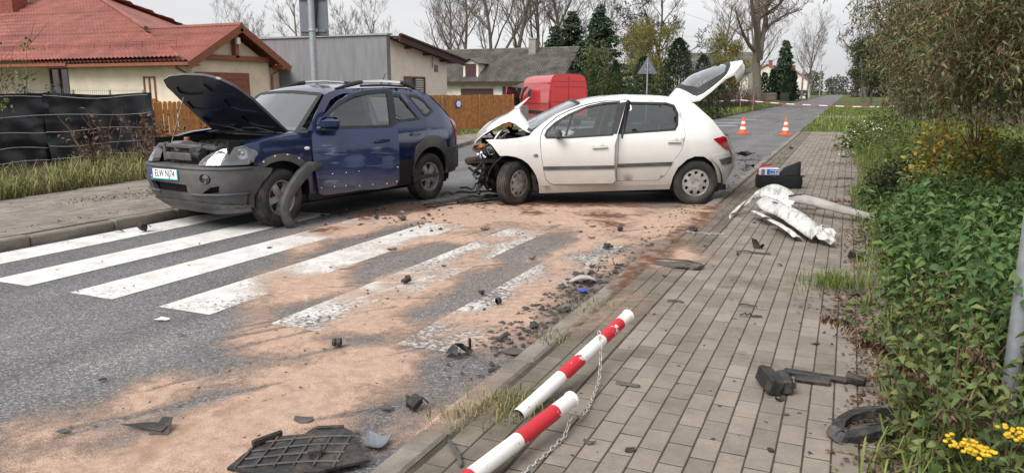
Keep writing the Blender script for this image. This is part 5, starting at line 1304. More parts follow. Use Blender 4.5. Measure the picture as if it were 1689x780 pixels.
    mb.box(P(-34.1, 22.6, 5.2), (.86, .66, 2.4)); mb.build('chimney', M_BRICKRED, h)
    window(h, 'window', P(-21.87, 18.90, 1.68), .56, .80, '-y', M_REDWOOD, bars=1); window(h, 'window', P(-27.45, 19.66, 1.75), 1.1, 1.4, '-y', M_REDWOOD, bars=1)
    mb = MB(); mb.box(P(-19.88, 20.2, 1.05), (.04, 2.5, 2.25)); gd = mb.build('garage_door', M_REDWOOD, h)
    for k in range(9): mb = MB(); mb.box(P(-19.855, 20.2, .1 + k * .25), (.03, 2.46, .232)); mb.build('panel', M_REDWOOD, gd)
build_bungalow()

def build_grey_building():
    h = empty('grey_workshop', (-26, 33, 0), label='flat grey rendered workshop with cream gable end and brown sloping eaves', cat='building')
    P = lambda x, y, z: Vector((x + 26, y - 33, z))
    mb = MB(); mb.box(P(-29.7, 30.0, 2.05), (20.5, .3, 4.1)); mb.build('grey_wall', M_GREYR, h)
    mb = MB(); mb.box(P(-29.7, 29.98, 4.13), (20.7, .42, .08)); mb.build('wall_flashing', M_GALV, h)
    mb = MB(); mb.prism([(30.16, 0), (35.6, 0), (35.6, 3.12), (30.16, 3.92)], lambda a, b, t: P(t, a, b), -39.5, -19.5); mb.build('wall', M_CREAM2, h)
    mb = MB(); mb.prism([(30.16, 3.93), (36.5, 3.02), (36.5, 3.14), (30.16, 4.06)], lambda a, b, t: P(t, a, b), -39.5, -19.0); mb.build('roof', M_DKBROWN, h)
    mb = MB(); mb.prism([(30.16, 3.80), (36.55, 2.90), (36.55, 3.20), (30.16, 4.13)], lambda a, b, t: P(t, a, b), -18.99, -18.9); mb.prism([(30.16, 4.08), (36.6, 3.17), (36.6, 3.24), (30.16, 4.17)], lambda a, b, t: P(t, a, b), -18.95, -18.82); mb.build('fascia', M_DKBROWN, h)
    for y in (31.5, 33.2, 34.9): mb = MB(); z = 3.86 - (y - 30.16) * .147; mb.box(P(-19.25, y, z - .05), (.5, .10, .12)); mb.build('rafter_end', M_DKBROWN, h)
    w = window(h, 'window', P(-19.46, 32.25, 1.70), 1.9, 1.15, 'x', M_REDWOOD, bars=1)
    mb = MB()
    for k in range(9): mb.box((-.1 + .55, -.015, -.45 + k * .11), (.75, .012, .07))
    mb.build('blind', M_BLIND, w)
    mb = MB(); mb.box(P(-19.46, 34.4, 2.72), (.06, .3, .34), bev=.02); mb.build('vent_box', M_SIGNBACK, h)
    mb = MB(); mb.tube([P(-19.44, 34.0, 3.3), P(-19.44, 34.0, 2.75)], .02, 6); mb.build('cable', M_SIGNBACK, h)
build_grey_building()

def build_farmhouse():
    h = empty('old_farmhouse', (-22, 52, 0), label='old whitewashed farmhouse with mossy corrugated roof and small dormer', cat='house')
    P = lambda x, y, z: Vector((x + 22, y - 52, z))
    mb = MB(); mb.prism([(50.2, 0), (56.8, 0), (56.8, 2.35), (53.5, 4.5), (50.2, 2.35)], lambda a, b, t: P(t, a, b), -36, -18.6); mb.build('wall', M_OLDWHITE, h)
    wave_roof('roof', M_ETERNIT, h, P(-36.5, 49.6, 2.15), P(-18.2, 49.6, 2.15), P(-36.5, 53.5, 4.62), P(-18.2, 53.5, 4.62), course=1.15, wave=.19, amp=.10, step=.05, du=.032)
    wave_roof('roof', M_ETERNIT, h, P(-18.2, 57.4, 2.15), P(-36.5, 57.4, 2.15), P(-18.2, 53.5, 4.62), P(-36.5, 53.5, 4.62), course=0, wave=.19, amp=.055, du=.3)
    mb = MB(); mb.tube([P(-36.5, 53.5, 4.68), P(-18.2, 53.5, 4.68)], .1, 8); mb.build('ridge_cap', M_ETERNIT, h)
    mb = MB(); mb.box(P(-27.3, 49.66, 2.12), (18.2, .1, .12)); mb.build('gutter', M_DKBROWN, h)
    d = empty('dormer', P(-25.5, 50.2, 2.2), parent=h)
    mb = MB(); mb.prism([(-.62, 0), (.62, 0), (.62, 1.30), (0, 1.62), (-.62, 1.30)], lambda a, b, t: Vector((a, t, b)), 0, 2.2); mb.build('dormer_wall', M_OLDWHITE, d)
    mb = MB()
    for s in (-1, 1): mb.box((s * .42, .9, 1.53), (.95, 2.3, .07), Euler((0, s * R(25), 0)))
    mb.build('dormer_roof', M_ETERNIT, d)
    mb = MB()
    for k in range(6): mb.box((-.36 + k * .145, -.03, .72), (.135, .05, 1.22))
    mb.build('loft_door', M_DKBROWN, d)
    mb = MB(); mb.box(P(-21.7, 53.0, 4.6), (.55, .5, 1.5)); mb.box(P(-21.7, 53.0, 5.36), (.62, .57, .1)); mb.build('chimney', M_CONC, h)
    window(h, 'window', P(-22.6, 50.18, 1.55), .75, .8, '-y', M_BLIND, bars=1); window(h, 'window', P(-28.6, 50.18, 1.5), .8, .9, '-y', M_BLIND, bars=1)
    po = empty('porch', P(-20.2, 49.2, 0), parent=h)
    mb = MB(); mb.box((0, 0, 2.02), (1.9, 1.7, .07), Euler((R(12), 0, 0))); mb.build('porch_roof', M_ETERNIT, po)
    mb = MB(); mb.box((-.88, -.72, .95), (.08, .08, 1.9)); mb.build('porch_post', M_SIGNBACK, po); mb = MB(); mb.box((.88, -.72, .95), (.08, .08, 1.9)); mb.build('porch_post', M_SIGNBACK, po); mb = MB(); mb.box((-.9, .05, 1.3), (.04, 1.5, .95)); mb.build('porch_side', M_SIGNBACK, po)
    mb = MB(); mb.box((.1, .95, 1.0), (.95, .06, 2.0)); mb.build('door', M_DKBROWN, po)
    mb = MB(); mb.box(P(-25.0, 50.15, 1.0), (2.6, .08, 1.5)); mb.build('garage_door', M_DKBROWN, h)
build_farmhouse()

# ---- fences
def fence_line(a, b): a = Vector(a); b = Vector(b); d = b - a; return a, b, d, math.atan2(d.y, d.x)
def tarp_fence():
    f = empty('tarpaulin_fence', (-15.3, 8, 0), label='black tarpaulin screen with white cords tied to a wire fence', cat='fence')
    P = lambda x, y, z: Vector((x + 15.3, y - 8, z))
    def sheet_part(y0, y1, zt, zb, off, seed):
        n = int((y1 - y0) / .06); m = 22
        def fn(i, j):
            y = y0 + (y1 - y0) * i / n; t = j / m
            sag = .05 * math.sin(math.pi * ((y - y0) / (y1 - y0))) ** 2
            zz = zb + (zt - zb - sag) * t + .03 * math.sin(y * 3.1 + seed) * (1 - t)
            w = float(fbm(np.array(y * 1.0), np.array(zz * 1.6), seed, 1.5) - .5) * .22 + .03 * math.sin(y * 9 + zz * 3 + seed)
            return P(-15.2 + off + w, y, zz)
        mb = MB(); mb.grid(fn, range(n + 1), range(m + 1)); s = mb.build('tarpaulin', M_TARP, f, smooth='all')
        for k in (.97, .72, .47, .24, .05)[:5]:
            mb = MB(); mb.tube([fn(i, int(k * m)) + Vector((.02, 0, .02 * math.sin(i * .15 + k * 9))) for i in range(0, n + 1, 3)], .0065, 5); mb.build('cord', M_ROPE, s)
        return s
    sheet_part(5.0, 10.50, 1.55, .12, 0, 3); sheet_part(10.42, 13.10, 1.56, .14, .07, 9)
    mb = MB()
    for k in range(10): y = 5 + k * .9; mb.tube([P(-15.42, y, 0), P(-15.42, y, 1.62)], .025, 6)
    mb.build('posts', M_GALV, f)
    mb = MB()
    for k in range(162): y = 5 + k * .05; mb.tube([P(-15.41, y, 1.2), P(-15.41, y, 1.66)], .003, 3, cap=False)
    for z in (1.5, 1.6): mb.tube([P(-15.41, 5, z), P(-15.41, 13.1, z)], .003, 3, cap=False)
    o = mb.build('wire_mesh', M_GALV, f); o['kind'] = 'stuff'
    mb = MB(); mb.box(P(-15.35, 9.2, .10), (.16, 8.4, .34)); mb.build('plinth', M_CONC, f)
tarp_fence()

def picket_fence():
    f = empty('picket_fence', (-15.3, 13, 0), label='orange wooden picket fence with rounded tops beside the tarpaulin', cat='fence')
    pr = [(-.058, 0), (.058, 0), (.058, 1.05)] + [(.058 * math.cos(a), 1.05 + .05 * math.sin(a)) for a in np.linspace(0.3, math.pi - .3, 5)] + [(-.058, 1.05)]
    mb = MB(); mb.prism(pr, lambda a, b, t: Vector((t, a, b)), -.011, .011); me = mb.mesh('picket', M_PICKET)
    y = .17
    while y < 12.5:
        o = bpy.data.objects.new('picket', me); o.location = (random.gauss(0, .004), y, .25 + random.gauss(0, .008)); o.rotation_euler = (random.gauss(0, .006), 0, random.gauss(0, .03)); link(o, f); y += .139
    mb = MB(); mb.box((-.04, 6.3, .50), (.05, 12.6, .09)); mb.box((-.04, 6.3, 1.10), (.05, 12.6, .09)); mb.build('rails', M_PICKET, f)
    for k in range(6):
        mb = MB(); mb.box((-.09, .1 + k * 2.45, .7), (.07, .07, 1.4)); mb.build('post', M_SIGNBACK, f)
    mb = MB(); mb.box((-.02, 6.3, .10), (.16, 12.6, .28)); mb.build('plinth', M_CONC, f)
picket_fence()

def reed_fence():
    a = Vector((-14.6, 20.4)); b = Vector((-12.45, 28.2)); L_ = (b - a).length
    f = empty('slat_fence', (a.x, a.y, 0), math.atan2((b - a).y, (b - a).x), 'tall brown close-boarded slat fence carrying a round house number sign', 'fence')
    mb = MB(); x = .02
    while x < L_:
        w = .052; mb.box((x + w / 2, random.gauss(0, .006), .80 + random.gauss(0, .006)), (w, .02, 1.28)); x += w + .006
    o = mb.build('slats', M_REED, f, fixn=False); o['kind'] = 'stuff'
    mb = MB(); mb.box((L_ / 2, .03, .5), (L_, .04, .08)); mb.box((L_ / 2, .03, 1.2), (L_, .04, .08)); mb.build('rails', M_REED, f)
    for k in range(5):
        mb = MB(); mb.box((k * L_ / 4, -.035, .72), (.07, .05, 1.48)); mb.build('post', M_WOODPOST if k == 2 else M_REED, f)
    mb = MB(); mb.box((L_ / 2, 0, .08), (L_ + .1, .14, .17)); mb.build('plinth', M_CONC, f)
    n = empty('house_number', (L_ * .60, -.04, 1.12), parent=f)
    mb = MB(); mb.lathe([(.17, -.012), (.17, -.02), (.14, -.024), (.001, -.024)], axis='y', n=20); mb.build('number_disc', M_EUBLUE, n)
    mb = MB(); mb.lathe([(.115, -.022), (.115, -.03), (.001, -.03)], axis='y', n=20); mb.build('number_face', M_PAPER, n)
    mb = MB(); mb.box((L_ + .55, 0, .5), (.5, .4, 1.0)); mb.build('gate_pillar', M_CONC, f)
reed_fence()

# ---- red van standing in the mouth of the side street
def build_van():
    hd = math.atan2(.755, -.656)
    lf = Vector((-math.sin(hd), math.cos(hd), 0)); org = Vector((-12.3, 31.9, 0)) - lf * .95
    root = empty('red_van', org, hd, 'red high-roof panel van with its driver door open behind the wrecks', 'van')
    prof = [(.93, .35), (.955, .8), (.955, 1.15), (.93, 1.5), (.87, 1.95), (.81, 2.16), (.72, 2.27), (.5, 2.33), (0, 2.35)]
    ring = prof + [(-y, z) for y, z in prof[-2::-1]]
    xs = [(0, 1.0, 1.0), (.05, 1.0, 1.0), (2.6, 1.0, 1.0), (3.35, 1.0, 1.0), (3.9, .99, .985), (4.25, .97, .90), (4.55, .95, .72), (4.85, .93, .52), (5.2, .90, .46), (5.45, .80, .40)]
    mb = MB(); m = len(ring)
    def sect(i, j):
        x, sy, sz = xs[i]; y, z = ring[j]; z2 = .35 + (z - .35) * sz; return Vector((x, y * sy, z2))
    mb.grid(sect, range(len(xs)), range(m)); mb.add([sect(len(xs) - 1, j) for j in range(m)], [tuple(range(m))])
    mb.build('body', M_RED, root, smooth=True)
    mb = MB(); mb.add([Vector((0.01, y * .99, z)) for y, z in ring], [tuple(range(m))]); mb.build('rear_frame', M_RED, root)
    for s in (1, -1):
        dpoly = [(.02, .42), (.86, .42), (.87, .8), (.865, 1.15), (.845, 1.5), (.79, 1.92), (.73, 2.12), (.64, 2.20), (.02, 2.24)]
        mb = MB(); mb.prism([(s * y, z) for y, z in dpoly], lambda a, b, t: Vector((t, a, b)), -.03, .0); d = mb.build('rear_door', M_RED, root)
        for z in (2.02, 1.78, 1.12):
            mb = MB(); mb.box((-.034, s * .42, z), (.02, .70, .035), bev=.008); mb.build('pressing', M_RED, d)
        mb = MB(); mb.box((-.04, s * .87, 1.6), (.05, .05, .12)); mb.box((-.04, s * .87, .7), (.05, .05, .12)); mb.build('hinge', M_RED, d)
        mb = MB(); mb.box((-.02, s * .90, .95), (.05, .10, .40), bev=.015); mb.build('tail_light', M_REDLENS, root)
    mb = MB(); mb.box((-.05, -.06, 1.05), (.04, .10, .16), bev=.01); mb.build('door_handle', M_BLACK, root)
    mb = MB(); mb.box((-.06, 0, .42), (.16, 1.84, .2), bev=.04); mb.build('rear_bumper', M_PLAST, root)
    sd = lambda a, b, t: Vector((a, (.955 if b < 1.2 else np.interp(b, [1.15, 1.5, 1.95, 2.16], [.955, .93, .87, .81])) + t, b))
    for zz in (1.95, 1.66):
        mb = MB(); mb.prism([(.15, zz), (3.1, zz), (3.1, zz + .03), (.15, zz + .03)], sd, -.02, .014); mb.build('pressing', M_RED, root)
    mb = MB(); mb.prism([(.1, 1.02), (3.3, 1.02), (3.3, 1.08), (.1, 1.08)], sd, -.02, .03); mb.build('side_rail', M_RED, root)
    mb = MB(); mb.prism([(.1, .55), (4.3, .55), (4.3, .68), (.1, .68)], sd, -.02, .03); mb.build('rub_strip', M_BLACK, root)
    mb = MB(); mb.prism([(2.55, 1.18), (3.05, 1.18), (3.02, 1.72), (2.58, 1.72)], sd, -.02, .010); mb.build('side_window', M_PANE, root)
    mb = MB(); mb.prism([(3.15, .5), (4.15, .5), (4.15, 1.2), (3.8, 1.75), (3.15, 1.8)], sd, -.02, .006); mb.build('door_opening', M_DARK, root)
    dr = empty('cab_door', (4.2, .96, 0), parent=root, rot=(0, 0, R(-63)))
    dp_ = [(0, .45), (-1.0, .45), (-1.02, 1.2), (-.98, 1.80), (-.45, 1.76), (-.06, 1.22)]
    mb = MB(); sheet(mb, dp_, lambda a, b, d: Vector((a, -d + .0 - max(0, b - 1.2) * .12, b)), [[(-.92, 1.24), (-.90, 1.70), (-.50, 1.68), (-.20, 1.24)]], .12, .06); mb.build('door_skin', M_RED, dr)
    mb = MB(); mb.prism([(-.93, 1.23), (-.91, 1.71), (-.49, 1.69), (-.18, 1.23)], lambda a, b, t: Vector((a, t - max(0, b - 1.2) * .12, b)), -.035, -.03); mb.build('window', M_PANE, dr)
    mb = MB(); sheet(mb, grow(dp_, -.03), lambda a, b, d: Vector((a, -.05 - max(0, b - 1.2) * .12, b)), [[(-.92, 1.24), (-.90, 1.70), (-.50, 1.68), (-.20, 1.24)]], .15, 0); mb.build('door_inner', M_BLACK, dr)
    ty = tyre_mesh(.34, .22, .2); rm = rim_hubcap(.2, .19)
    for x in (.95, 4.35):
        for y in (.82, -.82): wheel(root, x, y, .34, .34, .22, .2, rm, ty)
build_van()

# ---- signs and poles
def build_sign_pole():
    s = empty('sign_pole', (-9.72, 12.3, LZ), R(24), 'thick galvanised pole with a rectangular road sign seen from behind the SUV', 'sign')
    mb = MB(); mb.tube([(0, 0, -.1), (0, 0, 2.2), (.0, 0, 4.3)], .066, 14); mb.build('pole', M_GALV, s, smooth=True)
    mb = MB(); mb.box((.02, .10, 3.15), (.56, .03, 1.18), bev=.012); b = mb.build('sign_board', M_SIGNBACK, s)
    mb = MB()
    for z in (2.66, 3.26): mb.box((0, .07, z), (.5, .035, .05))
    mb.build('stiffener', M_SIGNBACK, b)
    for z in (2.66, 3.26):
        mb = MB(); mb.lathe([(.074, -.025), (.078, 0), (.074, .025)], c=(0, 0, z), n=14); mb.box((.085, .04, z), (.03, .09, .06)); mb.build('clamp', M_GALV, s)
    mb = MB(); mb.tube([(.06, 0.05, 2.7), (.10, .05, 3.1), (.12, .05, 3.35), (.22, .06, 3.46)], .012, 6); mb.build('cable', M_BLACK, s)
build_sign_pole()

def tri_sign(loc, label, hz=2.42):
    s = empty('triangular_sign', loc, R(20), label, 'road sign', 'give-way signs seen from behind')
    mb = MB(); mb.tube([(0, 0, 0), (0, 0, hz + .80)], .032, 8); mb.build('post', M_GALV, s, smooth=True)
    t = [(-.45, 0), (.45, 0), (.475, .04), (.025, .78), (-.025, .78), (-.475, .04)]
    mb = MB(); mb.prism(t, lambda a, b, q: Vector((a, q, b + hz)), .035, .05); mb.build('sign_plate', M_SIGNBACK, s)
    mb = MB(); mb.box((0, .03, hz + .2), (.3, .03, .04)); mb.box((0, .03, hz + .5), (.16, .03, .04)); mb.build('clamp', M_GALV, s)
tri_sign((-9.22, 37.47, 0), 'nearer grey triangular sign back rising above the white car roof')
tri_sign((-9.15, 46.25, 0), 'farther grey triangular sign back half hidden by the raised tailgate', 2.38)

# pole at the right edge of the picture
s = empty('steel_pole', (0.815, 4.07, 0.0), label='bare galvanised steel pole standing in the nettles', cat='pole')
mb = MB(); mb.tube([(0, 0, -.05), (0, 0, 1.2), (0, 0, 3.2)], .036, 14); mb.build('pole_tube', M_GALV, s, smooth=True)
mb = MB(); mb.lathe([(.037, 3.2), (.038, 3.23), (.001, 3.24)], n=12); mb.build('pole_cap', M_BLACK, s)

# traffic cones
M_ORANGE = mat('cone_orange', (0.80, 0.115, 0.03), 0.55, var=0.1)
M_REFL = mat('cone_white', (0.80, 0.79, 0.77), 0.5)
def cone(loc, label):
    c = empty('traffic_cone', loc, random.random(), label, 'traffic cone', 'traffic cones on the carriageway')
    mb = MB(); mb.box((0, 0, .02), (.36, .36, .04), bev=.012); mb.build('base', M_ORANGE, c)
    zs = [(.14, .04), (.115, .17), (.098, .27), (.077, .38), (.060, .47), (.035, .62)]
    for k in range(5):
        mb = MB(); mb.lathe([zs[k], zs[k + 1]], n=20)
        if k == 4: mb.lathe([zs[5], (.03, .625), (.001, .625)], n=20)
        mb.build('stripe' if k % 2 else 'cone_body', M_REFL if k % 2 else M_ORANGE, c, smooth=True)
cone((-3.56, 29.66, 0), 'orange and white traffic cone nearer the white car')
cone((-2.03, 29.47, 0), 'orange and white traffic cone nearer the right pavement')

# barrier tape across the road with its stakes
M_TAPE_W = mat('tape_white', (0.78, 0.77, 0.76), 0.5); M_TAPE_R = mat('tape_red', (0.48, 0.08, 0.075), 0.5)
tp = empty('barrier_tape', (-6.7, 53.9, 0), label='red and white barrier tape stretched across the far road', cat='tape')
pts = [Vector(p) for p in ((-16.0, 48.5, 1.05), (-9.1, 50.6, .95), (-6.75, 53.9, .98), (-1.2, 52.5, .66), (3.2, 50.5, .72), (9, 49, .8))]
seg = []
for a, b in zip(pts[:-1], pts[1:]):
    n = max(2, int((b - a).length / .5))
    for k in range(n): q = a + (b - a) * (k / n); q.z -= .05 * math.sin(math.pi * k / n); seg.append(q)
seg.append(pts[-1])
for k, (a, b) in enumerate(zip(seg[:-1], seg[1:])):
    mb = MB(); o_ = Vector((-6.7, 53.9, 0)); h_ = Vector((0, 0, .027)); n_ = Vector((.001, -.002, 0))
    mb.add([a - o_ - h_, b - o_ - h_, b - o_ + h_, a - o_ + h_], [(0, 1, 2, 3)]); mb.build('tape_band', M_TAPE_R if k % 2 else M_TAPE_W, tp)
for i, (x, y, lab) in enumerate(((-6.75, 53.95, 'tall thin wooden stake holding barrier tape on the left verge'), (-6.3, 57.5, 'short wooden stake on the verge beside the bare tree'))):
    mb = MB(); mb.tube([(0, 0, -.1), (.02, 0, 2.35 if i == 0 else 1.35)], .035, 6); o = mb.build('wooden_stake', M_WOODPOST); o.location = (x, y, .2); tag(o, lab, 'stake')

# ================================================================== TREES
def np_mesh(name, V, F, m, parent=None, smooth=False):
    me = bpy.data.meshes.new(name); V = np.asarray(V, np.float32); F = np.asarray(F, np.int32); k = F.shape[1]
    me.vertices.add(len(V)); me.vertices.foreach_set('co', V.ravel())
    me.loops.add(F.size); me.loops.foreach_set('vertex_index', F.ravel())
    me.polygons.add(len(F)); me.polygons.foreach_set('loop_start', np.arange(0, F.size, k, dtype=np.int32))
    if smooth: me.polygons.foreach_set('use_smooth', np.ones(len(F), bool))
    me.materials.append(m); me.update(calc_edges=True)
    return link(bpy.data.objects.new(name, me), parent)

def unit(v): return v / (np.linalg.norm(v, axis=-1, keepdims=True) + 1e-9)

def leaf_arrays(pos, dirs, length, width, droop=0.25, fold=0.0, rg=rng):
    """leaf blades: 6 points, 4 quads-as-tris each; bent along the midrib"""
    n = len(pos); d = unit(dirs); up = unit(rg.normal(size=(n, 3)) * .6 + np.array([0, 0, 1.0]))
    s = unit(np.cross(d, up)); nn = unit(np.cross(s, d))
    L_ = (length * rg.uniform(.65, 1.3, (n, 1))); W_ = (width * rg.uniform(.7, 1.25, (n, 1)))
    b = pos; m1 = pos + d * L_ * .45 + nn * L_ * .04; t = pos + d * L_ * .95 - nn * L_ * droop
    l1 = m1 + s * W_ * .5 + nn * W_ * fold; r1 = m1 - s * W_ * .5 + nn * W_ * fold
    q = pos + d * L_ * .75 - nn * L_ * droop * .45; l2 = q + s * W_ * .32 + nn * W_ * fold * .6; r2 = q - s * W_ * .32 + nn * W_ * fold * .6
    V = np.stack([b, l1, l2, t, r2, r1], 1).reshape(-1, 3); k = np.arange(n)[:, None] * 6
    F = np.concatenate([k + np.array([[0, 1, 5, 5]]), k + np.array([[1, 2, 4, 5]]), k + np.array([[2, 3, 4, 4]])], 0)
    T = np.concatenate([k + np.array([[0, 1, 5]]), k + np.array([[1, 2, 4]]), k + np.array([[1, 4, 5]]), k + np.array([[2, 3, 4]])], 0)
    return V, T

def leaves(name, pos, dirs, length, width, m, parent=None, droop=.25, fold=.15):
    V, T = leaf_arrays(np.asarray(pos), np.asarray(dirs), length, width, droop, fold); return np_mesh(name, V, T, m, parent)

M_BARK = mat('grey_brown_bark', (0.15, 0.125, 0.10), 0.95, var=0.35, scale=12, bump=0.6, bscale=30)
M_BARK_D = mat('dark_bark', (0.05, 0.04, 0.034), 0.95, var=0.3, scale=12)
M_TWIG = mat('brown_twigs', (0.17, 0.135, 0.115), 0.95, var=0.2)
M_TWIG_R = mat('reddish_twigs', (0.17, 0.115, 0.09), 0.95, var=0.3)

def branch_tree(seed, height, r0, levels=4, spread=.55, first=.25, nb=(5, 5, 5, 4), up=.35, curl=.25, twist=0.0, fork=0, lean=(0, 0)):
    """skeleton of limbs: lists of (points, radii, level)"""
    rd = random.Random(seed); out = []
    def grow_(p, d, L_, r, lv):
        n = 7 if lv == 0 else (5 if lv < 3 else 4); pts = [p.copy()]; rad = [r]; dd = d.copy()
        for k in range(n):
            dd = (dd + Vector((rd.gauss(0, 1), rd.gauss(0, 1), rd.gauss(0, .6))) * curl * (.35 if lv == 0 else 1) + Vector((0, 0, up * (.3 if lv else .1)))).normalized()
            p = p + dd * (L_ / n); pts.append(p.copy()); rad.append(max(.004, r * (1 - (k + 1) / n * (.72 if lv == 0 else .82))))
        out.append((pts, rad, lv))
        if lv >= levels: return
        cnt = nb[min(lv, len(nb) - 1)]
        for c in range(cnt):
            t = first + (1 - first) * (c + rd.random()) / cnt if lv == 0 else .2 + .8 * (c + rd.random()) / cnt
            t = min(.99, t); i = int(t * n); q = pts[i].lerp(pts[min(i + 1, n)], t * n - i); rr = rad[i]
            tg_ = (pts[min(i + 1, n)] - pts[i]).normalized(); az = rd.uniform(0, 6.28); o = tg_.orthogonal(); o.rotate(Matrix.Rotation(az, 3, tg_))
            nd = (tg_ * (1 - spread) + o * spread * rd.uniform(.8, 1.35) + Vector((0, 0, up * .4))).normalized()
            grow_(q, nd, L_ * rd.uniform(.38, .62) * (1.05 - t * .35), rr * rd.uniform(.42, .62), lv + 1)
    if fork:
        out_main = Vector((lean[0], lean[1], 1)).normalized()
        grow_(Vector((0, 0, -.2)), out_main, height, r0, 0)
        for k in range(fork):
            a = rd.uniform(0, 6.28); q = Vector((0, 0, 0)) + out_main * height * rd.uniform(.28, .40)
            grow_(q, (out_main * .75 + Vector((math.cos(a), math.sin(a), .2)) * .55).normalized(), height * .65, r0 * .6, 0 if levels > 3 else 1)
    else: grow_(Vector((0, 0, -.2)), Vector((lean[0], lean[1], 1)).normalized(), height, r0, 0)
    return out

def limbs_mesh(sk, lv0, lv1, m, name, parent, rmin=0.0):
    mb = MB()
    for pts, rad, lv in sk:
        if lv0 <= lv <= lv1: mb.tube(pts, [max(rmin, r) for r in rad], 9 if lv == 0 else (6 if lv == 1 else (4 if lv == 2 else 3)), cap=False)
    return mb.build(name, m, parent, smooth='all', fixn=False)

def bare_tree(loc, sk, label, scale=1.0, rz=0.0, group=None, twig=M_TWIG, bark=M_BARK, meshes=None, rmin=.012, split=1):
    t = empty('bare_tree', loc, rz, label, 'tree', group); t.scale = (scale,) * 3
    if meshes: link(bpy.data.objects.new('trunk', meshes[0]), t); link(bpy.data.objects.new('crown', meshes[1]), t)
    else:
        a = limbs_mesh(sk, 0, split, bark, 'trunk', t); b = limbs_mesh(sk, split + 1, 9, twig, 'crown', t, rmin); return t, (a.data, b.data)
    return t, meshes

# row of bare trees behind the workshop
skA = branch_tree(3, 13, .24, 4, .5, .28, (11, 6, 5, 4), up=.55, curl=.16); skB = branch_tree(8, 12, .2, 4, .48, .22, (12, 6, 5, 4), up=.6, curl=.15, fork=1)
_, mA = bare_tree((-27.2, 62, 0), skA, 'tall bare tree just right of the workshop roof, second trunk from left', 1.05, .3, 'bare trees behind the workshop', rmin=.010)
_, mB = bare_tree((-30.5, 66, 0), skB, 'bare tree with forked trunk rising over the middle of the workshop roof', 1.15, 2.0, 'bare trees behind the workshop', rmin=.010)
for x, y, mm, sc, rz, lab in ((-25.4, 64, mB, 1.1, 1.2, 'tall bare tree left of the farmhouse dormer'), (-23.7, 66, mA, 1.05, 3.4, 'bare tree rising above the farmhouse ridge'), (-22.6, 70, mB, .85, 4.6, 'small bare tree beside the farmhouse chimney'),
                              (-35.5, 68, mA, .95, 5.1, 'bare tree over the left part of the workshop wall'), (-32.5, 60, mB, .85, .9, 'short bare tree behind the rectangular sign'), (-50, 62, mA, .8, 2.6, 'bare tree between bungalow ridge and sign pole'), (-46, 66, mB, .75, 5.9, 'bare tree over the bungalow gable ridge'), (-56, 60, mB, .7, 3.1, 'leftmost bare tree above the bungalow garage ridge')):
    bare_tree((x, y, 0), None, lab, sc, rz, 'bare trees behind the workshop', meshes=mm)
# big old roadside tree
skC = branch_tree(21, 15, .46, 4, .55, .34, (9, 6, 6, 5), up=.28, curl=.24, fork=2)
bare_tree((-7.9, 75.5, 0.2), skC, 'huge bare roadside tree with thick forked trunk', 1.0, 1.0, twig=M_TWIG_R, rmin=.013)
skD = branch_tree(33, 9, .17, 4, .75, .35, (9, 7, 6, 5), up=.22, curl=.35)
bare_tree((-16.4, 74.9, 0), skD, 'dark bushy-crowned bare tree behind the conifers', 1.18, .4, twig=M_BARK_D, bark=M_BARK_D, rmin=.02)
for x, y, sc, rz, lab in ((-13.5, 92, .9, 1.1, 'bare tree far behind the yellow willow'), (-10.5, 100, 1.0, 2.2, 'bare tree far behind the brown thicket'), (-19.5, 82, .95, 5.0, 'bare tree far behind the tall spruces'), (-7.0, 150, 1.0, .2, 'bare tree far along the left of the road'), (2.2, 120, .9, 1.9, 'bare tree far along the right of the road'), (4.5, 95, .9, 3.0, 'bare tree on the right verge beyond the willow')):
    bare_tree((x, y, 0), None, lab, sc, rz, 'bare trees along the far road', meshes=mA if x < -9 else mB)

# ---- conifers
M_SPRUCE = leaf_mat('spruce_needles', (0.016, 0.032, 0.018), (0.033, 0.058, 0.028), (0.06, 0.09, 0.043), .1, scale=.8)
M_THUJA = leaf_mat('thuja_green', (0.022, 0.042, 0.014), (0.045, 0.075, 0.022), (0.075, 0.11, 0.034), .12, scale=1.2)
M_THUJA_D = leaf_mat('dark_thuja', (0.010, 0.022, 0.012), (0.022, 0.042, 0.018), (0.04, 0.065, 0.026), .1, scale=1.0)
def spruce_meshes(seed, h, rad):
    rg = np.random.default_rng(seed); P, D = [], []
    mb = MB(); mb.tube([(0, 0, 0), (0, 0, h * .6), (0, 0, h)], [h * .018, h * .011, .01], 7)
    z = h * .06
    while z < h * .985:
        t = z / h; rr = rad * (1 - t) ** .82 * rg.uniform(.82, 1.12) + .05; nb = int(5 + 5 * (1 - t))
        for k in range(nb):
            a = rg.uniform(0, 6.28); L_ = rr * rg.uniform(.7, 1.15); dr = np.array([math.cos(a), math.sin(a), .12 - .38 * (1 - t)])
            tip = np.array([0, 0, z]) + dr * L_ + np.array([0, 0, .10 * L_]); mb.tube([(0, 0, z), tuple(tip)], [.02 * (1 - t) + .006, .004], 3, cap=False)
            n = max(6, int(L_ * 48)); s = rg.uniform(.12, 1, n)[:, None]; p = np.array([0, 0, z]) + dr * L_ * s + np.array([0, 0, .1 * L_]) * s ** 2
            side = np.array([-math.sin(a), math.cos(a), 0]); w = rg.normal(0, 1, (n, 1)) * .16 * L_ * (1.1 - s)
            P.append(p + side * w + rg.normal(0, .03, (n, 3))); D.append(dr * .7 + side * np.sign(w) * .6 + rg.normal(0, .25, (n, 3)) + np.array([0, 0, -.35]))
        z += h * .026 * (1.2 - .5 * t)
    return mb, np.concatenate(P), np.concatenate(D)
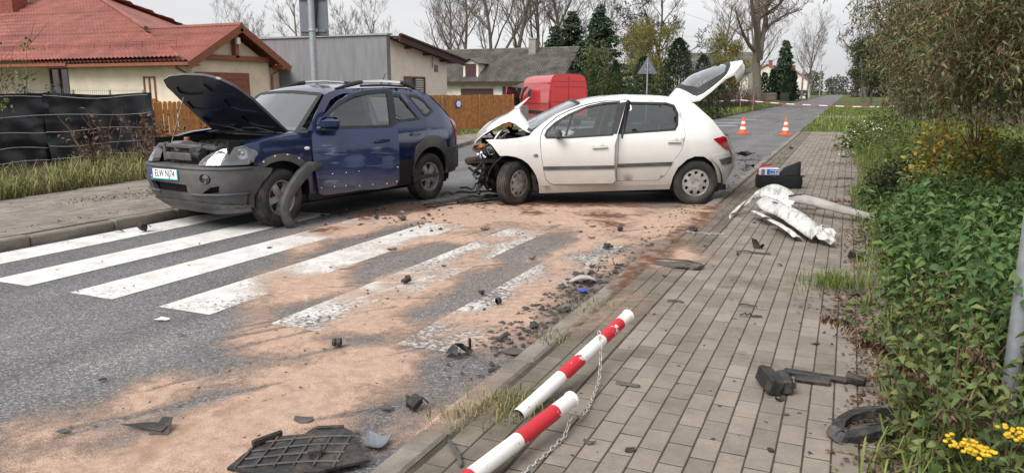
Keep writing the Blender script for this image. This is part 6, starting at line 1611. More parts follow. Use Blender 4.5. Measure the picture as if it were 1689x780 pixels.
def spruce(loc, seed, h, rad, label, m=None, ln=.30, wd=.11):
    t = empty('spruce_tree', loc, seed, label, 'tree', 'spruces behind the red van'); mb, P, D = spruce_meshes(seed, h, rad)
    mb.build('trunk', M_BARK_D, t, fixn=False); leaves('crown', P, D, ln, wd, m or M_SPRUCE, t, .2, .1)
spruce((-21.2, 56.0, 0), 5, 6.6, 1.9, 'thin ragged spruce beside the farmhouse gable')
spruce((-19.6, 55.6, 0), 6, 7.6, 2.7, 'broad dark spruce in the middle of three')
spruce((-16.6, 53.0, 0), 7, 7.7, 2.8, 'tallest dense dark spruce rightmost of three')
spruce((-9.6, 128, 0), 9, 9.5, 2.4, 'distant dark spruce beside the white house', ln=.5, wd=.2)
def thuja(loc, seed, h, rad, label, group, m, p=.6, n=None, ln=.16, wd=.07):
    rg = np.random.default_rng(seed); t = empty('thuja', loc, seed * 1.7, label, 'thuja', group); n = n or int(520 * h * rad)
    z = rg.uniform(0, 1, n) ** .9; prof = rad * np.clip((1 - z), 0, 1) ** p * np.clip(z * 9 + .45, 0, 1); a = rg.uniform(0, 6.28, n)
    lump = 1 + .16 * np.sin(a * 5 + z * 17 + seed) + .1 * np.sin(a * 9 - z * 29)
    r = prof * lump * rg.uniform(.55, 1.08, n); P = np.stack([r * np.cos(a), r * np.sin(a), z * h], 1); D = np.stack([np.cos(a) * .55, np.sin(a) * .55, np.full(n, 1.0)], 1) + rg.normal(0, .25, (n, 3))
    mb = MB(); mb.tube([(0, 0, 0), (0, 0, h * .8)], [.06, .015], 6); mb.build('trunk', M_BARK_D, t); leaves('crown', P, D, ln, wd, m, t, .05, .1)
ORD = 'first second third fourth fifth sixth seventh eighth ninth tenth eleventh twelfth thirteenth fourteenth last'.split()
for i in range(15):      # clipped row
    f = i / 14; x = -15.6 + 6.4 * f; y = 40.6 - 1.4 * f + .3 * math.sin(i * 2.1); hh = 1.9 + .25 * math.sin(i * 1.7) + (.55 if i in (2, 5, 9) else 0)
    thuja((x, y, 0), 40 + i, hh, .42, ('%s young thuja in the row counted from the van' % ORD[i]), 'row of young thujas behind the van', M_THUJA, .45)
thuja((-12.9, 44.5, 0), 61, 3.3, .62, 'slim pointed thuja left of the nearer triangular sign', 'tall thujas by the signs', M_THUJA_D)
thuja((-14.6, 45.5, 0), 62, 2.9, .55, 'short pointed thuja behind the young row', 'tall thujas by the signs', M_THUJA)
thuja((-10.7, 42.5, 0), 63, 3.4, 1.0, 'dark feathery conifer left of the nearer sign post', 'tall thujas by the signs', M_THUJA_D, .5)
thuja((-8.9, 43.2, 0), 64, 4.4, 1.3, 'large dark feathery conifer between the two sign backs', 'tall thujas by the signs', M_THUJA_D, .5, 4200)
thuja((-7.75, 44.6, 0), 65, 3.5, .95, 'dark conifer behind the farther sign back', 'tall thujas by the signs', M_THUJA_D, .5)
thuja((-7.1, 46.5, 0), 66, 1.9, .75, 'low rounded dark conifer under the raised tailgate', 'tall thujas by the signs', M_THUJA_D, .3)
for i, (x, y, h_) in enumerate(((-12.3, 126, 4.2), (-10.9, 124, 4.6), (-8.7, 122, 5.2), (-8.0, 124, 4.4))):
    thuja((x, y, 0), 70 + i, h_, .75, ('%s columnar thuja standing before the distant white house' % ('leftmost', 'second from left', 'tallest third', 'rightmost')[i]), 'columnar thujas by the white house', M_THUJA_D, .35, 700, .4, .2)

# ---- leafy trees
M_WILLOWY = leaf_mat('yellow_willow_leaves', (0.12, 0.12, 0.03), (0.19, 0.18, 0.045), (0.27, 0.245, 0.075), .3, scale=.5)
M_BIRCHY = leaf_mat('pale_green_leaves', (0.07, 0.09, 0.03), (0.12, 0.14, 0.045), (0.17, 0.19, 0.07), .3, scale=.5)
def leafy_tree(loc, seed, h, rad, label, m, n=5000, hang=.8, ln=.28, wd=.06, name='willow_tree'):
    t = empty(name, loc, seed, label, 'tree'); sk = branch_tree(seed, h * .9, .02 * h, 3, .55, .2, (8, 6, 5), up=.4, curl=.2); limbs_mesh(sk, 0, 3, M_BARK, 'trunk', t, .008)
    rg = np.random.default_rng(seed); tips = [(p, lv) for pts, r, lv in sk if lv >= 1 for p in pts[2:]]; T = np.array([tuple(p) for p, lv in tips]); i = rg.integers(0, len(T), n)
    P = T[i] + rg.normal(0, .30, (n, 3)) * np.array([1, 1, .8]) - np.abs(rg.normal(0, .5, (n, 1))) * np.array([[0, 0, hang]]); D = rg.normal(0, .35, (n, 3)) + np.array([0, 0, -hang]); P[:, 2] = np.clip(P[:, 2], .3, None)
    leaves('crown', P, D, ln, wd, m, t, .15, .1)
leafy_tree((-14.2, 60, 0), 81, 6.4, 2, 'yellow-green weeping willow behind the dark conifers', M_WILLOWY, 6000)
leafy_tree((-9.6, 63, 0), 84, 5.4, 2, 'yellow-green bushy willow above the raised tailgate', M_WILLOWY, 5500, .3)
leafy_tree((-16.2, 50.5, 0), 86, 4.2, 1, 'slender pale green birch in front of the spruces', M_BIRCHY, 2200, .5, .2, .08, 'birch_tree')
leafy_tree((-17.8, 66, 0), 88, 6.2, 2, 'thin yellowing tree between spruces and dark bare tree', M_WILLOWY, 1500, .4)

# ---- brown thicket by the old house at the far left verge
def thicket(loc, seed, h, n, label, m=M_TWIG_R, rad=1.2, group=None, name='bare_shrub', leafm=None, nl=0):
    rg = random.Random(seed); t = empty(name, loc, 0, label, 'shrub', group); mb = MB(); tips = []
    for k in range(n):
        a = rg.uniform(0, 6.28); r = rad * math.sqrt(rg.random()); p = Vector((r * math.cos(a), r * math.sin(a), 0)); d = Vector((rg.gauss(0, .28) + math.cos(a) * .2, rg.gauss(0, .28) + math.sin(a) * .2, 1)).normalized(); L_ = h * rg.uniform(.55, 1.05); pts = [p]
        for q in range(4): d = (d + Vector((rg.gauss(0, .16), rg.gauss(0, .16), rg.gauss(0, .06)))).normalized(); pts.append(pts[-1] + d * L_ / 4)
        mb.tube(pts, [.014, .012, .010, .007, .004], 3, cap=False); tips += pts[1:]
        for q in range(5):
            b = pts[rg.randint(1, 4)]; e = (d + Vector((rg.gauss(0, .7), rg.gauss(0, .7), rg.gauss(.1, .4)))).normalized(); mb.tube([b, b + e * L_ * .15, b + e * L_ * .28 + Vector((0, 0, .03))], [.007, .005, .003], 3, cap=False)
    mb.build('stems', m, t, fixn=False)
    if leafm:
        g_ = np.random.default_rng(seed); T = np.array([tuple(p) for p in tips]); i = g_.integers(0, len(T), nl); leaves('foliage', T[i] + g_.normal(0, .08, (nl, 3)), g_.normal(0, 1, (nl, 3)) + np.array([0, 0, .2]), .10, .05, leafm, t)
    return t
M_DRYLEAF = leaf_mat('dry_brown_leaves', (0.06, 0.03, 0.018), (0.11, 0.06, 0.035), (0.17, 0.10, 0.055), .2)
for i, (x, y, h_) in enumerate(((-9.9, 64, 2.3), (-8.6, 65, 2.1), (-10.9, 66, 2.7), (-9.4, 69, 2.5), (-12.0, 63, 2.4), (-8.3, 70, 1.7), (-11.0, 61, 1.9))):
    thicket((x, y, .1), 100 + i, h_, 75, ('reddish brown bare shrub in the thicket, ' + ('nearest the tape stake', 'right front beside the bare trunk', 'tallest at the back', 'back right by the old house', 'far left end', 'low one behind the trunk', 'short one in the left front')[i]), rad=1.1, group='thicket of bare shrubs', leafm=M_DRYLEAF, nl=900)

# ---- distant houses, fence, pole, car
def far_house(loc, w, d, hw, hr, label, wm, rm, rz=0, nwin=2):
    h = empty('distant_house', loc, rz, label, 'house')
    mb = MB(); mb.prism([(-d / 2, 0), (d / 2, 0), (d / 2, hw), (0, hr), (-d / 2, hw)], lambda a, b, t: Vector((t, a, b)), -w / 2, w / 2); mb.build('wall', wm, h)
    for s in (-1, 1):
        mb = MB(); mb.prism([(s * (d / 2 + .4), hw - .28), (0, hr + .02), (0, hr + .18), (s * (d / 2 + .4), hw - .12)], lambda a, b, t: Vector((t, a, b)), -w / 2 - .3, w / 2 + .3); mb.build('roof', rm, h)
    mb = MB(); mb.box((w * .2, 0, hr + .4), (.6, .6, 1.1)); mb.build('chimney', M_BRICKRED, h)
    for k in range(nwin): window(h, 'window', (-w / 2 + (k + .5) * w / nwin, -d / 2 - .02, hw * .55), .9, 1.3, '-y', M_BLIND, bars=1)
    return h
far_house((-13.2, 84, 0), 7.5, 7, 3.6, 5.4, 'grey-beige old house behind the brown thicket', M_OLDWHITE, M_ETERNIT, 0, 3)
far_house((-13.0, 140, 0), 8, 7, 3.6, 5.9, 'distant white house behind the huge bare tree', M_OLDWHITE, M_ROOFRED, R(90), 2)
far_house((-11.0, 170, 0), 7, 7, 3.4, 5.9, 'farthest small white house with reddish roof', M_OLDWHITE, M_ROOFRED, R(90), 2)
def rail_fence(y0, y1, x, label, m, h_=1.15, gap=1.9, picket=None):
    f = empty('garden_fence', (x, y0, .2), 0, label, 'fence'); L_ = y1 - y0
    for k in range(int(L_ / gap) + 1): mb = MB(); mb.box((0, k * gap, h_ / 2), (.09, .09, h_)); mb.build('post', m, f)
    mb = MB(); mb.box((0, L_ / 2, h_ * .85), (.05, L_, .07)); mb.box((0, L_ / 2, h_ * .3), (.05, L_, .07)); mb.build('rails', m, f)
    mb = MB(); y = 0
    while y < L_: mb.box((.04, y, h_ * .5), (.02, picket[0], h_ * .95)); y += picket[1]
    o = mb.build('pickets', m, f, fixn=False); o['kind'] = 'stuff'
rail_fence(80, 104, -8.6, 'weathered garden fence beyond the huge bare tree', M_WOODPOST, picket=(.08, .2)); rail_fence(106, 138, -8.2, 'dark distant fence in front of the white houses', M_BLACK, picket=(.2, .22))
for x, y, h_, lab in ((-6.9, 130, 8.5, 'concrete utility pole beside the distant white house'), (-7.2, 220, 8.5, 'farthest utility pole at the end of the road')):
    u = empty('utility_pole', (x, y, 0), 0, lab, 'utility pole'); mb = MB(); mb.tube([(0, 0, -.1), (0, 0, h_)], [.16, .10], 8); mb.build('pole_shaft', M_CONC, u); mb = MB(); mb.box((0, 0, h_ - .3), (1.5, .1, .1)); mb.build('cross_arm', M_GALV, u)
for i, (a, b, s_) in enumerate((((-7.4, 130, 8.2), (-7.4, 219.5, 8.2), .8), ((-6.4, 130, 8.2), (-6.9, 219.5, 8.2), .8), ((-7.6, 130, 8.25), (-40, 62, 10.8), 1.2), ((-6.3, 130, 8.3), (-33, 48, 9.8), 1.0), ((-6.9, 130, 8.5), (-20, 40, 10.6), 1.0))):
    A, B_ = Vector(a), Vector(b); mb = MB(); mb.tube([A.lerp(B_, t) - Vector((0, 0, s_ * 4 * t * (1 - t))) for t in np.linspace(0, 1, 16)], .012, 3, cap=False); o = mb.build('overhead_wire', M_SIGNBACK); tag(o, ('left of two thin power lines running away along the road', 'right of two thin power lines running away along the road', 'thin power line slanting over the spruces to the far left', 'thin power line slanting above the red van', 'thin power line slanting closest to the camera')[i], 'wire', 'overhead power lines')
def far_car(loc, rz, label, m):
    c = empty('parked_car', loc, rz, label, 'car'); pr = [(-2.1, .35), (2.1, .35), (2.12, .7), (1.5, .85), (.8, 1.4), (-1.3, 1.42), (-2.05, .95)]
    mb = MB(); mb.prism(pr, lambda a, b, t: Vector((a, t * (1 if b < .9 else .85), b)), -.85, .85); mb.build('body', m, c)
    for s in (-1, 1): mb = MB(); mb.prism([(1.15, .9), (.72, 1.33), (-1.2, 1.34), (-1.75, .95)], lambda a, b, t: Vector((a, t * (1 if b < .95 else .86), b)), s * .86, s * .865); mb.build('side_window', M_PANE, c)
    for x in (-1.3, 1.3):
        for y in (-.75, .75): mb = MB(); mb.lathe([(.001, -.1), (.31, -.1), (.31, .1), (.001, .1)], c=(x, y, .31), axis='y', n=16); mb.build('wheel', M_RUBBER, c)
    for s in (-1, 1): mb = MB(); mb.box((2.1, s * .6, .66), (.05, .3, .12)); mb.build('headlight', M_PAPER, c)
far_car((-7.9, 150, .3), R(-90), 'tiny dark parked car on the far left verge', M_BLACK)
# far woods closing the road
def far_wood(name, x0, x1, y, h, n, seed, m, label):
    rg = np.random.default_rng(seed); P = np.stack([rg.uniform(x0, x1, n), y + rg.normal(0, 6, n), rg.uniform(0, 1, n) ** 1.0], 1); top = h * (.55 + .55 * fbm(P[:, 0], P[:, 0] * 0 + 3, seed, .13)); P[:, 2] *= top
    o = leaves(name, P, rg.normal(0, 1, (n, 3)) + np.array([0, 0, .3]), 1.1, .5, m); tag(o, label, 'wood', kind='stuff')
M_FARW = leaf_mat('far_wood', (0.055, 0.055, 0.04), (0.085, 0.085, 0.06), (0.12, 0.11, 0.085), .2, scale=.1)
far_wood('far_wood', -180, -9.0, 300, 11, 22000, 5, M_FARW, 'distant hazy wood behind the houses on the left'); far_wood('far_wood', 0.5, 70, 210, 11, 16000, 6, M_FARW, 'distant hazy wood along the right of the road')
far_wood('far_wood', -8.5, -.5, 330, 8, 900, 7, M_FARW, 'distant hazy trees closing the end of the road')

# leafy roadside trees on the right beyond the willow
M_RT = leaf_mat('olive_tree_leaves', (0.035, 0.045, 0.02), (0.065, 0.08, 0.032), (0.11, 0.12, 0.055), .2, scale=.4)
for i, (x, y, h_, lab) in enumerate(((3.6, 62, 6.5, 'olive-green roadside tree just beyond the willow'), (2.0, 84, 7.0, 'olive-green roadside tree overhanging the far road'), (7.5, 48, 6.0, 'olive-green tree hidden behind the willow curtain'), (1.6, 112, 7.5, 'farthest olive-green tree on the right of the road'), (8.5, 75, 7.5, 'tall olive-green tree deep behind the willow'))):
    leafy_tree((x, y, 0), 130 + i, h_, 2, lab, M_RT, 4200, .3, .30, .13, 'roadside_tree')
for i, (x, y, h_) in enumerate(((5.5, 36, 1.8), (8.0, 33, 2.2), (3.4, 44, 1.5), (6.5, 42, 2.0))):
    thicket((x, y, .05), 340 + i, h_, 60, ('leafy shrub at the edge of the far right grass', 'taller leafy shrub behind the willow curtain', 'low leafy shrub nearest the far road edge', 'leafy shrub between the two behind the willow')[i], M_TWIG, 1.3, None, 'leafy_shrub', M_RT, 1800)

# ================================================================== POSTS, CHAIN, BAG, BUMPER, LITTER
def chipped_paint(name, col, under=(0.55, 0.53, 0.5), amt=.60):
    m, nt, b = new_mat(name); L = nt.links; tcn = nnode(nt, 'ShaderNodeTexCoord')
    n = nnode(nt, 'ShaderNodeTexNoise', Scale=6.0, Detail=8.0, Roughness=.65); L.new(tcn.outputs['Object'], n.inputs['Vector'])
    r = ramp(nt, [(amt, 0.0), (amt + .02, 1.0)]); L.new(n.outputs[0], r.inputs[0]); c = mixc(nt, r.outputs[0], col, under)
    n2 = nnode(nt, 'ShaderNodeTexNoise', Scale=30.0, Detail=6.0, Roughness=.8); L.new(tcn.outputs['Object'], n2.inputs['Vector'])
    r2 = ramp(nt, [(.60, 0.0), (.66, .8)]); L.new(n2.outputs[0], r2.inputs[0]); c = mixc(nt, r2.outputs[0], c, (.10, .085, .07))
    L.new(c, b.inputs['Base Color']); b.inputs['Roughness'].default_value = .5
    bp = nnode(nt, 'ShaderNodeBump', Strength=.3, Distance=.003); L.new(r.outputs[0], bp.inputs['Height']); bp.invert = True; L.new(bp.outputs[0], b.inputs['Normal'])
    return m
M_POST_W = chipped_paint('chipped_white_paint', (0.74, 0.72, 0.69), (0.50, 0.47, 0.42), .60)
M_POST_R = chipped_paint('chipped_red_paint', (0.50, 0.016, 0.028), (0.72, 0.70, 0.68), .565)
def barrier_post(base, top, label, bands):
    base, top = Vector(base), Vector(top); d = top - base; L_ = d.length
    p = empty('barrier_post', base, label=label, cat='barrier post', group='knocked-over red and white barrier posts'); p.rotation_euler = d.to_track_quat('Z', 'Y').to_euler()
    z = 0.0
    for frac, m, nm in bands:
        z1 = z + frac * L_; mb = MB(); n = 22; rr = .0355 if m is M_POST_R else .0350
        mb.lathe([(rr, z + (z1 - z) * k / 4) for k in range(5)], n=n); o = mb.build(nm, m, p, smooth=True)
        z = z1
    mb = MB(); mb.lathe([(.0345, L_ - .004), (.0395, L_ - .002), (.0395, L_ + .008), (.03, L_ + .012), (.001, L_ + .013)], n=22); mb.build('end_cap', M_POST_W, p, smooth=True)
    mb = MB(); mb.lathe([(.012, 0), (.012, .006), (.001, .006)], c=(0, -.034, L_ * .93), axis='y', n=10); mb.build('bolt_hole', M_RUSTY, p)
    return p
p1 = barrier_post((-1.32, 3.06, .085), (-1.09, 4.15, .30), 'farther bent red and white barrier post lying along the pavement', ((.34, M_POST_W, 'white_band'), (.17, M_POST_R, 'red_band'), (.21, M_POST_W, 'white_band'), (.19, M_POST_R, 'red_band'), (.09, M_POST_W, 'white_band')))
p2 = barrier_post((-1.30, 2.08, .10), (-1.075, 3.11, .19), 'nearer red and white barrier post cut by the bottom edge', ((.30, M_POST_R, 'red_band'), (.30, M_POST_W, 'white_band'), (.27, M_POST_R, 'red_band'), (.13, M_POST_W, 'white_band')))
M_CHAIN = mat('galvanised_chain', (0.50, 0.48, 0.45), 0.45, 0.6, var=0.2, scale=40)
def chain(pts, label):
    c = empty('steel_chain', pts[0], label=label, cat='chain'); mb = MB(); lk = [(.0085 * math.cos(a), 0, .015 * math.sin(a) + (.006 if math.sin(a) > 0 else -.006)) for a in np.linspace(0, 2 * math.pi, 11)]; mb.tube(lk, .0032, 5, cap=False); me = mb.mesh('link', M_CHAIN, smooth='all')
    P = [Vector(p) for p in pts]; dist = 0; seg = 0; k = 0; step = .033
    cum = [0]
    for a, b in zip(P[:-1], P[1:]): cum.append(cum[-1] + (b - a).length)
    while k * step < cum[-1]:
        s = k * step; i = max(j for j in range(len(cum) - 1) if cum[j] <= s); t = (s - cum[i]) / (cum[i + 1] - cum[i]); q = P[i].lerp(P[i + 1], t); d = (P[i + 1] - P[i]).normalized()
        o = bpy.data.objects.new('link', me); o.location = q - P[0]; o.rotation_euler = (d.to_track_quat('Z', 'Y').to_matrix() @ Matrix.Rotation(R(90 * (k % 2) + 35), 3, 'Z')).to_euler(); link(o, c); k += 1
    return c
chain([(-1.155, 3.80, .285), (-1.135, 3.77, .21), (-1.115, 3.70, .14), (-1.09, 3.60, .095), (-1.065, 3.42, .082), (-1.04, 3.25, .082), (-1.035, 3.14, .10), (-1.045, 3.08, .14)], 'steel chain hanging from the farther fallen post to the nearer one')
chain([(-1.055, 3.05, .125), (-1.045, 2.95, .085), (-1.06, 2.8, .08), (-1.085, 2.6, .08), (-1.10, 2.4, .08), (-1.15, 2.2, .08)], 'steel chain lying along the nearer fallen post')
chain([(-1.50, 8.18, .085), (-1.42, 8.15, .08), (-1.35, 8.19, .08), (-1.27, 8.14, .08), (-1.19, 8.17, .08), (-1.1, 8.2, .08)], 'short loose chain lying on the pavement by the kerb')

# black bag with medical box
M_BAG = mat('black_bag_fabric', (0.008, 0.008, 0.010), 0.85, var=0.4, scale=20, bump=0.4, bscale=90)
M_REDSTRAP = mat('red_strap', (0.50, 0.02, 0.04), 0.6)
M_BOXWHITE = mat('box_white', (0.66, 0.68, 0.72), 0.4); M_BOXBLUE = mat('box_blue', (0.04, 0.12, 0.42), 0.4)
bg = empty('black_bag', (-.93, 12.72, WZ), R(14), 'open black equipment bag standing on the pavement', 'bag')
mb = MB()
def bag_f(u, v):
    a = u * 2 * math.pi; ex = 5.0; c, s = math.cos(a), math.sin(a); r = (abs(c) ** ex + abs(s) ** ex) ** (-1 / ex); bul = 1 + .04 * math.sin(v * 3.14)
    return Vector((.34 * c * r * bul, .17 * s * r * bul, v * .20 * (1 + .04 * math.sin(a * 2 + 1))))
mb.grid(bag_f, np.linspace(0, 1, 41), np.linspace(0, 1, 7)); top = [bag_f(u, 1) for u in np.linspace(0, 1, 41)[:-1]]; mb.add(top, [tuple(range(40))]); b_ = mb.build('bag_body', M_BAG, bg, smooth=True)
mb = MB(); ring_ = lambda u, v: (lambda a, t: Vector((.15 + .17 * (1 - .25 * t) * math.copysign(abs(math.cos(a)) ** .6, math.cos(a)) + .05 * t, .14 * (1 - .55 * t) * math.copysign(abs(math.sin(a)) ** .6, math.sin(a)) + .02 * t, .195 + .17 * t ** .8 * (1 + .35 * math.cos(a)) + .012 * math.sin(a * 3 + t * 5))))(u * 2 * math.pi, v)
mb.grid(ring_, np.linspace(0, 1, 29), np.linspace(0, 1, 7)); mb.add([ring_(u, 1) for u in np.linspace(0, 1, 29)[:-1]], [tuple(range(28))]); mb.build('open_flap', M_BAG, bg, smooth=True)
mb = MB(); mb.tube([(.31, -.10, .17), (.37, -.06, .20), (.38, .02, .19), (.335, .08, .16)], .012, 6); mb.build('handle_loop', M_BAG, bg)
bx_ = empty('medical_box', (-1.085, 12.63, WZ + .205), R(14), 'white and blue medical box sitting in the black bag', 'box')
mb = MB(); mb.box((0, 0, .055), (.32, .16, .115), bev=.012); mb.build('box_shell', M_BOXWHITE, bx_)
mb = MB(); mb.box((.055, -.079, .058), (.18, .010, .085), bev=.003); mb.build('blue_label', M_BOXBLUE, bx_)
mb = MB(); mb.box((-.095, -.080, .058), (.05, .012, .08)); mb.build('grey_latch', M_SIGNBACK, bx_)
mb = MB()
for k in range(4): mb.box((.02 + .036 * k, -.085, .032), (.022, .004, .018))
mb.box((.05, -.085, .078), (.09, .004, .010)); mb.build('label_print', M_BOXWHITE, bx_)
mb = MB(); mb.lathe([(.028, -.086), (.028, -.09), (.018, -.09)], c=(.115, 0, .06), axis='y', n=14); mb.build('round_mark', M_BOXWHITE, bx_)
mb = MB(); mb.tube([(-.165, -.05, 0), (-.17, -.05, .09), (-.13, -.03, .135), (-.02, 0, .16), (.06, .03, .165)], [.012, .014, .016, .016, .010], 7); mb.build('red_strap', M_REDSTRAP, bx_, smooth='all')

# torn white bumper on the pavement
def ribbon(mb, path, widths, side, hump, n=9, rough=0.0, seed=1):
    rd = random.Random(seed); vs = []
    for i, p in enumerate(path):
        p = Vector(p); sd_ = Vector(side[i] if hasattr(side[0], '__len__') else side).normalized(); t = (Vector(path[min(i + 1, len(path) - 1)]) - Vector(path[max(i - 1, 0)])).normalized(); up = t.cross(sd_).normalized(); up = up if up.z > 0 else -up
        for k in range(n):
            v = 2 * k / (n - 1) - 1; vs.append(p + sd_ * widths[i] * v + up * hump * (1 - v * v) + Vector((rd.gauss(0, rough), rd.gauss(0, rough), rd.gauss(0, rough))))
    m = len(path); mb.add(vs, [(i * n + k, i * n + k + 1, (i + 1) * n + k + 1, (i + 1) * n + k) for i in range(m - 1) for k in range(n - 1)]); return mb
def lerp_path(P, n):
    P = [Vector(p) for p in P]; out = []
    for k in range(n):
        t = k / (n - 1) * (len(P) - 1); i = min(int(t), len(P) - 2); f = t - i; p0 = P[max(i - 1, 0)]; p1 = P[i]; p2_ = P[i + 1]; p3 = P[min(i + 2, len(P) - 1)]
        out.append(0.5 * ((2 * p1) + (p2_ - p0) * f + (2 * p0 - 5 * p1 + 4 * p2_ - p3) * f * f + (3 * p1 - p0 - 3 * p2_ + p3) * f ** 3))
    return out
def scuffed():
    m, nt, b = new_mat('scuffed_bumper'); L = nt.links; tcn = nnode(nt, 'ShaderNodeTexCoord'); mp_ = nnode(nt, 'ShaderNodeMapping'); mp_.inputs['Rotation'].default_value = (0, 0, R(-22)); mp_.inputs['Scale'].default_value = (16, 3, 9); L.new(tcn.outputs['Object'], mp_.inputs[0])
    n = nnode(nt, 'ShaderNodeTexNoise', Scale=1.0, Detail=9.0, Roughness=.72); L.new(mp_.outputs[0], n.inputs['Vector']); r = ramp(nt, [(.50, 0.0), (.60, .75)]); L.new(n.outputs[0], r.inputs[0])
    n2 = nnode(nt, 'ShaderNodeTexNoise', Scale=5.0, Detail=5.0); L.new(tcn.outputs['Object'], n2.inputs['Vector']); r2 = ramp(nt, [(.35, (.50, .49, .47)), (.65, (.64, .63, .61))]); L.new(n2.outputs[0], r2.inputs[0])
    L.new(mixc(nt, r.outputs[0], r2.outputs[0], (.16, .145, .13)), b.inputs['Base Color']); b.inputs['Roughness'].default_value = .45; return m
M_WHITE_SCUFF = scuffed()
M_INNERGREY = mat('grey_bumper_inside', (0.36, 0.345, 0.325), 0.6, var=0.12, scale=6, dirt=(0.2, 0.18, 0.16))
bp_ = empty('torn_bumper', (-.6, 9.6, WZ), label='torn white car bumper with grey inside lying across the pavement', cat='bumper')
Q = lambda L: [(x + .6, y - 9.6, z) for x, y, z in L]
def solid(o, t=.008): mo = o.modifiers.new('thickness', 'SOLIDIFY'); mo.thickness = t; return o
pa = lerp_path(Q([(-1.19, 9.40, .02), (-1.12, 9.75, .10), (-1.02, 10.05, .20), (-.86, 10.20, .26), (-.66, 10.12, .22), (-.52, 9.92, .13)]), 22)
mb = MB(); ribbon(mb, pa, list(np.interp(range(22), [0, 5, 12, 21], [.085, .14, .18, .16])), (.25, .9, .38), .035, 9, .0012, 3); solid(mb.build('arch_panel', M_WHITE_SCUFF, bp_, smooth=True))
pb = lerp_path(Q([(-.84, 9.78, .15), (-.66, 9.25, .15), (-.48, 8.85, .15), (-.32, 8.45, .12), (-.16, 8.05, .05)]), 26)
mb = MB(); ribbon(mb, pb, list(np.interp(range(26), [0, 6, 18, 25], [.13, .19, .16, .08])), (.95, .30, -.05), .085, 13, .0014, 5); solid(mb.build('bumper_skin', M_WHITE_SCUFF, bp_, smooth=True))
pc = lerp_path(Q([(-.93, 9.42, .07), (-.82, 9.1, .09), (-.66, 8.75, .08), (-.48, 8.35, .07), (-.36, 8.1, .03)]), 22)
for i0, i1 in ((0, 9), (10, 22)):
    mb = MB(); ribbon(mb, pc[i0:i1], [.065] * (i1 - i0), (.85, .3, -.42), .03, 7, .0012, 7 + i0); solid(mb.build('lower_lip', M_WHITE_SCUFF, bp_, smooth=True))
mb = MB(); ribbon(mb, lerp_path(Q([(-.22, 8.25, .10), (-.10, 8.05, .12), (-.02, 7.9, .05)]), 8), [.10, .10, .09, .08, .07, .05, .03, .01], (.9, .4, .1), .05, 7, .016, 9); solid(mb.build('shredded_end', M_WHITE_SCUFF, bp_))
pd_ = lerp_path(Q([(-.60, 9.98, .16), (-.40, 9.95, .20), (-.12, 9.80, .16), (.15, 9.72, .11), (.42, 9.66, .06)]), 22)
mb = MB(); ribbon(mb, pd_, list(np.interp(range(22), [0, 6, 21], [.045, .075, .040])), (.06, .55, .83), .03, 7, .002, 11); solid(mb.build('inner_face', M_INNERGREY, bp_, smooth=True))
mb = MB(); mb.tube([p + Vector((.0, .042, .062 - .03 * i / 21)) for i, p in enumerate(pd_)], .011, 6); mb.build('black_edge', M_BLACK, bp_, smooth='all')
mb = MB(); ribbon(mb, lerp_path(Q([(-.60, 10.40, .10), (-.45, 10.45, .15), (-.3, 10.35, .12)]), 6), [.06] * 6, (.2, .8, .5), .02, 5, .003, 2); solid(mb.build('corner_scrap', M_WHITE_SCUFF, bp_))
for k, (i, o_) in enumerate(((6, -.05), (9, .08), (12, .07), (15, .06), (18, .05))):
    mb = MB(); c = pb[i]; mb.box((c.x + o_ + .02, c.y, c.z + .083 - .02 * abs(o_)), (.045 if k == 0 else .012, .10 if k == 0 else .16, .014), Euler((0, .12, .37))); mb.build('slot', M_PLAST, bp_)

# ---- litter of plastic
M_CARBLACK, M_CARPLAST = M_BLACK, M_PLAST
M_BLACK = mat('dusty_black_plastic', (0.013, 0.013, 0.014), 0.55, var=0.35, scale=18, bump=0.25, bscale=60, dirt=(0.105, 0.082, 0.066))
M_PLAST = mat('dusty_grey_plastic', (0.060, 0.058, 0.058), 0.62, var=0.3, scale=14, bump=0.25, bscale=60, dirt=(0.17, 0.14, 0.115))
def shard(seed, w, l, th=.006, bend=.25, n=7, jag=.3):
    rd = random.Random(seed); poly = []
    for k in range(n):
        a = 2 * math.pi * k / n + rd.uniform(-.25, .25); q = 1 + rd.uniform(-jag, jag); poly.append((w / 2 * q * math.cos(a), l / 2 * q * math.sin(a)))
    mb = MB(); k1, k2 = rd.uniform(-bend, bend), rd.uniform(-bend, bend); st = max(.012, min(w, l) / 4)
    zz = lambda a, b: (k1 * a * a + k2 * b * b) * 1.2 / max(w, l) + abs(a + b * .3) * rd_fold
    rd_fold = rd.choice((0, 0, .25, .4)); sheet(mb, poly, lambda a, b, d: Vector((a, b, zz(a, b) + th - d)), (), st, th); lo = min(v[2] for v in mb.v); mb.v = [(x, y, z - lo) for x, y, z in mb.v]; return mb
def strip(seed, L_, w, h_=.012, curl=.15):
    rd = random.Random(seed); mb = MB(); n = 9; P = [Vector((0, 0, 0))]; a = 0
    for k in range(n): a += rd.gauss(0, curl); P.append(P[-1] + Vector((math.cos(a), math.sin(a), 0)) * L_ / n)
    vs = []
    for i, p in enumerate(P):
        z = h_ * .5 + abs(rd.gauss(0, h_ * .8)) * (1 if 0 < i < n else .2); s = Vector((0, 1, 0)) * w / 2 * (1 - .35 * abs(2 * i / n - 1) ** 3)
        vs += [p - s + Vector((0, 0, z)), p - s * .4 + Vector((0, 0, z + h_)), p + s * .4 + Vector((0, 0, z + h_)), p + s + Vector((0, 0, z))]
    mb.add(vs, [(i * 4 + j, i * 4 + j + 1, i * 4 + j + 5, i * 4 + j + 4) for i in range(n) for j in range(3)]); c = sum((p for p in P), Vector()) / len(P); mb.v = [(v[0] - c.x, v[1] - c.y, v[2]) for v in mb.v]; return mb
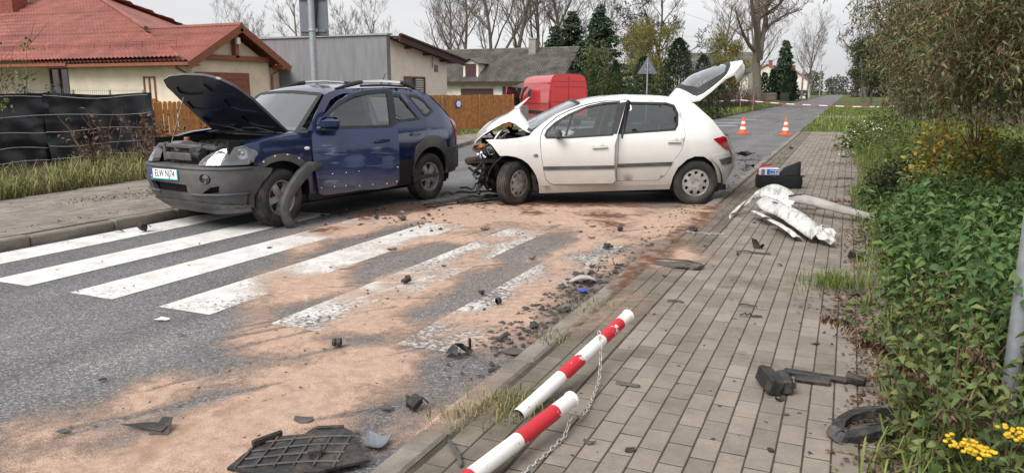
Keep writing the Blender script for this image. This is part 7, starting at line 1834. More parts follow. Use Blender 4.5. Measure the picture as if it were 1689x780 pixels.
def chunk(seed, s):
    rd = random.Random(seed); mb = MB()
    for k in range(rd.randint(2, 4)): mb.box((rd.uniform(-.3, .3) * s, rd.uniform(-.3, .3) * s, s * rd.uniform(.18, .4)), (s * rd.uniform(.3, .8), s * rd.uniform(.25, .6), s * rd.uniform(.1, .45)), Euler((rd.uniform(-.5, .5), rd.uniform(-.5, .5), rd.uniform(0, 3))), bev=s * .04)
    mb.tube([(-.2 * s, 0, .1 * s), (.2 * s, .2 * s, .45 * s), (.5 * s, .1 * s, .2 * s)], s * .05, 6); lo = min(v[2] for v in mb.v); mb.v = [(x, y, z - lo) for x, y, z in mb.v]; return mb
def drop(mb, name, m, x, y, rz, label, cat='debris', z=None, smooth=False, group=None, tilt=(0, 0), par=None):
    o = mb.build(name, m, par, smooth=smooth); z = (WZ if x > KR + .13 else (LZ if x < KL - .14 else .012)) if z is None else z; o.location = (x, y, z); o.rotation_euler = (tilt[0], tilt[1], rz); 
    if name in ('plastic_shard', 'trim_strip'): o.modifiers.new('thickness', 'SOLIDIFY').thickness = .003
    return tag(o, label, cat, group)
# large ribbed undertray at the bottom edge
ut = empty('undertray', (-2.08, 2.46, .014), R(20), 'large black ribbed plastic undertray at the bottom by the kerb', 'undertray')
pol = [(-.30, -.16), (-.28, .02), (-.20, .12), (-.06, .13), (-.04, .20), (.08, .22), (.16, .16), (.22, .02), (.30, -.08), (.12, -.20), (-.1, -.24)]
wob = lambda a, b: .018 + .02 * math.sin(a * 6 + 1) * math.cos(b * 5) + .03 * max(0, b)
mb = MB(); sheet(mb, pol, lambda a, b, d: Vector((a, b, wob(a, b) - d)), (), .035, .012); mb.build('tray_sheet', M_BLACK, ut, smooth=True)
for k in range(6):
    x = -.24 + .085 * k; mb = MB(); mb.tube([(x - .02, y, wob(x, y) + .004) for y in np.linspace(-.17, .10, 8)], .005, 5); mb.build('rib', M_PLAST, ut)
for k in range(4):
    y = -.14 + .075 * k; mb = MB(); mb.tube([(x, y + .1 * x, wob(x, y) + .004) for x in np.linspace(-.25, .18, 10)], .005, 5); mb.build('rib', M_PLAST, ut)
mb = MB(); mb.box((.04, .195, .030), (.13, .018, .03), Euler((0, 0, .16)), bev=.005); mb.build('edge_clip', M_BLACK, ut); mb = MB(); mb.box((-.215, .075, .032), (.15, .018, .03), Euler((0, 0, .88)), bev=.005); mb.build('edge_clip', M_BLACK, ut)
mb = MB(); mb.box((.06, -.08, .05), (.06, .05, .05), Euler((0, 0, .3)), bev=.006); mb.build('mounting_block', M_BLACK, ut)
drop(shard(2, .12, .17, bend=.6), 'undertray_scrap', M_SIGNBACK, -1.86, 2.66, .6, 'grey curved scrap tucked under the undertray edge')
drop(shard(3, .11, .085, jag=.35), 'plastic_shard', M_PLAST, -2.33, 2.73, .3, 'angular dark grey shard just above the undertray')
mb = MB(); mb.add([(-.16, 0, .01), (.08, -.04, .012), (.10, .01, .03), (-.02, .03, .02)], [(0, 1, 2, 3)]); mb.add([(.02, -.05, .0), (.12, -.05, .0), (.09, .04, .05), (.03, .05, .045)], [(0, 1, 2, 3)]); drop(mb, 'plastic_shard', M_BLACK, -2.93, 2.36, .25, 'pair of black pointed shards at the lower left sand')
drop(shard(5, .06, .035), 'plastic_shard', M_PLAST, -3.29, 2.17, .1, 'small grey shard at the lower left corner'); drop(strip(6, .09, .015, .004, .05), 'trim_strip', M_PLAST, -3.93, 3.46, .2, 'thin dark strip alone on the grey asphalt'); drop(shard(7, .05, .03), 'plastic_shard', M_BLACK, -3.70, 2.70, 1.2, 'tiny black shard on the sand edge lower left')
mb = MB(); mb.add([(-.05, 0, .004), (.05, -.01, .004), (.06, .02, .006), (.0, .015, .02), (-.03, .03, .004)], [(0, 1, 2, 3, 4)]); drop(mb, 'plastic_shard', M_PAPER, -4.32, 3.64, .4, 'small white paint flake on the clean asphalt')
# rubber bush and curled rubber cup
mb = MB(); mb.lathe([(.012, 0), (.024, .002), (.026, .02), (.018, .024), (.018, .03), (.028, .034), (.028, .055), (.014, .058), (.012, .03)], n=16); mb.v = [(v[2], v[0], v[1] + .028) for v in mb.v]; drop(mb, 'rubber_bush', M_BLACK, -2.87, 3.68, .4, 'round black rubber bush alone on the pale sand', smooth=True)
mb = MB(); mb.grid(lambda u, v: Vector(((.03 + .06 * v) * math.cos(u), (.03 + .045 * v) * math.sin(u), .012 + .05 * (1 - v) + .022 * math.sin(u * 3) * v + .01)), np.linspace(0, 5.2, 18), np.linspace(0, 1, 5)); mb.box((.06, .03, .07), (.018, .014, .11), Euler((.2, .15, 0)), bev=.004); drop(mb, 'rubber_cup', M_BLACK, -2.06, 3.86, -.2, 'curled black rubber piece with upright tab near the worn stripe', smooth=True, z=.008)
for i, (x, y, s_, rz, lab) in enumerate(((-3.28, 5.22, .10, .3, 'broken black bracket lying on the middle white stripe'), (-2.55, 5.16, .06, 1, 'small brown-black clip on the sand right of the stripes'), (-1.88, 3.07, .11, .5, 'crumpled black duct piece against the kerb'), (-1.47, 8.24, .12, .9, 'dark blue-black lump on the kerb by the loose chain'), (-2.28, 8.28, .09, 2.0, 'black broken clip in front of the white car sill'), (-5.0, 7.86, .12, .2, 'silver and black lamp bracket between the two cars'), (-2.15, 7.27, .10, 1.1, 'black bracket on the sand beside the last stripe'), (-7.30, 6.05, .13, .4, 'crumpled black trim piece on the leftmost stripe'), (-4.86, 8.3, .08, .1, 'black clip on red wet sand near the SUV'), (-6.0, 8.1, .10, .6, 'black lump under the SUV front door'))):
    drop(chunk(20 + i, s_), 'broken_bracket', M_BLACK if i != 5 else M_STEEL, x, y, rz, lab)
mb = MB(); mb.lathe([(.018, 0), (.026, .006), (.026, .03), (.016, .034), (.012, .02)], n=14); mb.v = [(v[2], v[0], v[1] + .026) for v in mb.v]; drop(mb, 'rubber_ring', M_BLACK, -2.32, 4.96, 1.2, 'small black ring lying right of the stripes', smooth=True)
# kerbside heap
for i, (x, y, w, l, m_, rz, lab) in enumerate(((-1.93, 5.86, .22, .13, M_INNERGREY, .4, 'pale grey lens-shaped plate in the kerbside heap'), (-1.85, 5.56, .10, .07, M_EUBLUE, .7, 'blue plastic scrap in the kerbside heap'), (-1.72, 5.62, .13, .08, M_PLAST, 1.2, 'dark curved shard against the kerb heap'), (-1.80, 4.98, .15, .06, M_BLACK, .8, 'long black shard below the kerbside heap'), (-1.78, 4.03, .13, .09, M_PLAST, .3, 'grey oval shard near the kerb beside the posts'), (-2.03, 3.01, .08, .05, M_PLAST, .5, 'flat dark shard on asphalt near the kerb'),
                                           (-1.75, 4.25, .06, .05, M_REDLENS, .2, 'red broken lens fragment near the kerb'), (-3.30, 5.9, .05, .035, M_BLACK, 0, 'tiny black shard on the third worn stripe'), (-2.67, 6.5, .07, .05, M_BLACK, .4, 'short black shard among the right stripes'), (-2.46, 7.73, .09, .05, M_PLAST, .2, 'grey oval cap on sand beyond the stripes'), (-2.69, 8.03, .09, .05, M_PLAST, 1.3, 'dull grey flake at the far stripe end'), (-3.78, 7.75, .12, .06, M_PLAST, .1, 'thin grey oval plate between far stripes'), (-4.15, 6.35, .10, .07, M_PLAST, .9, 'bent grey shard on the sand near the SUV stripe'), (-5.35, 5.9, .06, .05, M_BLACK, .9, 'small black shard on the third white stripe'), (-7.55, 5.9, .16, .04, M_BLACK, .2, 'thin black strip on the stripe by the left kerb'))):
    drop(shard(60 + i, w, l, bend=.5), 'plastic_shard', m_, x, y, rz, lab)
# far kerbside fragments beyond the white car
for i, (x, y, w, l, lab) in enumerate(((-2.55, 19.0, .22, .16, 'black lump on the road behind the white car'), (-2.15, 18.3, .55, .35, 'large torn black liner on the road behind the white car'), (-1.75, 16.1, .3, .12, 'black strip by the far kerb behind the bag'), (-1.3, 21.5, .35, .12, 'black shard on the far pavement edge'), (.02, 19.2, .14, .18, 'upright black shard near the white-flowered bush'), (.08, 14.4, .34, .12, 'black slab on the pavement beside the grass'), (-.15, 10.6, .22, .12, 'black clip behind the torn bumper'), (.2, 7.45, .24, .16, 'grey curved shard by the nettles'), (.16, 6.15, .22, .14, 'grey curved scrap on the pavement weed clump'), (-.70, 7.62, .16, .10, 'black torn shard below the torn bumper'))):
    mb = shard(90 + i, w, l, .01, .9); 
    if i == 1: mb.v = [(x_, y_, z_ + .13 * abs(math.sin(x_ * 9 + y_ * 3)) ** 1.5) for x_, y_, z_ in mb.v]
    drop(mb, 'plastic_shard', M_BLACK if i not in (7, 8) else M_PLAST, x, y, .6 * i, lab)
# black plate on the kerb
kp = empty('kerb_plate', (-1.29, 6.52, WZ + .004), R(-4), 'flat dark plastic plate lying across the kerb', 'panel')
mb = MB(); sheet(mb, [(-.22, -.06), (-.19, .07), (.10, .10), (.25, .02), (.22, -.09), (.02, -.10)], lambda a, b, d: Vector((a, b, .022 + .012 * math.sin(a * 9) - d)), [[(.10, -.06), (.16, -.06), (.16, -.02), (.10, -.02)]], .04, .016); mb.build('plate_sheet', M_PLAST, kp, smooth=True)
mb = MB(); mb.tube([(-.2, .05, .035), (.08, .085, .04), (.22, .02, .035)], .007, 5); mb.build('stiff_edge', M_BLACK, kp)
# pavement pieces
for i, (x, y, L_, w, rz, lab) in enumerate(((-.72, 7.35, .32, .03, .1, 'thin black strip lying below the torn bumper'), (-1.55, 3.46, .17, .025, .35, 'dark grey rod resting on the kerb edge'), (-1.42, 2.62, .24, .025, -.75, 'straight grey trim strip beside the nearer post'), (-1.58, 2.50, .11, .025, .3, 'short black strip on the kerb pavers at the bottom'), (-.95, 3.66, .13, .02, -.2, 'dull brown strip on pavers right of the chain'), (-1.05, 5.35, .12, .015, .2, 'small dark strip on pavers above the posts'), (-.55, 5.45, .13, .012, .15, 'thin dark strip in the middle of the pavement'), (-.50, 5.2, .15, .02, .05, 'flat dark strip in the middle of the pavement'), (-5.0, 9.5, 1.35, .11, 1.2, 'long black bumper strip lying between the two cars'), (-4.78, 9.85, 1.15, .09, 1.35, 'second black strip trailing from the white car nose'), (-5.25, 10.2, .9, .02, 1.0, 'thin black cable bent up between the cars'))):
    drop(strip(120 + i, L_, w, .010 if i < 8 else .035, .06), 'trim_strip', M_BLACK if i not in (1, 2, 4) else M_PLAST, x, y, rz, lab)
for i, (x, y, w, lab) in enumerate(((-.93, 2.95, .05, 'folded black chip on a paver right of the chain'), (-.75, 2.96, .05, 'curved black sliver on a paver by the bottom edge'), (-.19, 3.2, .035, 'small grey chip on a lower right paver'), (-.16, 3.62, .03, 'tiny grey chip near the black foam block'), (-.20, 3.78, .05, 'oval black chip beside the black foam block'), (-1.63, 2.86, .05, 'brown stone chip on the kerb'), (-.45, 6.9, .05, 'small black chip on pavers below the bumper'), (-.9, 9.1, .06, 'dark chip left of the torn bumper'), (-1.2, 7.5, .05, 'black chip by the kerb plate'))):
    drop(shard(150 + i, w, w * .7, .006, .9), 'plastic_chip', M_BLACK if i % 3 else M_PLAST, x, y, i, lab)
# small shards lying in loose groups
def shard_group(n, xr, yr, label, group, seed, mats, sr=(.03, .11)):
    rd = random.Random(seed); protos = [shard(400 + seed + k, 1.0, rd.uniform(.35, .8), .05, 1.2, rd.choice((5, 6, 7)), .4).mesh('plastic_shard', mats[k % len(mats)]) for k in range(6)]
    for k in range(n):
        o = bpy.data.objects.new('plastic_shard', protos[k % 6]); x, y = rd.uniform(*xr), rd.uniform(*yr); s_ = rd.uniform(*sr)
        o.location = (x, y, WZ + .002 if x > KR + .13 else .010); o.rotation_euler = (rd.gauss(0, .12), rd.gauss(0, .12), rd.uniform(0, 6.28)); o.scale = (s_, s_, s_); link(o); tag(o, label, 'debris', group)
shard_group(26, (-6.0, -4.5), (7.6, 9.3), 'small broken piece in the litter strewn between the two cars', 'litter between the cars', 1, (M_BLACK, M_PLAST, M_BLACK, M_WHITE_SCUFF, M_RUSTY))
shard_group(24, (-2.05, -1.72), (4.2, 6.6), 'small broken piece in the litter heaped along the right kerb', 'litter along the right kerb', 2, (M_BLACK, M_PLAST, M_BLACK, M_RUSTY))
shard_group(18, (-2.5, -1.3), (12.5, 18.5), 'small broken piece on the ground behind the white car', 'litter behind the white car', 3, (M_BLACK, M_PLAST), (.05, .16))
shard_group(14, (-4.2, -2.0), (8.2, 9.6), 'small broken piece on wet sand beside the white car sill', 'litter beside the white car', 4, (M_BLACK, M_PLAST, M_RUSTY))
shard_group(16, (-1.4, .15), (4.6, 9.6), 'small dark chip scattered on the middle of the pavement', 'chips on the pavement', 5, (M_BLACK, M_PLAST), (.02, .06))
# black foam block and strips on the right
fb_ = empty('foam_block', (-.235, 3.93, WZ), R(20), 'thick black plastic block with notches on the right pavers', 'block')
mb = MB(); mb.box((-.03, 0, .05), (.075, .20, .085), Euler((.05, .25, .1)), bev=.008); mb.build('block_body', M_BLACK, fb_); mb = MB(); mb.box((.045, -.005, .045), (.055, .17, .075), Euler((.0, -.15, -.08)), bev=.008); mb.build('block_side', M_BLACK, fb_)
for k in range(3): mb = MB(); mb.box((.075, -.06 + .06 * k, .05), (.02, .025, .03)); mb.build('notch', M_BLACK, fb_)
gs = empty('grille_strip', (-.05, 4.14, WZ), R(0), 'long black grille strip beside the black block', 'trim')
mb = MB(); mb.box((0, .03, .018), (.32, .035, .03), Euler((.3, 0, -.06)), bev=.006); mb.build('strip_upper', M_BLACK, gs); mb = MB(); mb.box((-.01, -.04, .016), (.18, .05, .03), Euler((.2, 0, .05)), bev=.008); mb.build('strip_lower', M_BLACK, gs)
mb = MB(); mb.box((.20, .03, .03), (.10, .045, .05), Euler((.2, .1, -.15)), bev=.008); mb.build('strip_end', M_BLACK, gs)
# torn lamp frame at lower right
lf_ = empty('torn_lamp_frame', (.20, 3.56, WZ - .01), R(25), 'hollow black lamp frame lying in dry leaves at lower right', 'lamp frame')
fr_o = smooth_poly([(-.19, -.05), (-.15, .06), (-.03, .11), (.12, .10), (.22, .03), (.20, -.05), (.05, -.09), (-.10, -.11)], 2); fr_h = smooth_poly([(-.13, -.03), (-.08, .05), (.05, .065), (.15, .02), (.12, -.03), (-.03, -.06)], 1)
bez = lambda a, b, d: Vector((a, b, .050 + .30 * (b + .02) * .35 + .035 * math.sin(a * 9 + 1) + .02 * math.sin(b * 30) * (a > .05) - d))
mb = MB(); sheet(mb, fr_o, bez, [fr_h], .03, .035); mb.build('bezel', M_BLACK, lf_, smooth=True)
mb = MB(); mb.box((.02, -.005, .03), (.20, .05, .012), Euler((.35, .1, .3)), bev=.004); mb.tube([(-.13, -.04, .04), (-.02, .01, .045), (.10, .03, .05)], .007, 6); mb.build('cross_rib', M_PLAST, lf_, smooth='all')
mb = MB(); mb.box((-.17, -.06, .035), (.06, .09, .06), Euler((.2, .3, .4)), bev=.012); mb.lathe([(.022, 0), (.022, .02), (.014, .02)], c=(-.17, -.09, .05), axis='y', n=12); mb.build('mounting_lug', M_PLAST, lf_)
# uncountable crumbs: along the kerb, under the cars and on the pavement
def crumbs():
    rg = np.random.default_rng(5); P = []
    def put(n, xs, ys, s): P.extend([(rg.uniform(*xs), rg.uniform(*ys), rg.uniform(*s)) for _ in range(n)])
    put(330, (-2.05, -1.70), (3.6, 12.5), (.006, .03)); put(240, (-2.1, -1.70), (4.0, 6.2), (.006, .035)); put(150, (-6.2, -4.2), (7.2, 10.0), (.008, .045)); put(220, (-4.8, -1.8), (4.5, 9.6), (.004, .018)); put(240, (-1.5, .3), (2.4, 15), (.004, .018)); put(120, (-3.6, -1.8), (2.2, 5), (.004, .016)); put(220, (-2.6, -1.2), (12, 20), (.01, .05)); put(80, (-7.5, -5.0), (3.2, 7.5), (.004, .014)); put(50, (-10.5, -8), (5, 10), (.006, .02))
    V, F = [], []
    for x, y, s in P:
        z = WZ if x > KR + .13 else (LZ if x < KL - .15 else .010); k = len(V); a = rg.uniform(0, 6.28); c, sn = math.cos(a), math.sin(a)
        if KR - .0 < x < KR + .13: z = WZ + .004
        for q in ((-s, -s * .5, 0), (s, -s * .4, 0), (s * .6, s * .5, 0), (-s * .5, s * .6, 0), (s * rg.uniform(-.5, .5), 0, s * rg.uniform(.25, .7))): V.append((x + q[0] * c - q[1] * sn, y + q[0] * sn + q[1] * c, z + q[2]))
        F += [(k, k + 1, k + 4), (k + 1, k + 2, k + 4), (k + 2, k + 3, k + 4), (k + 3, k, k + 4)]
    m = mat('crumb_mix', (0.012, 0.012, 0.013), .6, col2=(0.10, 0.075, 0.06), scale=2.5); o = np_mesh('debris_crumbs', V, F, m); tag(o, 'scattered crumbs of black plastic and grit over road and pavement', 'debris', kind='stuff')
crumbs()

# ================================================================== PLANTS NEAR THE CAMERA
def blades(name, P, h, w, lean, m, label=None, cat=None, parent=None, rg=rng, arch=.5):
    """grass: each blade a bent 3-segment strip"""
    P = np.asarray(P); n = len(P); a = rg.uniform(0, 6.28, n); d = np.stack([np.cos(a), np.sin(a), np.zeros(n)], 1); s = np.stack([-np.sin(a), np.cos(a), np.zeros(n)], 1); H_ = (h * rg.uniform(.5, 1.25, n))[:, None]; Ln = (lean * rg.uniform(.2, 1.3, n))[:, None]; W_ = (w * rg.uniform(.6, 1.3, n))[:, None]; up = np.array([[0, 0, 1.0]])
    pts = [P, P + up * H_ * .45 + d * Ln * H_ * .15, P + up * H_ * .85 + d * Ln * H_ * .5, P + up * H_ * (1.0 - arch * Ln * .6) + d * Ln * H_ * 1.0]
    V = np.stack([pts[0] - s * W_ / 2, pts[0] + s * W_ / 2, pts[1] - s * W_ / 2, pts[1] + s * W_ / 2, pts[2] - s * W_ / 3, pts[2] + s * W_ / 3, pts[3]], 1).reshape(-1, 3); k = np.arange(n)[:, None] * 7
    F = np.concatenate([k + np.array([[0, 1, 3]]), k + np.array([[0, 3, 2]]), k + np.array([[2, 3, 5]]), k + np.array([[2, 5, 4]]), k + np.array([[4, 5, 6]])], 0); o = np_mesh(name, V, F, m, parent)
    if label: tag(o, label, cat, kind='stuff')
    return o
M_GR1 = leaf_mat('fresh_grass', (0.085, 0.125, 0.024), (0.145, 0.195, 0.04), (0.25, 0.27, 0.08), .25, scale=.9)
M_GR2 = leaf_mat('yellowing_grass', (0.075, 0.10, 0.025), (0.16, 0.175, 0.045), (0.36, 0.31, 0.14), .25, scale=1.2)
M_NETTLE = leaf_mat('nettle_leaves', (0.028, 0.066, 0.016), (0.055, 0.115, 0.026), (0.115, 0.185, 0.05), .2, scale=1.6, rough=.5)
M_WEED = leaf_mat('weed_leaves', (0.045, 0.075, 0.02), (0.085, 0.13, 0.035), (0.18, 0.20, 0.06), .2, scale=2.0)
M_BUSHD = leaf_mat('dark_bush_leaves', (0.014, 0.026, 0.012), (0.03, 0.05, 0.02), (0.06, 0.085, 0.035), .15, scale=1.5)
M_YELLOW = leaf_mat('yellow_autumn_leaves', (0.28, 0.19, 0.03), (0.46, 0.33, 0.05), (0.60, 0.46, 0.11), .3, scale=1.5)
M_WIL = leaf_mat('contorted_willow_leaves', (0.05, 0.062, 0.02), (0.105, 0.12, 0.042), (0.23, 0.235, 0.115), .2, scale=.7)
M_WIL_B = leaf_mat('brown_willow_leaves', (0.07, 0.04, 0.02), (0.14, 0.08, 0.038), (0.22, 0.145, 0.065), .2, scale=.9)
M_LITTER = leaf_mat('leaf_litter', (0.05, 0.028, 0.016), (0.11, 0.062, 0.035), (0.20, 0.13, 0.075), .1, scale=3)
M_STEM = mat('brown_stem', (0.11, 0.065, 0.035), .8, var=.3, scale=20); M_STEMG = mat('green_stem', (0.07, 0.09, 0.03), .7, var=.3, scale=20)

def scatter(n, x, y, z=0.0, dens=None, seed=1):
    rg = np.random.default_rng(seed); X = rg.uniform(*x, n); Y = rg.uniform(*y, n)
    if dens is not None: k = dens(X, Y) > rg.random(n); X, Y = X[k], Y[k]
    return np.stack([X, Y, np.full(len(X), z)], 1)
# grass masses
blades('grass_left', scatter(17000, (-15.0, -10.8), (4.5, 26), LZ - .02, lambda X, Y: ((X < np.interp(Y, [4, 6.5, 10, 14.5, 20, 26], [-10.65, -10.8, -11.2, -12.0, -13.0, -13.4])) & (X > -13.4 - .5 * np.sin(Y * 1.3))) * (.35 + .65 * fbm(X, Y, 5, .9)), 3), .34, .013, 1.0, M_GR2, 'tall yellowing grass and weeds along the left fence', 'grass')
blades('grass_left_edge', scatter(2600, (-11.3, -10.6), (4.5, 12), LZ - .02, lambda X, Y: (X < np.interp(Y, [4, 6.5, 10, 14.5], [-10.62, -10.75, -11.12, -11.9])) * 1.0, 4), .30, .016, 1.25, M_GR2, 'pale arching grass hanging over the left pavement edge', 'grass')
blades('grass_right', scatter(42000, (.45, 4.6), (8.2, 27), WZ - .02, lambda X, Y: (X > .45 + .16 * np.sin(Y * 2.1)) * (.3 + .7 * fbm(X, Y, 9, .8)), 6), .44, .012, .85, M_GR1, 'lush green grass on the right verge behind the nettles', 'grass')
blades('grass_far_right', scatter(16000, (-1.5, 9), (31.2, 72), .05, None, 7), .20, .03, .6, M_GR1, 'short mown grass beyond the end of the pavement', 'grass')
blades('grass_far_left', scatter(16000, (-15, -6.95), (45, 95), .12, None, 8), .26, .04, .6, M_GR1, 'grass on the far left verge under the barrier tape', 'grass')
blades('grass_fence', scatter(2500, (-13.3, -12.0), (21, 29), .05, None, 9), .16, .02, .6, M_GR1, 'short grass strip in front of the slat fence', 'grass')
# nettle bed
def nettles(name, base, seed, label, m=M_NETTLE, hmin=.45, hmax=.9, L_=.082, W_=.036, sm=M_STEMG):
    rg = np.random.default_rng(seed); P, D = [], []; mb = MB()
    for (x, y, z) in base:
        h = rg.uniform(hmin, hmax); le = rg.normal(0, .16, 2); pts = [np.array([x + le[0] * h * t * t, y + le[1] * h * t * t, z + h * t]) for t in (0, .35, .7, 1.0)]; mb.tube(pts, [.005, .0045, .004, .002], 3, cap=False); a0 = rg.uniform(0, 6.28)
        for k in range(int(h / .052)):
            t = .18 + .82 * (k + 1) / (h / .052); t = min(t, 1); p = np.array([x + le[0] * h * t * t, y + le[1] * h * t * t, z + h * t]); a = a0 + k * math.pi / 2; sc = 1.15 - .5 * max(0, t - .7) / .3
            for s in (0, math.pi):
                P.append(p + rg.normal(0, .006, 3)); D.append(np.array([math.cos(a + s), math.sin(a + s), rg.uniform(-.25, .35)]) * sc)
    mb.build(name + '_stems', sm, None, fixn=False); so = bpy.data.objects[-1] if False else None
    st = COL.objects[-1]; lo = leaves(name, P, D, L_, W_, m, None, .42, .2); st.parent = lo; st.name = 'stems'; tag(lo, label, 'nettles', kind='stuff'); return lo
b1 = [(x, y, WZ - .02) for x, y, _ in scatter(1050, (.36, 2.2), (4.2, 9.2), 0, lambda X, Y: (X > .46 + .10 * np.sin(Y * 3.0) + .10 * (Y < 5.3)) * (.45 + .5 * fbm(X, Y, 12, 1.0)), 14)]
nettles('nettle_bed', b1, 15, 'dense bed of dark green nettles along the right pavement', hmin=.36, hmax=.72)
b2 = [(x, y, WZ - .02) for x, y, _ in scatter(520, (.30, 1.6), (2.5, 5.4), 0, lambda X, Y: (X > .36 + .12 * np.sin(Y * 3)) * .85 * ((np.hypot(X - .62, Y - 2.95) > .26) & (Y > 2.75)), 16)]
nettles('near_weeds', b2, 17, 'tangled green weeds in the lower right corner', M_WEED, .22, .54, .058, .027, M_STEM)
# grass tufts in the paving
tuft = lambda x, y, n, h, m, lab, r=.12, sd=3: blades('grass_tuft', np.stack([x + np.random.default_rng(sd).normal(0, r, n), y + np.random.default_rng(sd + 1).normal(0, r * 1.1, n), np.full(n, WZ - .01)], 1), h, .006, .9, m, lab, 'grass')
tuft(.02, 6.35, 420, .13, M_GR1, 'green grass tuft growing on the right pavement'); tuft(-1.42, 3.15, 260, .07, M_GR2, 'dry grass tuft at the foot of the fallen post', .09, 8); tuft(-1.60, 5.0, 80, .05, M_GR2, 'small weeds in the kerb joint', .10, 18); tuft(-1.60, 2.95, 60, .06, M_GR2, 'dry weeds in the kerb joint below', .06, 28); tuft(-1.62, 4.2, 70, .05, M_GR2, 'dry weeds in the kerb joint by the posts', .08, 38)
# leaf litter: on the pavements and along the verge
def litter(name, spots, n, label, s=.035, seed=4):
    rg = np.random.default_rng(seed); P = []
    for x, y, rx, ry, k in spots: m = int(n * k); P.append(np.stack([x + rg.normal(0, rx, m), y + rg.normal(0, ry, m), np.full(m, WZ + .004) + rg.uniform(0, .012, m)], 1))
    P = np.concatenate(P); P[P[:, 0] < -7, 2] += LZ - WZ; D = rg.normal(0, 1, P.shape) * np.array([1, 1, .18]); o = leaves(name, P, D, s, s * .55, M_LITTER, None, .1, .1); tag(o, label, 'leaves', kind='stuff')
litter('leaf_litter', [(.14, 5.75, .12, .35, .30), (.28, 3.4, .10, .35, .35), (.25, 4.6, .08, .5, .25), (-.05, 21.5, .25, .5, .35), (.1, 17.5, .25, .25, .15), (.05, 11.4, .2, .1, .12), (.22, 8.4, .10, .8, .25), (.1, 13.2, .18, .1, .1)], 1500, 'brown dead leaves gathered along the right pavement edge')
litter('leaf_litter', [(-9.3, 8.3, .28, .55, .8), (-9.6, 7.3, .18, .4, .25), (-11.0, 8.0, .12, 1.2, .4), (-8.3, 6.0, .05, 1.4, .12)], 900, 'reddish brown leaves and soil on the left pavement', .03, 7)
# dry seed stalks among the left weeds
for i, (x, y, h_) in enumerate(((-12.6, 9.7, 1.1), (-12.2, 10.4, .95), (-12.9, 10.9, .9), (-12.4, 11.6, .85))):
    thicket((x, y, LZ), 300 + i, h_, 9, ('reddish dry seed stalks before the tarpaulin', 'second clump of dry stalks before the tarpaulin', 'dry stalk clump near the tarpaulin edge', 'dry stalks beside the SUV headlamp')[i], rad=.2, name='dry_weed', leafm=M_DRYLEAF, nl=160)
# straggly shrub growing over the tarpaulin fence, left edge
t = thicket((-16.2, 9.6, 0), 320, 2.7, 26, 'straggly grey-green shrub poking over the tarpaulin fence', rad=.55, name='garden_shrub', leafm=M_WEED, nl=900)
thicket((-16.6, 11.2, 0), 321, 1.7, 10, 'tiny round bush peeping above the tarpaulin', rad=.25, name='garden_shrub', leafm=M_BUSHD, nl=420)
# dark bush, aster bush, yellow shrub, spruce bough
def bush(name, loc, rad, h, n, m, label, seed, L_=.06, W_=.028, cat='bush', stems=26):
    rg = np.random.default_rng(seed); t = empty(name, loc, 0, label, cat); mb = MB()
    for k in range(stems):
        a = rg.uniform(0, 6.28); r = rad * rg.uniform(.3, 1); mb.tube([(0, 0, 0), (r * .4 * math.cos(a), r * .4 * math.sin(a), h * .5), (r * math.cos(a), r * math.sin(a), h * rg.uniform(.6, 1))], [.008, .006, .003], 3, cap=False)
    mb.build('stems', M_STEM, t, fixn=False); u = unit(rg.normal(size=(n, 3))); u[:, 2] = np.abs(u[:, 2]); q = rg.uniform(.45, 1.06, (n, 1)) * (1 + .22 * np.sin(u[:, :1] * 7 + seed) * np.cos(u[:, 1:2] * 6))
    P = u * q * np.array([rad, rad * 1.1, h]); P[:, 2] = np.clip(P[:, 2], .02, None); leaves('foliage', P, u + rg.normal(0, .6, (n, 3)), L_, W_, m, t, .2, .12); return t
bush('dark_bush', (.66, 10.6, WZ), .42, .62, 3600, M_BUSHD, 'dark small-leaved bush leaning over the pavement by the bumper', 31)
ab = bush('aster_bush', (.62, 19.6, WZ), .6, .85, 2600, M_GR1, 'leafy bush with white aster flowers at the pavement edge', 33)
rg_ = np.random.default_rng(2); n_ = 120; u_ = unit(rg_.normal(size=(n_, 3))); u_[:, 2] = np.abs(u_[:, 2]); u_[:, 0] -= .2; leaves('flowers', u_ * np.array([.55, .62, .80]) * rg_.uniform(.9, 1.1, (n_, 1)), u_ + rg_.normal(0, .4, (n_, 3)),   .04, .035, M_PAPER, ab, .0, .1)['kind'] = 'stuff'
bush('weed_bush', (.75, 22.5, WZ), .8, .8, 2600, M_WEED, 'broad-leaved weed clump where the pavement ends', 34, .12, .06)
bush('yellow_shrub', (1.03, 10.45, .35), .30, 1.0, 520, M_YELLOW, 'shrub with golden yellow autumn leaves under the willow', 35, .085, .045); bush('yellow_shrub', (1.52, 10.9, .35), .28, 1.12, 320, M_YELLOW, 'smaller golden shrub right of the first', 36, .085, .045)
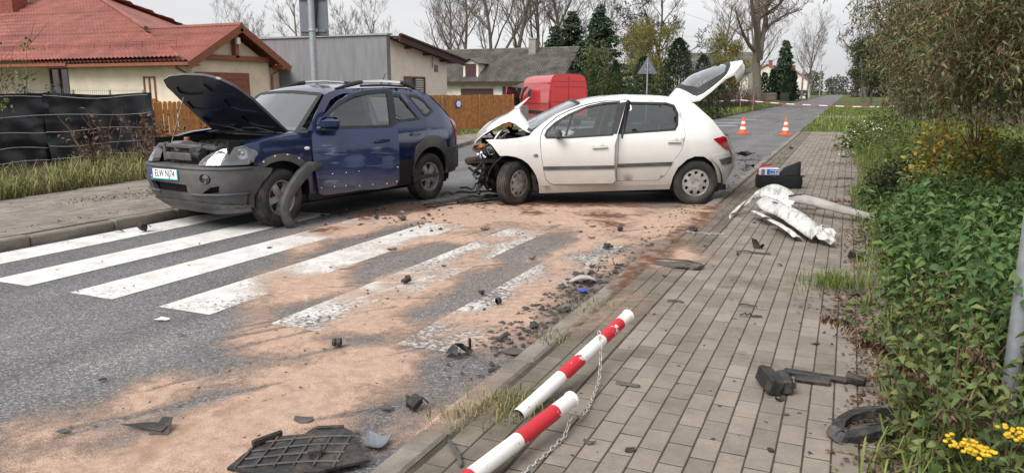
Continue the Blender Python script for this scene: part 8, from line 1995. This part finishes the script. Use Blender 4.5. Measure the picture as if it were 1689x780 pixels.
# contorted willow
def willow():
    t = empty('contorted_willow', (3.4, 13.0, 0), 0, 'big contorted willow with curly drooping olive leaves filling the upper right', 'tree'); O = np.array([3.4, 13.0, 0]); rg = np.random.default_rng(77)
    sk = branch_tree(55, 5.2, .17, 3, .6, .2, (10, 6, 4), up=.2, curl=.42); limbs_mesh(sk, 0, 2, M_BARK, 'trunk', t)
    P, D, PB, DB = [], [], [], []; mb = MB(); mb2 = MB()
    def strand(x, y, z, L_, dens, brown):
        n = max(4, int(L_ / .10)); p = np.array([x, y, z]); d = np.array([rg.normal(0, .5), rg.normal(0, .5), -.4]); pts = [p.copy()]
        for k in range(n):
            d = unit(d * .72 + rg.normal(0, .42, 3) + np.array([-.03, 0, -.26])); p = p + d * .10; pts.append(p.copy())
            for q in range(dens):
                v = p + rg.normal(0, .022, 3); dd = rg.normal(0, .75, 3) + np.array([0, 0, -.45]); (PB if rg.random() < brown else P).append(v); (DB if len(PB) + len(P) and PB and PB[-1] is v else D).append(dd)
        mb.tube([tuple(q - O) for q in pts[::2] + [pts[-1]]], list(np.linspace(.006, .0025, len(pts[::2]) + 1)), 3, cap=False)
    for k in range(2150):
        y = rg.uniform(7.6, 18.5); x = rg.uniform(.9 + (y - 12) * .03, 1.5 + y * .17); z = rg.uniform(1.8, 1.75 + .145 * y); lo = rg.uniform(.95, 1.6) - .04 * (13 - y) + (.35 if y < 10 else 0); strand(x, y, z, max(.4, min(z - lo, 2.0)), 6, .22 + .25 * (x > 1.7))
    for k in range(110):
        y = rg.uniform(10.5, 15); x = rg.uniform(.25, .95); z = rg.uniform(2.5, 4.2); strand(x, y, z, rg.uniform(.4, 1.1), 3, .1)
    for k in range(34):
        y = rg.uniform(11, 14.5); x = rg.uniform(-.15, .35); z = rg.uniform(2.75, 4.0); strand(x, y, z, rg.uniform(.3, .75), 3, .08)
    for k in range(60):
        y = rg.uniform(11.5, 16); x = rg.uniform(.6, 1.3); strand(x, y, rg.uniform(1.4, 2.3), rg.uniform(.6, 1.1), 3, .1)
    mb.build('hanging_twigs', M_STEM, t, fixn=False); leaves('crown', np.array(P) - O, D, .075, .019, M_WIL, t, .45, .12); leaves('brown_leaves', np.array(PB) - O, DB, .075, .019, M_WIL_B, t, .45, .12)
willow()
# dark spruce bough reaching in from the right
sb = empty('young_spruce', (2.05, 7.6, 0), 0, 'dark young spruce whose boughs reach in at the right edge', 'tree'); mbs, P_, D_ = spruce_meshes(91, 2.1, .85); mbs.build('trunk', M_BARK_D, sb, fixn=False); leaves('crown', P_, D_, .10, .022, M_BUSHD, sb, .1, .05)
# tansy in the corner
def tansy():
    t = empty('tansy_plant', (.62, 2.98, -.05), 0, 'tansy with bright yellow button flowers in the bottom right corner', 'flower'); M_TANSY = mat('tansy_yellow', (0.72, 0.46, 0.02), .7, var=.25, scale=60, bump=.5, bscale=400); mb = MB(); mf = MB(); rd = random.Random(4)
    for cx, cy, cz, n in ((-.10, -.05, .40, 34), (.02, .06, .44, 28), (.09, .0, .46, 24), (-.15, .03, .38, 20)):
        mb.tube([(0, 0, 0), (cx * .5, cy * .5, cz * .5), (cx, cy, cz - .03)], [.004, .0035, .003], 5)
        for k in range(n):
            a = rd.uniform(0, 6.28); r = .055 * math.sqrt(rd.random()); p = Vector((cx + r * math.cos(a), cy + r * math.sin(a), cz + rd.uniform(-.012, .012))); mb.tube([(cx, cy, cz - .035), p], .0012, 3); mf.lathe([(.001, -.005), (.0085, -.003), (.0098, .001), (.007, .005), (.001, .0055)], c=p, n=9)
    mb.build('stems', M_STEMG, t, fixn=False); o = mf.build('flowers', M_TANSY, t, smooth='all'); o['kind'] = 'stuff'
    rg = np.random.default_rng(6); n = 260; s = rg.uniform(.05, .95, n); P = np.stack([rg.normal(0, .10, n), rg.normal(0, .10, n), s * .36], 1); leaves('foliage', P, rg.normal(0, 1, (n, 3)) + np.array([0, 0, .2]), .07, .016, M_WEED, t)
tansy()
# long reddish seed stalks leaning out over the pavement
def seed_stalk(base, tip, label, seed, n=170):
    rg = np.random.default_rng(seed); t = empty('seed_stalk', base, 0, label, 'weed', 'leaning seed stalks at the pavement edge'); B0 = np.array(base); T = np.array(tip) - B0; pts = [T * s + np.array([0, 0, .22 * math.sin(s * math.pi * .9) * .6]) for s in np.linspace(0, 1, 9)]
    mb = MB(); mb.tube([tuple(p) for p in pts], list(np.linspace(.0045, .002, 9)), 5); mb.build('stalk', M_STEM, t); A = np.array(pts); s = rg.uniform(.45, 1, n); q = np.stack([np.interp(s, np.linspace(0, 1, 9), A[:, k]) for k in range(3)], 1)
    leaves('seed_heads', q + rg.normal(0, .012, (n, 3)) - np.array([0, 0, .012]), rg.normal(0, .5, (n, 3)) + np.array([0, 0, -.8]), .035, .012, M_LITTER, t); m = 60; s = rg.uniform(.1, .9, m); q = np.stack([np.interp(s, np.linspace(0, 1, 9), A[:, k]) for k in range(3)], 1); leaves('foliage', q, rg.normal(0, .8, (m, 3)), .06, .018, M_WEED, t)
seed_stalk((.50, 3.75, .08), (-.03, 4.10, .42), 'long seed stalk reaching furthest left over the pavers', 1); seed_stalk((.55, 3.7, .08), (.12, 3.95, .36), 'seed stalk drooping just right of the longest one', 2); seed_stalk((.60, 3.5, .08), (.28, 3.55, .38), 'brownish seed stalk above the torn lamp frame', 3, 120); seed_stalk((.75, 3.6, .08), (.55, 3.45, .52), 'upright brown seed stalk in front of the steel pole', 4, 120); seed_stalk((.62, 3.2, .08), (.40, 3.1, .36), 'low brown seed stalk near the tansy', 5, 110)

# low ground cover under the weeds
gp = scatter(5200, (.30, 2.4), (2.4, 9), WZ, lambda X, Y: ((X > .34) & (np.hypot(X - .62, Y - 2.95) > .2)) * (X > .34 + .10 * np.sin(Y * 2.6)) * (.4 + .6 * fbm(X, Y, 44, 1.2)), 45); gp[:, 2] += np.random.default_rng(3).uniform(0, .16, len(gp))
tag(leaves('ground_cover', gp, np.random.default_rng(4).normal(0, 1, gp.shape) * np.array([1, 1, .35]), .06, .035, M_WEED, None, .15, .1), 'low leafy ground cover beneath the weeds at lower right', 'ground cover', kind='stuff')

# ragged growth spilling over the pavement edge
sp_ = scatter(5200, (.02, .62), (2.6, 20), WZ - .005, lambda X, Y: (X > .30 - .24 * (fbm(Y, Y * 0 + 1.5, 61, 1.7) - .35) * 2) * (.25 + .75 * fbm(X, Y, 62, 1.5)), 63)
blades('edge_grass', sp_, .17, .009, 1.2, M_GR1, 'ragged grass fringe spilling over the right pavement edge', 'grass')
ew = scatter(3000, (.05, .60), (3.0, 13), WZ, lambda X, Y: (X > .32 - .3 * (fbm(Y, Y * 0 + 4.5, 71, 1.4) - .35) * 2) * (.2 + .8 * fbm(X, Y, 72, 1.5)), 73); ew[:, 2] += np.random.default_rng(9).uniform(0, .30, len(ew)) * np.clip((ew[:, 0] - .05) * 2.2, .15, 1)
tag(leaves('edge_weeds', ew, np.random.default_rng(8).normal(0, 1, ew.shape) * np.array([1, 1, .4]) + np.array([-.3, 0, 0]), .065, .032, M_WEED, None, .25, .12), 'small weeds leaning over the right pavement edge', 'weeds', kind='stuff')

# taller bright weeds between the nettles and the willow
b3 = [(x, y, WZ - .02) for x, y, _ in scatter(620, (.62, 3.2), (8.8, 15), 0, lambda X, Y: (X > .62 + .12 * np.sin(Y * 2.3)) * (.35 + .65 * fbm(X, Y, 81, .9)), 82)]
M_WEED2 = leaf_mat('bright_weed_leaves', (0.06, 0.095, 0.022), (0.115, 0.165, 0.038), (0.22, 0.24, 0.07), .25, scale=1.4)
nettles('tall_weeds', b3, 83, 'tall yellow-green weeds between the nettles and the willow', M_WEED2, .45, .98, .075, .03, M_STEMG)
